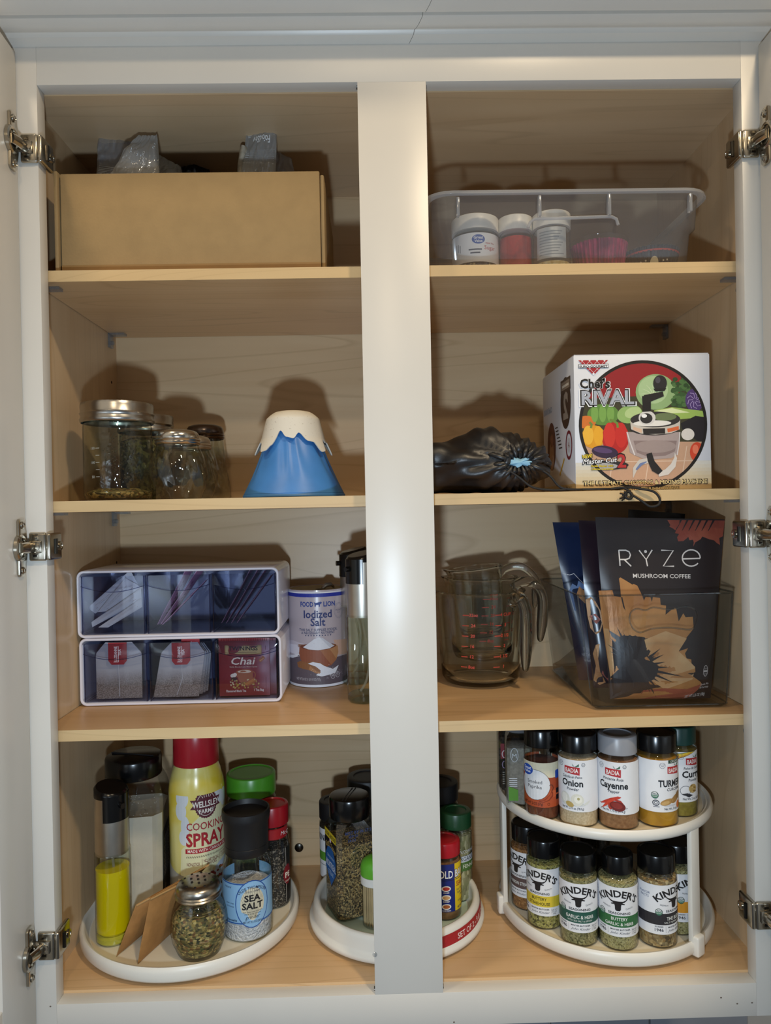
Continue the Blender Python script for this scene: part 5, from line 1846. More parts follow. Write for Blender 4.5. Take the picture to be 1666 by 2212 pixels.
COP = copper_mat('copper_print', 'c08e58', '9c6a40', None)
COPR = copper_mat('rose_print', 'a8604c', '8a4438', None)
COPL = copper_mat('pale_copper_print', 'd2b184', 'b88a5c', None)
POUCH = pbr('pouch_black', '2a2426', 0.38, var=0.08, vscale=10)
POUCHP = pbr('pouch_plum', '2c1f28', 0.24, var=0.15, vscale=12)
POUCHB = pbr('pouch_navy', '16264a', 0.30, var=0.2, vscale=12)
POUCHK = pbr('pouch_inky', '0c0b0e', 0.25, var=0.2, vscale=12)


def pouch(name, label, q4, y0_, y1_, bulge, mat, seed, wr=0.0016, pw=0.45, zmin=None):
    c = [P(*q4[0], y0_), P(*q4[1], y0_), P(*q4[2], y1_), P(*q4[3], y1_)]
    if zmin:
        c[0].z = max(c[0].z, zmin)
        c[1].z = max(c[1].z, zmin)
    g0 = surf(*c, bulge, wr, seed, 22, pw)

    def f(s, t, side=1.0, h=0.0):
        k = (1 - t) ** 1.3 * 1.25 if t < 0.85 else 0.12      # fullest low down, pinched flat at the zip seal
        p_ = g0(s, t, 0.0)
        q_ = g0(s, t, side)
        return p_ + (q_ - p_) * max(k, 0.10) + (q_ - p_).normalized() * h
    o = thing(name, label, 'coffee pouch', (c[0] + c[1]) / 2)
    part('foil', packet(MB(), f, 20, 26), mat, o, world=True, smooth=70)
    return o, f


zbin = zb0 + 0.003
o, f = pouch('coffee_pouch', 'dark coffee pouch with a copper mushroom print at the front of the clear bin', [(1318, 1510), (1535, 1508), (1566, 1122), (1286, 1117)], yb0 + 0.024, yb0 + 0.030, 0.018, POUCH, 1.5, zmin=zbin)
W_, H_ = 165.0, 225.0


def A(x, y):
    t = (1572 - y) / 1477.0
    xl, xr = 547 - 95 * t, 1448 + 30 * t
    return ((x - xl) / (xr - xl) * W_, t * H_)


p = Print()
fl = [(548, 1400), (500, 1000), (468, 695), (572, 686), (585, 735), (640, 742), (636, 660), (628, 592), (640, 583), (690, 612), (735, 640), (745, 634), (775, 648), (800, 700), (815, 735), (825, 768), (840, 738), (880, 740), (890, 778), (900, 738), (958, 745), (962, 800), (1006, 806), (1000, 880),
      (1050, 840), (1090, 830), (1072, 822), (1110, 932), (1150, 868), (1170, 900), (1232, 896), (1240, 990), (1180, 1060), (1130, 1115), (1150, 1110), (1110, 1172), (1192, 1148), (1165, 1190), (1180, 1230), (1222, 1238), (1225, 1275), (1258, 1300), (1262, 1342), (1200, 1350), (1240, 1375),
      (1320, 1425), (1335, 1445), (1300, 1490), (1240, 1545), (1190, 1572), (560, 1572)]
p.poly([A(*a) for a in fl], COP, 1)
p.poly([A(*a) for a in ((820, 1080), (1000, 1010), (1180, 1070), (1110, 1172), (1190, 1240), (1258, 1300), (1240, 1400), (1000, 1480), (870, 1400), (860, 1250))], COPL, 2)
p.poly([A(*a) for a in ((780, 1572), (820, 1490), (1000, 1470), (1200, 1480), (1330, 1440), (1300, 1490), (1240, 1545), (1190, 1572))], COPR, 3)
p.poly([A(*a) for a in ((508, 1000), (538, 1000), (575, 1310), (548, 1400))], COPL, 2)
DK = POUCH
p.poly([A(*a) for a in ((548, 1572), (545, 1390), (600, 1330), (640, 1300), (622, 1250), (640, 1190), (700, 1150), (770, 1170), (830, 1240), (880, 1250), (940, 1290), (930, 1350), (900, 1400), (830, 1430), (800, 1470), (770, 1500), (700, 1540), (680, 1572))], DK, 4)
for k, (a, l) in enumerate(((95, 230), (112, 330), (122, 300), (132, 340), (142, 310), (150, 260), (160, 200), (80, 210), (68, 190), (55, 180), (42, 250), (28, 240), (12, 230), (0, 260), (-12, 400), (-24, 330), (-36, 220), (-48, 240), (-58, 330), (-70, 300), (-80, 320), (-92, 290), (-104, 260), (102, 280), (116, 250), (36, 170), (62, 160), (-64, 260), (-86, 240))):
    ar = math.radians(a)
    cx_, cy_ = 770, 1300
    tip = (cx_ + l * math.cos(ar), cy_ - l * math.sin(ar) * 0.92)
    b1 = (cx_ + 110 * math.cos(ar + 0.12), cy_ - 110 * math.sin(ar + 0.12))
    b2 = (cx_ + 110 * math.cos(ar - 0.12), cy_ - 110 * math.sin(ar - 0.12))
    p.poly([A(*b1), A(*b2), A(*tip)], DK, 5)
for pts in (((640, 742), (650, 742), (672, 850), (655, 820)), ((600, 980), (640, 1050), (700, 1150), (640, 1090)), ((540, 1010), (620, 1060), (690, 1160), (560, 1060)), ((1190, 1350), (1260, 1345), (1230, 1362)), ((555, 560), (565, 560), (560, 600))):
    p.poly([A(*a) for a in pts], DK, 5)
top = [(1020, 108), (1045, 150), (1036, 162), (1070, 180), (1090, 195), (1082, 215), (1115, 222), (1100, 250), (1110, 282), (1150, 280), (1172, 262), (1190, 245), (1200, 272), (1228, 268), (1236, 290), (1232, 325), (1246, 290), (1290, 262), (1302, 240), (1360, 262), (1400, 270), (1420, 290), (1450, 308), (1440, 250), (1470, 235), (1478, 104)]
p.poly([A(*a) for a in top], COPR, 1)
for k in range(6):
    x = 1120 + k * 52
    p.poly([A(x, 104), A(x + 18, 104), A(x - 28, 190), A(x - 36, 196)], DK, 2)
WL = 'd8d4d2'
p.line([A(640, 490), A(634, 360)], 1.7, WL, 3).line([A(634, 363), A(690, 362), A(716, 374), A(726, 400), A(716, 426), A(690, 437), A(640, 438)], 1.7, WL, 3).line([A(675, 438), A(730, 492)], 1.7, WL, 3)
p.line([A(796, 360), A(852, 436), A(902, 356)], 1.7, WL, 3).line([A(852, 436), A(862, 490)], 1.7, WL, 3).ell(*A(848, 370), 1.9, 1.9, WL, 3, 14)
p.line([A(974, 358), A(1072, 358), A(990, 488), A(1078, 487)], 1.7, WL, 3)
p.line([A(1146, 426), A(1291, 420)], 1.7, WL, 3).line([A(1218 + 73 * math.cos(t), 418 - 67 * math.sin(t)) for t in [0.0 + k * 0.28 for k in range(21)]], 1.7, WL, 3)
p.text('MUSHROOM COFFEE', *A(978, 584), 5.0, WL, 3, wide=79, bold=0.012)
p.text('NET WT 6.35 OZ (180g)', *A(1285, 1548), 4.0, WL, 4, wide=33, rot=0.10).text('Drink Mix', *A(1362, 1450), 2.4, WL, 4, rot=0.1).text('30 Servings', *A(1358, 1475), 2.4, WL, 4, rot=0.1)
p.ring(*A(1360, 1335), 4.0, 7.0, 0.9, 'b9b4b2', 4).rect(*A(1340, 1345), *A(1380, 1330), 'b9b4b2', 4).text('USDA', *A(1360, 1322), 1.8, 'b9b4b2', 4).text('ORGANIC', *A(1360, 1364), 1.4, 'b9b4b2', 4)
local_print(p, o, f, W_, H_, 'pouch_print', step=6.0, dh=0.00005)
o, f = pouch('coffee_pouch', 'glossy plum coffee pouch squeezed behind the front pouch in the clear bin', [(1282, 1485), (1490, 1485), (1510, 1132), (1249, 1124)], yb0 + 0.066, yb0 + 0.072, 0.014, POUCHP, 4.1, 0.005, zmin=zbin)
p = Print()
p.poly([(0.5, 118), (8, 122), (14, 116), (20, 104), (22, 88), (17, 76), (10, 72), (3, 80), (1, 96)], COP, 1).poly([(3, 96), (12, 100), (19, 92), (12, 86)], COPR, 2)
p.poly([(1, 10), (6, 30), (3, 46), (8, 58), (14, 60), (10, 40), (12, 22), (20, 8), (10, 4)], COP, 1).poly([(14, 20), (24, 44), (28, 70), (30, 40), (24, 10)], COPR, 1)
local_print(p, o, f, W_, H_, 'pouch_print', dh=0.00005)
o, f = pouch('coffee_pouch', 'navy blue coffee pouch with a mountain print at the left of the clear bin', [(1252, 1470), (1400, 1470), (1412, 1130), (1194, 1128)], yb0 + 0.108, yb0 + 0.114, 0.014, POUCHB, 7.7, 0.005, zmin=zbin)
p = Print()
p.poly([(8, 128), (16, 138), (24, 134), (28, 142), (36, 138), (44, 130), (60, 124), (60, 90), (12, 100)], '6f8fc4', 1).poly([(20, 122), (28, 134), (36, 128), (42, 116), (34, 110)], 'c08a58', 2).poly([(34, 140), (42, 130), (54, 118), (50, 136)], 'a87850', 2)
p.line([(2, 152), (14, 150), (22, 152), (32, 142), (40, 136), (50, 128)], 0.9, 'd4d8e2', 2)
p.text('RYZE', 96, 176, 22, 'd4d8e2', 2, wide=92).text('MUSHROOM', 96, 160, 6, 'd4d8e2', 2, wide=86)
p.rect(0, 4, 60, 60, '1b1a22', 1).text('20 Servings', 30, 44, 4, 'b9bcc6', 2).text('NET WT', 24, 36, 4, 'b9bcc6', 2).text('Whole bean', 30, 28, 4, 'b9bcc6', 2)
local_print(p, o, f, W_, H_, 'pouch_print', dh=0.00005)
pouch('coffee_pouch', 'plain black pouch showing only its top edge at the back of the clear bin', [(1352, 1460), (1448, 1460), (1480, 1110), (1358, 1100)], yb0 + 0.150, yb0 + 0.156, 0.012, POUCHK, 9.2, 0.004, zmin=zb0 + 0.008)
# ================================================================== CABINET FLOOR: turntables
def turntable_tray(o, zf, R, zr0, zr1, zin, name='tray', foot=True, step=False):
    wall_ = 0.0065
    prof = [(0, zr0 + 0.001), (R - 0.016, zr0 + 0.001), (R - 0.009, zr0), (R - 0.003, zr0 + 0.001), (R - 0.0006, zr0 + 0.004), (R, zr1 - 0.006), (R - 0.001, zr1 - 0.002), (R - 0.003, zr1), (R - wall_ + 0.001, zr1 - 0.0006), (R - wall_ - 0.0005, zr1 - 0.003),
            (R - wall_ - 0.002, zin + 0.004), (R - wall_ - 0.005, zin), (0, zin)]
    if step:
        prof = [(0, zr0 + 0.001), (R - 0.012, zr0 + 0.001), (R - 0.004, zr0), (R - 0.0008, zr0 + 0.002), (R, zr0 + 0.006), (R - 0.001, zr0 + 0.0085), (R - 0.004, zr0 + 0.010), (R - 0.0050, zr0 + 0.013), (R - 0.0058, zr1 - 0.006), (R - 0.0075, zr1 - 0.0015), (R - 0.0105, zr1), (R - 0.0135, zr1 - 0.0012),
                (R - 0.0150, zr1 - 0.005), (R - 0.0160, zin + 0.004), (R - 0.019, zin), (0, zin)]
    t = part(name, MB().lathe(prof, 128), TRAYW, o, smooth=50)
    part('tray_liner', MB().lathe([(R - wall_ - 0.006 if not step else R - 0.020, zin + 0.0002), (0, zin + 0.0002)], 96), TRAYC if not step else pbr('mint_liner', 'b9cfc4', 0.5), t)
    return t


# --- left turntable
T1 = Vector((P(418, 2000, 0.155).x, 0.155, ZF + 0.0003))
o = thing('turntable', 'plain white single-tier turntable crowded with oil and seasonings', 'turntable', T1)
turntable_tray(o, 0, 0.1390, 0.0036, 0.0222, 0.0105)
part('turntable_base', MB().lathe([(0, 0), (0.085, 0), (0.085, 0.002), (0.08, 0.0044), (0, 0.0044)], 64), WHITEP, o)
# --- middle turntable
T2 = Vector((P(858, 2000, 0.152).x, 0.152, ZF + 0.0003))
o2 = thing('turntable', 'white single-tier turntable with a red printed sleeve band, behind the mullion', 'turntable', T2)
tr2 = turntable_tray(o2, 0, 0.1150, 0.003, 0.0340, 0.0075, step=True)
# red paper sleeve on the right front of its outer wall
SLR = pbr('red_sleeve', 'a81d28', 0.45, var=0.12, vscale=260)
m = MB()
a0, a1 = math.radians(-12), math.radians(100)


def slv(s, t, k=0.0):
    a = a0 + (a1 - a0) * s
    r = 0.1109 - 0.0009 * t + k
    return (r * math.sin(a), -r * math.cos(a), 0.0135 + 0.0135 * t)


m.grid(lambda s, t: slv(s, t), 40, 2)
sl = part('sleeve_band', m, SLR, tr2, smooth=60)
p = Print()
p.text('SET OF 2 - 9 & 12 INCH', 6, 3.2, 6.6, 'ead6d4', wide=94, bold=0.015)
for k in range(26):
    p.line([(-120 + k * 2.2, 0.6), (-114 + k * 2.2, 13)], 0.18, '8d1620', 1)
    p.line([(-114 + k * 2.2, 0.6), (-120 + k * 2.2, 13)], 0.18, '8d1620', 1)
p.build('sleeve_lettering', lambda u, v, h: slv(0.655 + u / 217.0, v / 13.5, h), sl, 4.0)
# --- right two-tier turntable
T3 = Vector((P(1303, 2000, 0.156).x, 0.156, ZF + 0.0003))
o3 = thing('turntable', 'off-white two-tier turntable full of spice jars', 'turntable', T3)
turntable_tray(o3, 0, 0.1372, 0.0036, 0.0205, 0.0130, 'lower_tray')
ZU = 0.1485
turntable_tray(o3, 0, 0.1372, ZU, ZU + 0.0140, ZU + 0.0075, 'upper_tray')
part('turntable_base', MB().lathe([(0, 0), (0.085, 0), (0.085, 0.002), (0.08, 0.0044), (0, 0.0044)], 64), WHITEP, o3)
for a in (35, 155, -87):
    ar = math.radians(a)
    s_, c_ = math.sin(ar), math.cos(ar)

    def B(u, w, z):
        """u tangential, w radial outwards from R"""
        r = 0.1372 + w
        return (r * s_ + u * c_, -r * c_ + u * s_, z)
    m = MB()
    v = [B(u, w, z) for u in (-0.0085, 0.0085) for w in (-0.0075, -0.0015) for z in (0.018, ZU + 0.004)]
    m.add(v, [(0, 1, 3, 2), (4, 6, 7, 5), (0, 4, 5, 1), (2, 3, 7, 6), (0, 2, 6, 4), (1, 5, 7, 3)])
    pl = part('post', m, TRAYW, o3, bevel=0.0012)
    m = MB()
    v = [B(u, w, z) for u in (-0.0075, 0.0075) for w in (-0.0078, 0.0048) for z in (0.0030, 0.0270)]
    m.add(v, [(0, 1, 3, 2), (4, 6, 7, 5), (0, 4, 5, 1), (2, 3, 7, 6), (0, 2, 6, 4), (1, 5, 7, 3)])
    part('post_clip', m, TRAYW, pl, bevel=0.0025, seg=3)

Z1F = T1.z + 0.0109      # standing heights on the three floors
Z2F = T2.z + 0.0079
Z3F = T3.z + 0.0134
Z3U = T3.z + ZU + 0.0079


def at_base(u, v, z, r):
    """centre of a round thing whose nearest base point is at photo pixel (u, v)"""
    q = PZ(u, v, z)
    d = Vector((q.x - CAM.x, q.y - CAM.y, 0)).normalized()
    return q + d * r


# ================================================================== left turntable: things
OIL = pbr('olive_oil', 'dcc800', 0.12, var=0.06, vscale=20, coat=1.0)
mo = OIL.node_tree.nodes['Principled BSDF']
mo.inputs['Transmission Weight'].default_value = 0.1
mo.inputs['IOR'].default_value = 1.2
q = at_base(247, 2048, Z1F, 0.0212)
sprayer('glass oil sprayer full of yellow olive oil on the plain white turntable', q.x, q.y, Z1F, 0.0212, 0.190, facing(q.x, q.y) + 0.55, OIL)

# flour-like container: square with chamfered corners
FL = pbr('pale_powder', 'd8cdb8', 0.8, var=0.08, vscale=60, bmp=0.2, bscale=300)


def sq_loop(h, ch, z, rot=0.0):
    pts = [(h - ch, -h), (h, -h + ch), (h, h - ch), (h - ch, h), (-h + ch, h), (-h, h - ch), (-h, -h + ch), (-h + ch, -h)]
    # round each chamfer a little
    ca, sa = math.cos(rot), math.sin(rot)
    return [(x * ca - y * sa, x * sa + y * ca, z) for x, y in pts]


yF = 0.166
qF = Vector((P(292, 1800, yF).x, yF, Z1F))
of = thing('powder_container', 'large square clear container of pale powder with a black flip lid', 'container', qF)
rF = math.radians(8)
m = MB()
loft(m, [sq_loop(0.037, 0.010, 0.0, rF), sq_loop(0.0390, 0.011, 0.003, rF), sq_loop(0.0410, 0.0115, 0.158, rF), sq_loop(0.039, 0.012, 0.167, rF), sq_loop(0.034, 0.013, 0.180, rF), sq_loop(0.033, 0.0185, 0.186, rF)], cap0=True)
part('container_wall', m, PLAST, of, smooth=30)
m = MB()
loft(m, [sq_loop(0.0360, 0.010, 0.0012, rF), sq_loop(0.0380, 0.0107, 0.004, rF), sq_loop(0.0395, 0.0110, 0.138, rF), sq_loop(0.035, 0.010, 0.1365, rF)], cap0=True, cap1=True)
part('contents', m, FL, of, smooth=30)
R7 = random.Random(12)
m = MB()
for k in range(46):
    a = facing(qF.x, qF.y) + R7.uniform(-0.45, 0.75)
    z = R7.uniform(0.132, 0.168)
    rr = 0.0395 - max(0, z - 0.150) * 0.35
    m.lathe([(0, 0.0006), (R7.uniform(0.0005, 0.0016), 0.0)], 6, (rr * math.sin(a), -rr * math.cos(a), z))
part('powder_specks', m, pbr('speck', 'dcd6ca', 0.9), of, kind='stuff')
m = MB().lathe([(0.0355, 0.181), (0.0362, 0.1825), (0.0362, 0.204), (0.0352, 0.2065), (0.0335, 0.2075), (0, 0.2085)], 56)
l_ = part('lid', m, BLACKP, of, smooth=40)
part('flap_seam', MB().tube([(-0.030, 0.004, 0.2086), (0.030, -0.012, 0.2086)], 0.0010, 6), BLACKM, l_)
m = MB()
ca, sa = math.cos(rF), math.sin(rF)
FM = lambda u, v, h: ((0.0391 + v * 0.0000137 + h) * ca - (u / 1000) * sa, (0.0391 + v * 0.0000137 + h) * sa + (u / 1000) * ca, v / 1000)
p = Print().rect(-29, 8, 29, 112, '17140f', 0, 3)
for k in range(13):
    p.text('Nutrition facts per serving 100g', -4, 100 - k * 4.0, 2.0, 'c9c4ba', 2, wide=42 - (k * 5 % 11))
p.ring(-16, 34, 5.4, 5.4, 0.8, '9a8a80', 2).text('KP', -16, 32, 4.4, '9a8a80', 2)
for k in range(4):
    p.rect(-24, 10 + k * 4, 20 - k * 5, 12 + k * 4, 'b9b4aa', 2)
p.text('BEST BY', -8, 140, 4.0, '3a3630', 2, rot=0.1).text('OF SALE', -10, 134, 4.0, '3a3630', 2, rot=0.1)
p.build('label_print', FM, of, h0=0.0003, dh=0.00006)

# cooking spray can
yS = 0.168
rS = 0.0362
qS = Vector((P(427, 1800, yS).x, yS, Z1F))
oc = thing('spray_can', 'yellow cooking spray can with a red cap', 'spray can', qS)
HSC = 0.205
part('can_body', MB().lathe([(0, 0.001), (rS - 0.003, 0.0), (rS, 0.003), (rS, 0.162), (rS - 0.0012, 0.172), (rS - 0.005, 0.186), (rS - 0.0080, 0.194), (rS - 0.0085, 0.197)], 64), pbr('can_yellow', 'dfc63a', 0.25, var=0.1, vscale=14, coat=0.5, col2='e8dc8a', lo=0.45, hi=0.6), oc, smooth=50)
part('cap', MB().lathe([(rS - 0.0068, 0.195), (rS - 0.0062, 0.196), (rS - 0.0072, 0.250), (rS - 0.0090, 0.2525), (0, 0.253)], 56), pbr('red_cap', 'b0202c', 0.3, var=0.08), oc)
phS = facing(qS.x, qS.y)
# artwork: crop 190,1590 at 5.374; can centre x 1270, radius ~305, base line unseen
SM = lambda x: rS * 1000 * math.asin(max(-0.98, min(0.98, (x - 1272) / 305.0)))
zS = lambda x, y: 196.0 - (y - 318 + 44 * (1 - math.cos(math.asin(max(-0.98, min(0.98, (x - 1272) / 305.0)))))) / 5.374 / 1.62
p = Print()
CY = pbr('can_cream', 'e2e0b8', 0.25, var=0.05, coat=0.5)
CW = pbr('can_white', 'd9dfe6', 0.25, var=0.05, coat=0.5)
p.poly([(-10, 38), (-24, 60), (-22, 92), (-8, 106), (-12, 122), (2, 134), (14, 152), (30, 160), (52, 150), (56, 40)], CY, 0)
for (x_, y_, a_, b_) in ((-20, 158, 9, 12), (-22, 142, 8, 12), (-16, 122, 6, 14), (-18, 108, 7, 10), (30, 154, 12, 9), (44, 150, 9, 12)):
    p.ell(x_, y_, a_, b_, CW, 1)
cxw, cyw = 12.0, zS(1340, 720)
p.poly([(cxw + (15.2 + (0.8 if k % 2 else -0.4)) * math.cos(k * PI / 30), cyw + (18.0 + (0.8 if k % 2 else -0.4)) * math.sin(k * PI / 30)) for k in range(60)], '5a2230', 2)
p.ring(cxw, cyw, 12.8, 15.2, 0.6, 'e8e2d8', 3)
p.poly([(cxw - 21, cyw - 5.5), (cxw - 16.5, cyw), (cxw - 21, cyw + 6.5), (cxw + 21, cyw + 6.5), (cxw + 17, cyw), (cxw + 21, cyw - 5.5)], '5a2230', 4)
p.text('WELLSLEY', cxw, cyw - 3.4, 7.6, 'efeae2', 5, wide=36, bold=0.02).text('FARMS', cxw, cyw - 11.5, 5.4, 'efeae2', 5, wide=19, bold=0.02)
for k in range(5):
    a = PI / 2 + (k - 2) * 0.35
    p.line([(cxw + 7 * math.cos(a), cyw + 6 + 3 * math.sin(a)), (cxw + 9.5 * math.cos(a), cyw + 6 + 6.5 * math.sin(a))], 0.6, 'efeae2', 5)
p.text('COOKING', 13, zS(1330, 1000), 9.4, 'a8303a', 3, wide=54, bold=0.012).text('SPRAY', 13, zS(1330, 1180), 16.5, 'a8202c', 3, wide=56, bold=0.03)
p.poly([(-16, zS(1330, 1262)), (46, zS(1330, 1262)), (46, zS(1330, 1262) + 6.2), (-16, zS(1330, 1262) + 6.2)], 'a8202c', 3).text('MADE WITH CANOLA OIL', 15, zS(1330, 1250), 3.8, 'f0e6da', 4, wide=56, bold=0.012)
for k in range(26):
    x = -15 + k * 2.3
    p.line([(x, zS(1330, 1310)), (x + 1.4, zS(1330, 1290))], 0.7, '4a3a30', 3)
p.text('NON-STICK', -6, zS(1330, 1400), 4.2, '7a3630', 3, wide=17, bold=0.012).text('NO ARTIFICIAL', 18, zS(1330, 1375), 4.2, '7a3630', 3, wide=22, bold=0.012).text('FLAVORS', 18, zS(1330, 1410), 4.2, '7a3630', 3, wide=14, bold=0.012).text('FAT-FREE', 39, zS(1330, 1350), 3.6, '7a3630', 3, wide=13).text('COOKING', 39, zS(1330, 1384), 3.6, '7a3630', 3, wide=13)
p.rect(4.6, zS(1330, 1415), 5.1, zS(1330, 1330), '7a3630', 3).rect(30.6, zS(1330, 1400), 31.1, zS(1330, 1320), '7a3630', 3)
zb3 = zS(1330, 1530)
p.poly([(-56, 4), (56, 4), (56, zb3 + 10), (20, zb3 + 4), (-14, zb3), (-30, zb3 + 4), (-56, zb3 + 14)], '9a968c', 1).poly([(-26, 4), (-28, zb3 - 3), (-14, zb3 - 1), (16, zb3 + 2), (10, 4)], 'c9c2aa', 2).poly([(16, zb3 + 4), (30, zb3 + 12), (56, zb3 + 18), (56, 4), (10, 4)], 'b4c2d2', 2)
R8 = random.Random(3)
for k in range(40):
    p.ell(R8.uniform(12, 50), R8.uniform(zb3 - 26, zb3 + 6), R8.uniform(1.5, 3.6), R8.uniform(1.2, 2.8), R8.choice(['8a3a26', 'a8522e', '5a6a2e', 'c9b48a', '7a2a20', '4a3a24']), 3, 10)
p.build('can_print', cylmap(rS, 0.0, phS), oc, 4.0, h0=0.00012, dh=0.00004, clip=(-56, 3, 56, 162))


def smooth_lid(mb, r, z0, z1, rim=0.004, dip=0.0012, n=56):
    return mb.lathe([(r - 0.0005, z0), (r, z0 + 0.0006), (r, z1 - 0.0022), (r - 0.0008, z1 - 0.0006), (r - 0.0022, z1), (r - rim, z1), (r - rim - 0.0008, z1 - dip), (0, z1 - dip)], n)


# green-lidded jar at the back
yG = 0.215
qG = Vector((P(545, 1800, yG).x, yG, Z1F))
og = thing('seasoning_jar', 'wide jar of dried leaves with a bright green lid beside the spray can', 'jar', qG)
rG = 0.0340
part('jar_body', MB().lathe([(0, 0.0), (rG - 0.002, 0.0), (rG, 0.002), (rG, 0.128), (rG - 0.003, 0.135)], 48), GLASS, og)
part('contents', MB().lathe([(0, 0.001), (rG - 0.0015, 0.002), (rG - 0.0015, 0.122), (0, 0.122)], 36), grains('parsley', ['3a4420', '56602c', '2c3418', '6c7438'], 260), og)
part('lid', smooth_lid(MB(), rG, 0.135, 0.1625), pbr('green_lid', '4f9a2a', 0.3, var=0.08), og)

# red-lidded pepper jar
rP = 0.0225
qP = at_base(592, 1966, Z1F, rP)
op = thing('seasoning_jar', 'jar of black pepper with a red lid behind the sea salt grinder', 'jar', (qP.x, qP.y, Z1F))
phP = facing(qP.x, qP.y)
part('jar_body', MB().lathe([(0, 0.0), (rP - 0.002, 0.0), (rP, 0.002), (rP, 0.082), (rP - 0.0015, 0.090), (rP - 0.0035, 0.096), (rP - 0.0035, 0.108)], 44), GLASS, op)
part('contents', MB().lathe([(0, 0.001), (rP - 0.0012, 0.002), (rP - 0.0012, 0.078), (0, 0.079)], 36), grains('ground_pepper', ['0f0d0c', '1c1815', '3a332c', '0a0908', '8a8074'], 700), op)
part('neck_band', MB().lathe([(rP - 0.0032, 0.0905), (rP - 0.0022, 0.0915), (rP - 0.0022, 0.1040), (rP - 0.0032, 0.105)], 44), pbr('red_band', 'b02026', 0.4), op)
part('lid', smooth_lid(MB(), rP - 0.0005, 0.108, 0.134, 0.0045, 0.0014), pbr('red_lid', 'a81824', 0.3, var=0.08), op)
p = Print()
p.rect(18, 6, 40, 78, '151211', 0).rect(18.6, 6, 19.2, 78, 'd8d2c8', 1).ell(22, 42, 8, 13, '7a1520', 2).text('PE', 22, 38, 7.0, 'efe6da', 3, bold=0.03).text('COARSE', 22, 32, 2.4, 'efe6da', 3)
p.text('McC', 18, 97, 5.0, 'f0e2e0', 3, shear=0.2)
p.build('label_print', cylmap(rP, 0.0, phP), op, 4.0, h0=0.0002)

# sea salt grinder
rN = 0.0308
qN = at_base(537, 2039, Z1F, rN)
on = thing('salt_grinder', 'glass sea salt grinder with a black cap and a pale blue label', 'grinder', (qN.x, qN.y, Z1F))
phN = facing(qN.x, qN.y)
part('jar_body', MB().lathe([(0, 0.0), (rN - 0.003, 0.0), (rN, 0.003), (rN, 0.078), (rN - 0.001, 0.086), (rN - 0.0045, 0.098), (rN - 0.006, 0.104)], 56), GLASS, on)
part('contents', MB().lathe([(0, 0.001), (rN - 0.0025, 0.002), (rN - 0.0014, 0.004), (rN - 0.0014, 0.060), (rN * 0.6, 0.066), (rN * 0.2, 0.062), (0, 0.063)], 40), grains('coarse_salt', ['dcdde2', 'c9cad2', 'e8e8ec', 'bfc2cc'], 420, 0.4, 0.8), on)
cp_ = part('cap', MB().lathe([(rN - 0.0045, 0.101), (rN - 0.0038, 0.102), (rN - 0.0040, 0.111), (rN - 0.0046, 0.1116), (rN - 0.0038, 0.1122), (rN - 0.0030, 0.138), (rN - 0.0012, 0.143), (rN - 0.0006, 0.148), (rN - 0.0012, 0.1545), (rN - 0.0030, 0.1550), (rN - 0.0045, 0.149), (0, 0.147)], 56), BLACKM, on, smooth=40)
lb = part('label', cyl_label(MB(), rN, 0.024, 0.074, phN, 2.6, 60), pbr('label_blue', '86b4dc', 0.5, var=0.03), on)
p = Print()
p.rect(-80, 0.4, 80, 1.8, '23509a', 1).rect(-80, 48.2, 80, 49.6, '23509a', 1)
p.ell(6, 24, 21.5, 29, '23509a', 2).ell(6, 24, 20.3, 27.8, '8cb8de', 3)
p.poly([(6 + 15 * math.cos(t) * (1 if math.sin(t) > -0.5 else 0.55), 24 + 20 * math.sin(t)) for t in [k * PI / 20 for k in range(40)]], 'd0cbb4', 4)
for k in range(15):
    a = math.radians(20 + k * 10)
    p.line([(6 + 3 * math.cos(a), 4 + 6 * math.sin(a)), (6 + 14.5 * math.cos(a), 24 + 19 * math.sin(a))], [0.25, 0.5], '8f8c7c', 5)
p.text('OLDE THOMPSON', 6, 42.5, 3.6, '1d2a4a', 6, wide=36, arc=24, bold=0.012).text('Since 1944', 6, 38, 3.0, '2a3350', 6, shear=0.3)
p.text('SEA', 6, 27.5, 7.6, '14161c', 7, wide=20, bold=0.03).text('SALT', 6, 18, 7.6, '14161c', 7, wide=26, bold=0.03)
p.text('Salt does not support', 6, 14, 1.7, '2a2c34', 7, wide=24).text('ready body mineral', 6, 11.5, 1.7, '2a2c34', 7, wide=20).text('grinder', 6, 6.4, 4.2, '14161c', 7, shear=0.25).text('NET WT 9.5 OZ (269 g)', 6, 1.0, 2.6, '14161c', 7, wide=24, bold=0.012)
p.text('ocean, crops,', -23, 24, 2.0, '2a3a60', 6, wide=12).text('and minerals.', -23, 20, 2.0, '2a3a60', 6, wide=12).text('disposable', -21, 3.4, 2.6, '1d2a4a', 6, wide=15, shear=0.25, bold=0.02).text('natural', -26, 43, 2.6, '1d2a4a', 6, shear=0.2)
p.build('label_print', cylmap(rN, 0.024, phN), lb, 4.0, h0=0.0002, dh=0.00004)

# shaker of pepper flakes at the front
q = at_base(432, 2079, Z1F, 0.0265)
oS = shaker('round fluted shaker of dried herb and chilli flakes with a perforated metal lid', 0, q.y, 0.0850, 0.0335, 0.0272, ROUND, CHROME, HERBY, Z1F, 0.048, True, 10, 0.0, q.x, SHAKER)
m = MB()
ml_ = [c for c in bpy.data.objects if c.parent == oS and c.name.startswith('lid')][0]
ml_.data.materials[0] = pbr('dusty_lid', 'b8b2a6', 0.28, 1.0, var=0.2, vscale=260)

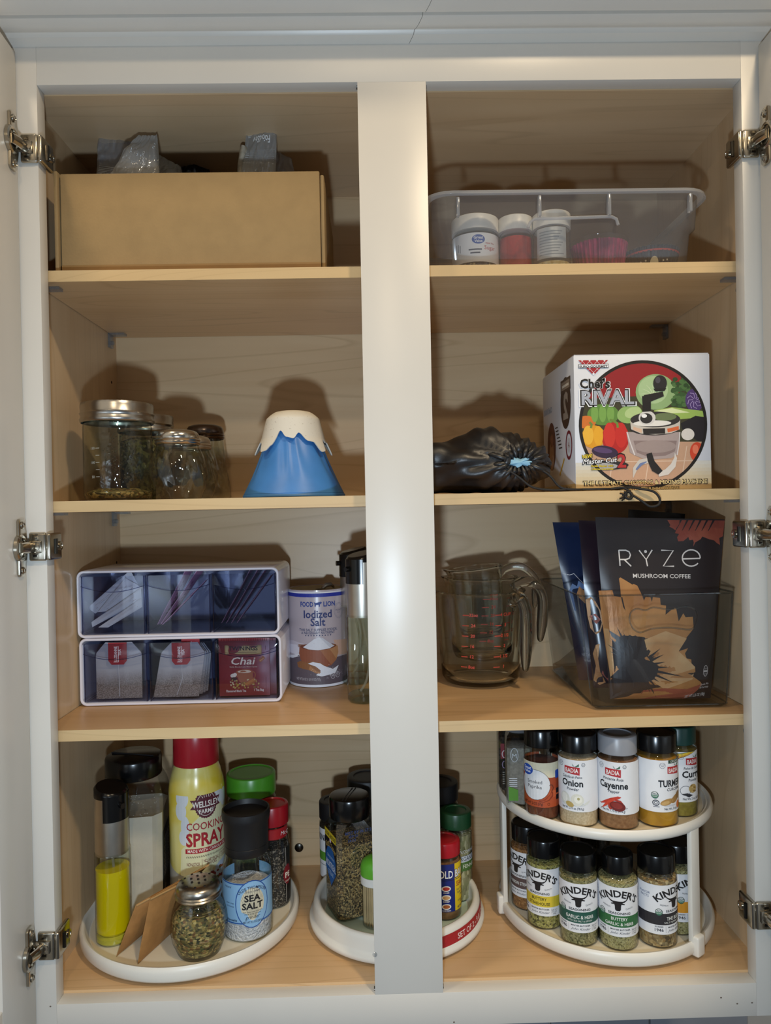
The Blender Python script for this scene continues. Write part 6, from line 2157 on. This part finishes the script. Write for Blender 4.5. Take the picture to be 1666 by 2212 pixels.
# two folded brown paper packets
KR = pbr('kraft_paper', 'a87a45', 0.75, var=0.18, vscale=60, bmp=0.35, bscale=160, bdist=0.0012)
for i, (lab, b0, b1, t1, t0) in enumerate((('folded brown paper packet leaning between the oil sprayer and another packet', (252, 2066), (330, 2040), (452, 1866), (294, 1954)),
                                           ('folded brown paper packet leaning against the flake shaker', (298, 2082), (372, 2030), (420, 1890), (324, 1940)))):
    ya = PZ(b0[0], b0[1], Z1F + 0.001).y
    A0 = PZ(b0[0], b0[1], Z1F + 0.001)
    yb_ = ya + 0.062
    d_ = 0.004
    A1 = Vector((P(b1[0], b1[1], yb_).x, yb_, Z1F + 0.001))
    A2 = P(t1[0], t1[1], yb_ + d_)
    A3 = P(t0[0], t0[1], ya + 0.012)
    f = surf(A0, A1, A2, A3, 0.0035, 0.0012, i * 5.0, 50)
    o = thing('paper_packet', lab, 'paper packet', (A0 + A1) / 2)
    part('paper', packet(MB(), f, 14, 14), KR, o, world=True, smooth=50)
    part('folded_edge', MB().tube([f(s / 10, 0.985, 1.0, 0.0006) for s in range(11)], 0.0010, 6), pbr('kraft_fold', 'bb9560', 0.7), o, world=True)

# ================================================================== middle turntable: things
yM = 0.157
qM = Vector((P(757, 1850, yM).x, yM, Z2F))
om = thing('seasoning_jar', 'square jar of steak seasoning with a blue diamond label', 'jar', qM)
rM = math.radians(45 - 22)
hM = 0.0275
m = MB()
loft(m, [sq_loop(hM - 0.002, 0.006, 0.0, rM), sq_loop(hM, 0.006, 0.002, rM), sq_loop(hM, 0.006, 0.108, rM), sq_loop(hM - 0.001, 0.007, 0.114, rM), sq_loop(hM - 0.005, 0.011, 0.124, rM), sq_loop(hM - 0.006, 0.0125, 0.128, rM)], cap0=True)
part('jar_body', m, GLASS, om, smooth=30)
m = MB()
loft(m, [sq_loop(hM - 0.0035, 0.0055, 0.001, rM), sq_loop(hM - 0.0012, 0.0055, 0.003, rM), sq_loop(hM - 0.0012, 0.0055, 0.097, rM), sq_loop(hM - 0.008, 0.006, 0.099, rM)], cap0=True, cap1=True)
part('contents', m, grains('steak_rub', ['2a241c', '8a7048', 'b2935c', '4c3f2c', '15120e', 'c2a874', '5e4c30'], 620), om, smooth=30)
l_ = part('lid', MB().lathe([(0.0262, 0.125), (0.0268, 0.126), (0.0268, 0.1495), (0.0258, 0.1520), (0.0240, 0.1528), (0, 0.1528)], 48), BLACKP, om, smooth=40)
m = MB()
for s_ in (-0.0022, 0.0022):
    m.tube([(s_ - 0.006, -0.022, 0.1529), (s_ + 0.006, 0.022, 0.1529)], 0.0005, 6)
part('lid_ridge', m, BLACKM, l_)
ca, sa = math.cos(rM), math.sin(rM)
# the face whose outward normal points front-left in the picture: local -x
FMap = lambda u, v, h: (-(hM + h) * ca - (-(u / 1000)) * sa * -1.0, -(hM + h) * sa - (u / 1000) * ca, v / 1000)


def left_face(u, v, h):
    # u grows towards the near corner
    x, y = -(hM + h), -u / 1000
    return (x * ca - y * sa, x * sa + y * ca, v / 1000)


p = Print()
p.poly([(-21, 62), (-21, 98), (21, 98), (21, 62), (2, 36)], '111013', 0)
p.rect(-21, 98, 21, 108, 'd8c22a', 1).text('2X OUR LARGE SIZE', 0, 100.6, 4.4, '1a160c', 2, wide=38, bold=0.03)
p.poly([(-19, 58), (-19, 74), (-10, 86), (0, 89), (10, 86), (19, 74), (19, 58), (1, 38)], '1f5fa8', 1)
p.text('Grill Mates', 1, 88, 6.0, 'd2b46a', 3, wide=36, arc=40, bold=0.05).text('Grill Mates', 1, 88.4, 5.4, '2a1c10', 4, wide=34, arc=40, bold=0.012).rect(-3, 95, 4, 98, 'c0392b', 3).rect(-2, 94.4, 3, 99, 'dfe4ee', 4)
p.text('SEASONING', 1, 73, 3.4, 'b4cfe8', 3, wide=26).text('MONTREAL', 1, 60, 8.6, 'd8e4f0', 3, wide=36, bold=0.012).text('STEAK', 1, 51, 6.0, 'b4cfe8', 3, wide=20)
p.rect(-18, 20, -12, 27, '9a948a', 1)
p.build('label_print', left_face, om, h0=0.0002, dh=0.00005)


def right_face(u, v, h):
    x, y = u / 1000, -(hM + h)
    return (x * ca - y * sa, x * sa + y * ca, v / 1000)


p = Print().text('BEST BY 06 27 21', 2, 112, 3.6, '35508c', 2, wide=38).text('SEP 01', -6, 107, 3.6, '35508c', 2).text('34:03', -8, 102, 3.6, '35508c', 2)
p.build('date_print', right_face, om, h0=0.0003)


def round_jar(label, x, y, z0, r, H, lidm, fill, lh=0.021, lr=None, fillh=None, glass=None, name='spice_jar', group=None, cat='spice jar', lidr=0.004, shoulder=0.006):
    o = thing(name, label, cat, (x, y, z0), group=group)
    zl_ = H - lh
    lr = lr or r - 0.0008
    part('jar_body', MB().lathe([(0, 0.0), (r - 0.002, 0.0), (r, 0.0022), (r, zl_ - shoulder), (r - 0.0010, zl_ - shoulder * 0.5), (lr - 0.002, zl_ - 0.0004), (lr - 0.002, zl_ + 0.002)], 44), glass or GLASS, o, smooth=50)
    fh = fillh or zl_ - shoulder - 0.001
    part('contents', MB().lathe([(0, 0.001), (r - 0.002, 0.0016), (r - 0.0009, 0.0034), (r - 0.0009, fh - 0.001), (r * 0.5, fh + 0.0008), (0, fh)], 36), fill, o, smooth=50)
    part('lid', smooth_lid(MB(), lr, zl_, H, lidr), lidm, o)
    return o, facing(x, y)


DARKF = grains('dark_spice', ['2a2018', '3c2e20', '1c1610'], 500)
q = Vector((P(726, 1850, 0.222).x, 0.222, 0))
o, ph = round_jar('seasoning jar with a black lid and a green striped label behind the steak seasoning', q.x, q.y, Z2F, 0.0225, 0.121, BLACKM, DARKF, 0.024, 0.0225, lidr=0.007)
lb = part('label', cyl_label(MB(), 0.0225, 0.018, 0.086, ph, 2.4, 40), LABELW, o)
p = Print().rect(-50, 24, 50, 36, '5c9a34', 1).text('KINDERS', -14, 52, 8, '17171a', 2, wide=34, bold=0.03).rect(-50, 18, 50, 18.6, '17171a', 1)
p.build('label_print', cylmap(0.0225, 0.018, ph), lb, 4.0)
q = Vector((P(797, 1850, 0.232).x, 0.232, 0))
round_jar('tall jar with a wide matte black lid at the back left of the sleeved turntable', q.x, q.y, Z2F, 0.0285, 0.150, BLACKM, DARKF, 0.024, 0.0290, lidr=0.009)
q = Vector((P(950, 1850, 0.226).x, 0.226, 0))
round_jar('tall jar with a wide matte black lid behind the green-lidded herb jar', q.x, q.y, Z2F, 0.0272, 0.142, BLACKM, DARKF, 0.024, 0.0278, lidr=0.009)
# toothpick holder
rT = 0.0165
q = at_base(812, 2010, Z2F, rT)
ot = thing('toothpick_holder', 'toothpick holder with a green and white domed cap', 'toothpick holder', (q.x, q.y, Z2F))
part('tub', MB().lathe([(0, 0.0), (rT - 0.001, 0.0), (rT, 0.001), (rT, 0.056)], 36), PLAST, ot)
R9 = random.Random(2)
tpm = MB().tube([(0, 0, 0.002), (0, 0, 0.006), (0, 0, 0.054), (0, 0, 0.058)], [0.0003, 0.001, 0.001, 0.0003], 6).mesh('toothpick', pbr('toothpick_wood', 'd8bd8c', 0.7, var=0.15, vscale=60), 40)
for k in range(44):
    rr, a = rT * 0.86 * math.sqrt(R9.random()), R9.uniform(0, 2 * PI)
    if k < 26:
        rr, a = rT * 0.88, 2 * PI * k / 26
    t_ = bpy.data.objects.new('toothpick', tpm)
    COL.objects.link(t_)
    t_.parent = ot
    t_.location = (rr * math.sin(a), -rr * math.cos(a), 0.0)
part('cap_band', MB().lathe([(rT + 0.0010, 0.0535), (rT + 0.0016, 0.054), (rT + 0.0016, 0.0640), (0, 0.0642)], 36), WHITEP, ot)
part('cap_dome', MB().lathe([(rT + 0.0016, 0.0644), (rT + 0.0016, 0.074), (rT, 0.080), (rT * 0.7, 0.0845), (rT * 0.35, 0.0862), (0, 0.0866)], 36), pbr('lime_cap', '62b032', 0.3, var=0.06), ot)
# seafood seasoning with red lid
rO = 0.0215
q = at_base(962, 1991, Z2F, rO)
o, ph = round_jar('seafood seasoning jar with a red lid and a blue and yellow label', q.x, q.y, Z2F, rO, 0.0985, pbr('red_lid', 'a81824', 0.3), pbr('paprika_mix', '9a6a3c', 0.8, var=0.3, vscale=300), 0.0185, rO - 0.0004, lidr=0.0055, glass=PLAST)
ph += 0.38
lb = part('label', cyl_label(MB(), rO, 0.012, 0.073, ph, 2.6, 48), pbr('label_navy', '1c2b78', 0.4, var=0.04), o)
p = Print()
p.rect(6, 0.2, 48, 60.8, 'e8c81e', 1).text('OLD BAY', 4, 43, 10, '0e1440', 3, wide=40, bold=0.05).text('OLD BAY', 4, 43.4, 9.4, 'f0f2f6', 4, wide=38, bold=0.015).poly([(-30, 40), (30, 40), (30, 40.8), (-30, 40.8)], '0e1440', 2)
p.text('SEASONING', 22, 31, 6.4, 'b03020', 4, wide=27, bold=0.01).text('For Seafood', 18, 25, 2.6, '2a2a50', 4).text('Poultry, Salads', 18, 21, 2.6, '2a2a50', 4, wide=16).text('Meats', 20, 17, 2.6, '2a2a50', 4).text('Same great', 18, 11, 2.4, '2a2a50', 4, shear=0.2).text('flavor', 20, 8, 2.4, '2a2a50', 4, shear=0.2).text('NET WT 2.62 OZ', 20, 2.4, 2.8, '14205a', 4, wide=20, bold=0.012)
for k, nm in enumerate(('CRABS', 'SHRIMP', 'CHICKEN')):
    v = 30 - k * 11.5
    p.ell(-6, v, 6.0, 3.6, 'e6e2da', 3).ell(-6, v, 4.4, 2.4, ('b0342a', 'd2a06a', 'a85a2a')[k], 4).text(nm, -6, v - 6, 1.8, 'e6e2da', 3, bold=0.012)
p.build('label_print', cylmap(rO, 0.012, ph), lb, 4.0, h0=0.0002, dh=0.00005)
# organic herb jar
rH = 0.0215
q = at_base(988, 1951, Z2F, rH)
o, ph = round_jar('organic herb jar with a dark green lid beside the seafood seasoning', q.x, q.y, Z2F, rH, 0.1175, pbr('forest_lid', '1c4a2a', 0.35, var=0.1), grains('fennel', ['8a8a5e', 'a8a27a', '6a6844', 'c2bc96'], 330, stretch=(1, 1, 0.4)), 0.021, rH - 0.0002, lidr=0.0065)
p = Print().rect(-60, 42, 60, 50, 'c2ccd8', 1).text('ORGANIC', 15, 43.6, 5.6, '2a3440', 2, wide=30).rect(-60, 30, 60, 42, '4a6e34', 1).text('FENNEL', 20, 34, 5, 'e6e8dc', 2, wide=22).text('McCORMICK', 18, 54, 4, 'dfe4e8', 2, wide=30)
p.build('label_print', cylmap(rH, 0.012, ph), o, 4.0, h0=0.0003)

# ================================================================== two-tier turntable: spice jars
rJ = 0.0226
HJ = 0.1085


def usda(p, x, y, r, layer=4):
    p.ell(x, y, r, r, '2f4a40', layer, 22).ell(x, y, r * 0.86, r * 0.86, 'e6e8ea', layer + 1, 22)
    p.poly([(x + r * 0.86 * math.cos(t), y + r * 0.86 * math.sin(t)) for t in [PI + k * PI / 12 for k in range(13)]], '3f7a5e', layer + 2)
    p.text('USDA', x, y + r * 0.12, r * 0.5, '2f4a40', layer + 3, bold=0.02).text('ORGANIC', x, y - r * 0.5, r * 0.32, 'e6e8ea', layer + 3, wide=r * 1.35)


def bull(p, x, y, s, c, layer=4):
    h = [(0, -13), (2.4, -12.8), (3.6, -11), (3.8, -6.8), (4.4, -4.6), (8.0, -5.0), (8.8, -4.0), (5.4, -2.6), (8, -1.9), (11.2, 0.4), (13.2, 3.6), (14.2, 7.6), (12.2, 3.6), (9.8, 0.9), (6.4, -0.5), (2.8, -0.6)]
    pts = [(x + a * s, y + b * s) for a, b in h] + [(x - a * s, y + b * s) for a, b in reversed(h[1:])]
    p.poly(pts, c, layer)


def kinder(label, u, v, r, view, band, t1, t2, fill, org=True, bandtxt='e9ece8', z0=None, lidr_=None, fh=None, dx=0, sub=None):
    z0 = Z3F if z0 is None else z0
    q = at_base(u, v, z0, r)
    o, ph0 = round_jar(label, q.x, q.y, z0, r, HJ, BLACKP, fill, 0.0215, lidr_ or r - 0.0012, fh, lidr=0.003)
    ph = ph0 + math.radians(view)
    lb = part('label', cyl_label(MB(), r, 0.0175, 0.0755, ph, 2.75, 60), LABELW, o)
    K_ = '1d1b1c'
    p = Print()
    p.text("KINDER'S", 0, 46.6, 7.8, K_, 3, wide=47, arc=31, bold=0.028)
    bull(p, 0, 42.4, 0.92, '1b1718', 3)
    p.text('PREMIUM', -13.5, 33.6, 1.8, '4a4a4e', 3, wide=9.5, rot=-0.12).text('QUALITY', 13.5, 32.6, 1.8, '4a4a4e', 3, wide=9.5, rot=0.12)
    p.text('SEASONING', 1.5, 26.2, 2.7, K_, 3, wide=26, bold=0.02)
    p.rect(-62, 11.2, 62, 24.6, band, 1)
    if t2:
        p.text(t1, 1.5, 19.0, 3.6, bandtxt, 3, wide=min(34, 2.7 * len(t1)), bold=0.012).text(t2, 1.5, 13.2, 3.6, bandtxt, 3, wide=min(34, 2.7 * len(t2)), bold=0.012)
    else:
        p.text(t1, 1.5, 16.6 if sub else 15.6, 4.0, bandtxt, 3, wide=min(34, 2.7 * len(t1)), bold=0.012)
        if sub:
            p.text(sub, 1.5, 13.0, 2.0, bandtxt, 3, wide=30)
    p.text('FOUNDED', -19.5, 8.4, 1.5, K_, 3, wide=9.5, bold=0.02).text('1946', -19.5, 3.6, 3.6, '3a3a40', 3, wide=10, bold=0.012)
    p.text('MASTER BUTCHER', 2.5, 7.6, 1.6, K_, 3, wide=23, bold=0.02).text('John Kinder', 2.5, 3.2, 2.7, '4a4a52', 3, wide=24, shear=0.4)
    for k in range(5):
        p.rect(-12.0, 2.6 + k * 1.5, -11.6, 3.3 + k * 1.5, K_, 3).rect(16.6, 2.6 + k * 1.5, 17.0, 3.3 + k * 1.5, K_, 3)
    p.text('NET WT', 21, 7.0, 1.5, K_, 3).text('3.5 OZ', 21, 4.8, 1.5, K_, 3).text('(99g)', 21, 2.6, 1.5, K_, 3)
    if org:
        usda(p, -19.5, 26.5, 4.2)
    # ingredients panel on the flank
    p.rect(30, 3, 46, 55, 'dfe3ea', 2).rect(30, 3, 30.5, 55, '3a4a78', 3)
    for k in range(15):
        p.rect(32, 6 + k * 3.1, 44 - (k * 5 % 7), 7.3 + k * 3.1, '55628a', 3)
    p.text('FLAVOR', -36, 46, 2.6, '3a4a78', 3).text('FACTS', -36, 42, 2.6, '3a4a78', 3)
    p.build('label_print', cylmap(r, 0.0175, ph), lb, 4.0, h0=0.0002, dh=0.00004)
    return o


HG = grains('garlic_herb', ['8d8656', 'a39a68', '6f6a42', 'b8ae7e', '55542e'], 560)
HB = grains('butter_herb', ['a39c66', 'b8af7c', '8a8452', 'c8bf90', '66623a'], 620)
HY = grains('yellow_herb', ['a29a4e', 'b8b066', '7a7638', 'cfc47c', '4e4a24'], 480)
HBR = grains('brown_rub', ['8a5a2e', 'a06c3a', '74481f', 'b8854e'], 620)
HTB = grains('coarse_blend', ['8a7248', 'b59a68', '5c4a2e', 'd0b888', '3a2f1e', 'a88552'], 330, stretch=(1, 1, 1))
kinder('bourbon steak seasoning jar with a brown label band beside the left post', 1142, 1970, 0.0218, -44, '5b4a48', 'BOURBON STEAK', None, HBR, False)
kinder('buttery steakhouse seasoning jar with a yellow label band', 1178, 2010, 0.0220, -22, 'd9c23a', 'BUTTERY', 'STEAKHOUSE', HY, False, '2a2410')
kinder('garlic and herb seasoning jar with a teal label band', 1252, 2047, 0.0228, -1, '24564a', 'GARLIC & HERB', None, HG, sub='WITH SEA SALT & LEMON')
kinder('buttery garlic and herb seasoning jar with a bright green label band', 1337, 2056, 0.0230, 0, '2f6a3c', 'BUTTERY', 'GARLIC & HERB', HB, lidr_=0.0182)
kinder('seasoning jar of coarse blend with a charcoal label band beside the front post', 1421, 2050, 0.0230, 54, '2c2a2e', 'THE BLEND', None, HTB, sub='SALT PEPPER GARLIC')
kinder('garlic seasoning jar with an orange label band beside the front post', 1465, 2022, 0.0226, 60, 'e09a2a', 'GARLIC', None, HB, True, '3a2a10')
kinder('seasoning jar with a navy label band behind the orange-banded jar', 1470, 1975, 0.0224, 58, '2c2a5a', 'COWBOY', 'BUTTER', HTB, False)


def badia_logo(p, x, y, k=1.0, layer=3):
    p.poly([(x - 9.2 * k, y - 0.6 * k), (x + 9.2 * k, y - 2.6 * k), (x + 9.4 * k, y + 6.6 * k), (x - 9.2 * k, y + 7.4 * k)], 'b22a30', layer).text('BADIA', x, y + 0.2 * k, 5.0 * k, 'f2ecea', layer + 1, wide=15.4 * k, bold=0.02)
    p.poly([(x + 0.5 * k, y + 11 * k), (x + 3 * k, y + 7.6 * k), (x + 5.2 * k, y + 8.4 * k), (x + 8.6 * k, y + 11.2 * k), (x + 8.4 * k, y + 8 * k), (x + 5 * k, y + 7 * k), (x + 1.4 * k, y + 8.2 * k)], '3f6a52', layer + 1)
    p.ring(x - 15 * k, y + 9 * k, 3.4 * k, 3.4 * k, 0.35, '5a6070', layer).text('GLUTEN', x - 15 * k, y + 9.4 * k, 1.2 * k, '5a6070', layer).text('FREE', x - 15 * k, y + 7.6 * k, 1.2 * k, '5a6070', layer)
    p.ring(x + 13.6 * k, y + 10 * k, 2.2 * k, 2.2 * k, 0.4, '3a4050', layer).text('U', x + 13.6 * k, y + 8.8 * k, 2.2 * k, '3a4050', layer)


def badia(label, u, v, r, view, lidm, fill, es, en, en2, net, art, z0=None, fh=None, H=HJ, wide=32, lidr=0.003):
    z0 = Z3U if z0 is None else z0
    q = at_base(u, v, z0, r)
    o, ph0 = round_jar(label, q.x, q.y, z0, r, H, lidm, fill, 0.0215, r - 0.0010, fh, lidr=lidr)
    ph = ph0 + math.radians(view)
    lb = part('label', cyl_label(MB(), r, 0.0190, 0.0800, ph, 2.75, 60), LABELW, o)
    p = Print()
    badia_logo(p, 0, 46)
    if es:
        p.text(es, 0, 39.5, 3.0, '2a2c36', 3, wide=24, shear=0.15, bold=0.012)
    p.text(en, 0, 30.0, 7.6, '14161c', 3, wide=wide, bold=0.03).text(en2, 1, 25.0, 3.2, '2a2c36', 3, shear=0.1, bold=0.012)
    p.text(net, 0, 2.6, 2.8, '2a2c36', 3, wide=27, bold=0.012)
    art(p)
    p.build('label_print', cylmap(r, 0.0190, ph), lb, 4.0, h0=0.0002, dh=0.00005)
    return o


def art_onion(p):
    p.ell(1, 8.6, 15, 2.0, 'c2c6cc', 2).ell(-9, 14.5, 6.2, 7.4, 'd6d8d0', 3, rot=0.3).ell(-10, 15.5, 4.2, 5.4, 'e8e9e2', 4, rot=0.3).ell(6, 14, 7.6, 7.2, 'dcdcd0', 4).ell(7, 14.6, 4.6, 4.4, 'ecebdf', 5).ell(7.4, 15.6, 1.6, 1.6, 'b0a878', 6).ell(-3, 8.2, 5.0, 3.2, 'b8a060', 6, rot=-0.3).poly([(10, 7), (18, 9), (22, 14), (17, 12)], 'dcded8', 4).poly([(-18, 16), (-14, 9), (-10, 8), (-15, 13)], 'dcded8', 4)


def art_cayenne(p):
    p.ell(4, 7.6, 13, 1.8, 'b9bcc2', 2).line([(-17, 9), (-10, 12.5), (-2, 16.5), (6, 20), (9, 20.5)], [0.8, 3.2, 4.4, 3.4, 0.5], 'c23a28', 4).line([(-15, 4), (-10, 8.5), (-4, 14), (2, 18)], [0.4, 2.6, 4.0, 2.0], 'd0452c', 5).line([(2, 17), (8, 15.5), (12, 12)], [2.0, 2.6, 0.5], 'a82e20', 3).ell(5, 9.6, 9.0, 5.6, '6e1f1a', 6, rot=-0.2).ell(4, 10.6, 6.6, 3.6, '8a2a20', 7, rot=-0.2).ell(-3, 9.2, 3.0, 4.2, 'b03a28', 5).line([(-19, 9.6), (-16, 9.4)], 0.6, '4a4a20', 5).line([(-17, 2.6), (-14.6, 5)], 0.6, '4a4a20', 5)


def art_turmeric(p):
    p.rect(-8, 57, 14, 61, '2c4434', 3).text('ORGANIC', 3, 57.8, 2.6, 'e2e6e0', 4, wide=16)
    p.ell(-10, 12, 8.4, 3.6, 'b08a52', 3, rot=0.25).ell(-12, 11, 5, 2.0, 'c9a56c', 4, rot=0.25).ell(2, 15, 8, 4.0, 'a07a46', 3, rot=0.5).ell(8, 18, 5, 4.4, '8c6a3c', 4).ell(8, 7, 4.0, 4.4, 'd2722e', 4).ell(-6, 7.6, 8, 1.2, 'c6c9d0', 2)
    usda(p, -24, 20, 4.2)
    p.ring(-23, 11, 4.0, 3.6, 1.0, '3a3c48', 3).ring(-23, 11, 2.0, 1.8, 0.6, '3a3c48', 3).rect(-26, 6, -19, 6.8, '6a6c78', 3)


def art_curry(p):
    p.poly([(-26, 57), (-24, 50), (-20, 52), (4, 60.4), (6, 61), (-6, 61), (-22, 58.5)], '2a5a44', 3).poly([(-25, 56.4), (-23.4, 51.6), (-19, 53.4), (4, 60.6), (-6, 60.6), (-21, 57.8)], 'e6c23a', 4).text('Jamaican', -10, 55.8, 3.0, 'b5502a', 5, wide=17, rot=0.30)
    p.ring(-10, 14, 6.6, 6.0, 0.5, '4a4c56', 3).poly([(-15, 10), (-6, 6), (0, 8), (-8, 11)], '2a2c34', 4).ell(0, 16, 6.0, 5.4, 'b59a5e', 4)
    R_ = random.Random(8)
    for k in range(14):
        p.ell(R_.uniform(-4, 4), R_.uniform(12, 20), 1.2, 1.0, R_.choice(['8a6a34', 'd0b478', '6a5026']), 5, 8)


ON = pbr('onion_powder', 'e4cfae', 0.85, var=0.12, vscale=420, bmp=0.2, bscale=700, col2='c8ae8a')
CA = pbr('cayenne_powder', 'a67850', 0.85, var=0.15, vscale=300, bmp=0.25, bscale=500, col2='8a5c38')
TU = pbr('turmeric_powder', 'd09a22', 0.8, var=0.2, vscale=40, bmp=0.3, bscale=200, col2='b07c16')
CU = pbr('curry_powder', '9a8a34', 0.85, var=0.2, vscale=200, bmp=0.3, bscale=400, col2='85742a')
PA = pbr('paprika_powder', '7a3c20', 0.85, var=0.15, vscale=200, col2='64301a')
badia('onion powder jar with a black lid and a white label', 1251, 1789, 0.0232, -18, BLACKP, ON, 'Cebolla en Polvo', 'Onion', 'Powder', 'Net Wt. 2.75 oz. (78.0 g)', art_onion, wide=26)
GREYL = thin_glass('grey_lid', 'c6c8cc', '9a9ca2', 0.2, 1.2, 0.62, 'a4a6ac')
badia('cayenne pepper jar with a translucent grey lid', 1337, 1795, 0.0236, -14, pbr('grey_lid_solid', '8f9299', 0.35, var=0.05), CA, 'Pimienta Roja', 'Cayenne', 'Pepper', 'Net Wt. 1.75 oz. (49.6 g)', art_cayenne, wide=35, lidr=0.006)
badia('ground turmeric jar with a black lid and yellow powder', 1421, 1789, 0.0238, 52, BLACKP, TU, None, 'TURMERIC', 'CURCUMA', 'Net Wt. 2 oz. (56.7 g)', art_turmeric, wide=40)
badia('curry powder jar with a dark green lid and a yellow ribbon on its label', 1466, 1766, 0.0226, 48, pbr('teal_lid', '123c36', 0.35), CU, 'Polvo de Curry', 'Curry', 'Powder', 'Net Wt. 2 oz. (56.7 g)', art_curry, wide=28)

# smoked paprika
rA = 0.0214
q = at_base(1172, 1773, Z3U, rA)
o, ph0 = round_jar('smoked paprika jar with an orange and white label and a black lid', q.x, q.y, Z3U, rA, 0.1085, BLACKP, PA, 0.0215, rA - 0.0006, 0.068, lidr=0.003)
ph = ph0 + math.radians(-16)
lb = part('label', cyl_label(MB(), rA, 0.0160, 0.0700, ph, 2.75, 60), pbr('label_rust', 'b2502c', 0.5, var=0.04), o)
p = Print()
p.poly([(-60, 54), (60, 54), (60, 34), (24, 33), (10, 38), (-60, 40)], 'd8d2b8', 1).poly([(14, 36), (60, 34), (60, 24), (18, 22)], 'a04524', 1).poly([(16, 20), (60, 19), (60, 12), (12, 12)], 'c25e36', 1)
p.ell(-3, 27, 19.6, 18.6, '3a2a24', 2).ell(-3, 27, 19.2, 18.2, 'dfe2e6', 3)
p.ell(-13, 44, 8.4, 6.6, '2450b0', 4).text('Great', -13, 44.4, 3.6, 'eef2fa', 5, wide=12, bold=0.02).text('Value', -13, 40.6, 3.2, 'eef2fa', 5, wide=10, bold=0.02)
p.text('Smoked', -3, 28.5, 4.2, '2a2426', 4, wide=19).text('Paprika', -3, 22.5, 4.2, '2a2426', 4, wide=18)
p.poly([(2, 8), (10, 10), (16, 16), (18, 20), (20, 18), (20, 13), (15, 8.6), (8, 6.4), (3, 6.8)], '8a3418', 5).poly([(3.4, 8), (10, 9.2), (15.6, 15), (18, 18.6), (18.8, 15), (14, 9.4), (8, 7.2)], 'b2502c', 6).line([(18, 19), (21, 23), (19, 27), (16, 27.4), (15, 26)], [1.0, 1.4, 1.2, 0.9, 0.5], '6a2e18', 5)
p.text('NET WT 2 OZ (57g)', -6, 2.6, 3.0, '3a1c10', 4, wide=26, bold=0.012).ring(14, 4, 1.6, 1.6, 0.35, '3a1c10', 4)
p.rect(24, 34, 32, 44, '2450b0', 3, 1.5).rect(25, 16, 31, 22, '17141c', 3).rect(25, 8, 31, 14, '17141c', 3)
p.build('label_print', cylmap(rA, 0.0160, ph), lb, 4.0, h0=0.0002, dh=0.00005)

# two flat-sided bottles behind the paprika
for (lab, u, yy, c_, w2, lidm) in (('slim rectangular bottle of herbs with a green label beside the paprika', 1121, 0.128, pbr('grey_salt_mix', '9a948a', 0.8, var=0.3, vscale=300), 0.017, GREYL), ('dark bottle with a red label at the far left of the upper tier', 1107, 0.176, DARKF, 0.019, BLACKM)):
    x_ = P(u, 1680, yy).x
    o = thing('spice_bottle', lab, 'spice bottle', (x_, yy, Z3U))
    rot = facing(x_, yy) * 0.4
    m = MB()
    loft(m, [sq_loop(w2 - 0.002, 0.004, 0.0, rot), sq_loop(w2, 0.004, 0.002, rot), sq_loop(w2, 0.004, 0.078, rot), sq_loop(w2 - 0.002, 0.005, 0.088, rot), sq_loop(w2 * 0.62, 0.004, 0.094, rot)], cap0=True)
    part('jar_body', m, GLASS, o, smooth=30)
    m = MB()
    loft(m, [sq_loop(w2 - 0.003, 0.0035, 0.0012, rot), sq_loop(w2 - 0.0012, 0.0035, 0.003, rot), sq_loop(w2 - 0.0012, 0.0035, 0.074, rot), sq_loop(w2 - 0.006, 0.003, 0.076, rot)], cap0=True, cap1=True)
    part('contents', m, c_ if lidm is GREYL else c_, o, smooth=30)
    part('lid', smooth_lid(MB(), w2 * 0.92, 0.093, 0.112, 0.003), lidm, o)
    ca, sa = math.cos(rot), math.sin(rot)

    def ff(uu, vv, h, ca=ca, sa=sa, w2=w2):
        xx, yy2 = uu / 1000, -(w2 + h)
        return (xx * ca - yy2 * sa, xx * sa + yy2 * ca, vv / 1000)
    p = Print()
    if lidm is GREYL:
        p.poly([(-15, 8), (-3, 8), (-3, 22), (-15, 26)], '5f9a34', 1).ring(-7, 66, 5, 9, 0.7, 'd4d8dc', 1).text('M', -7, 62, 6, 'd4d8dc', 2)
        for k in range(5):
            p.rect(-14, 26 + k * 2.4, -4, 27.2 + k * 2.4, 'dfe2e4', 2)
    else:
        p.rect(-17, 46, 17, 66, '7a1a24', 1).ring(-12, 52, 3.4, 5, 0.9, 'd8d2d4', 2).ring(-12, 38, 3.4, 5, 0.9, '9a86a8', 2)
        for k in range(6):
            p.rect(-15, 12 + k * 3, -6, 13.4 + k * 3, '8a8478', 2)
    p.build('label_print', ff, o, h0=0.0003)
# dark-lidded jars along the back of the upper and lower tiers, seen between the front ones
for (lab, x_, y_, z_) in (('black-lidded spice jar at the back of the upper tier behind the onion powder', 0.225, 0.205, Z3U), ('black-lidded spice jar at the back of the upper tier behind the turmeric', 0.290, 0.200, Z3U),
                          ('black-lidded spice jar at the back of the lower tier behind the teal-banded jar', 0.215, 0.190, Z3F), ('black-lidded spice jar at the back of the lower tier behind the green-banded jar', 0.270, 0.205, Z3F)):
    round_jar(lab, x_, y_, z_, 0.0222, HJ, BLACKP, DARKF, 0.0215)
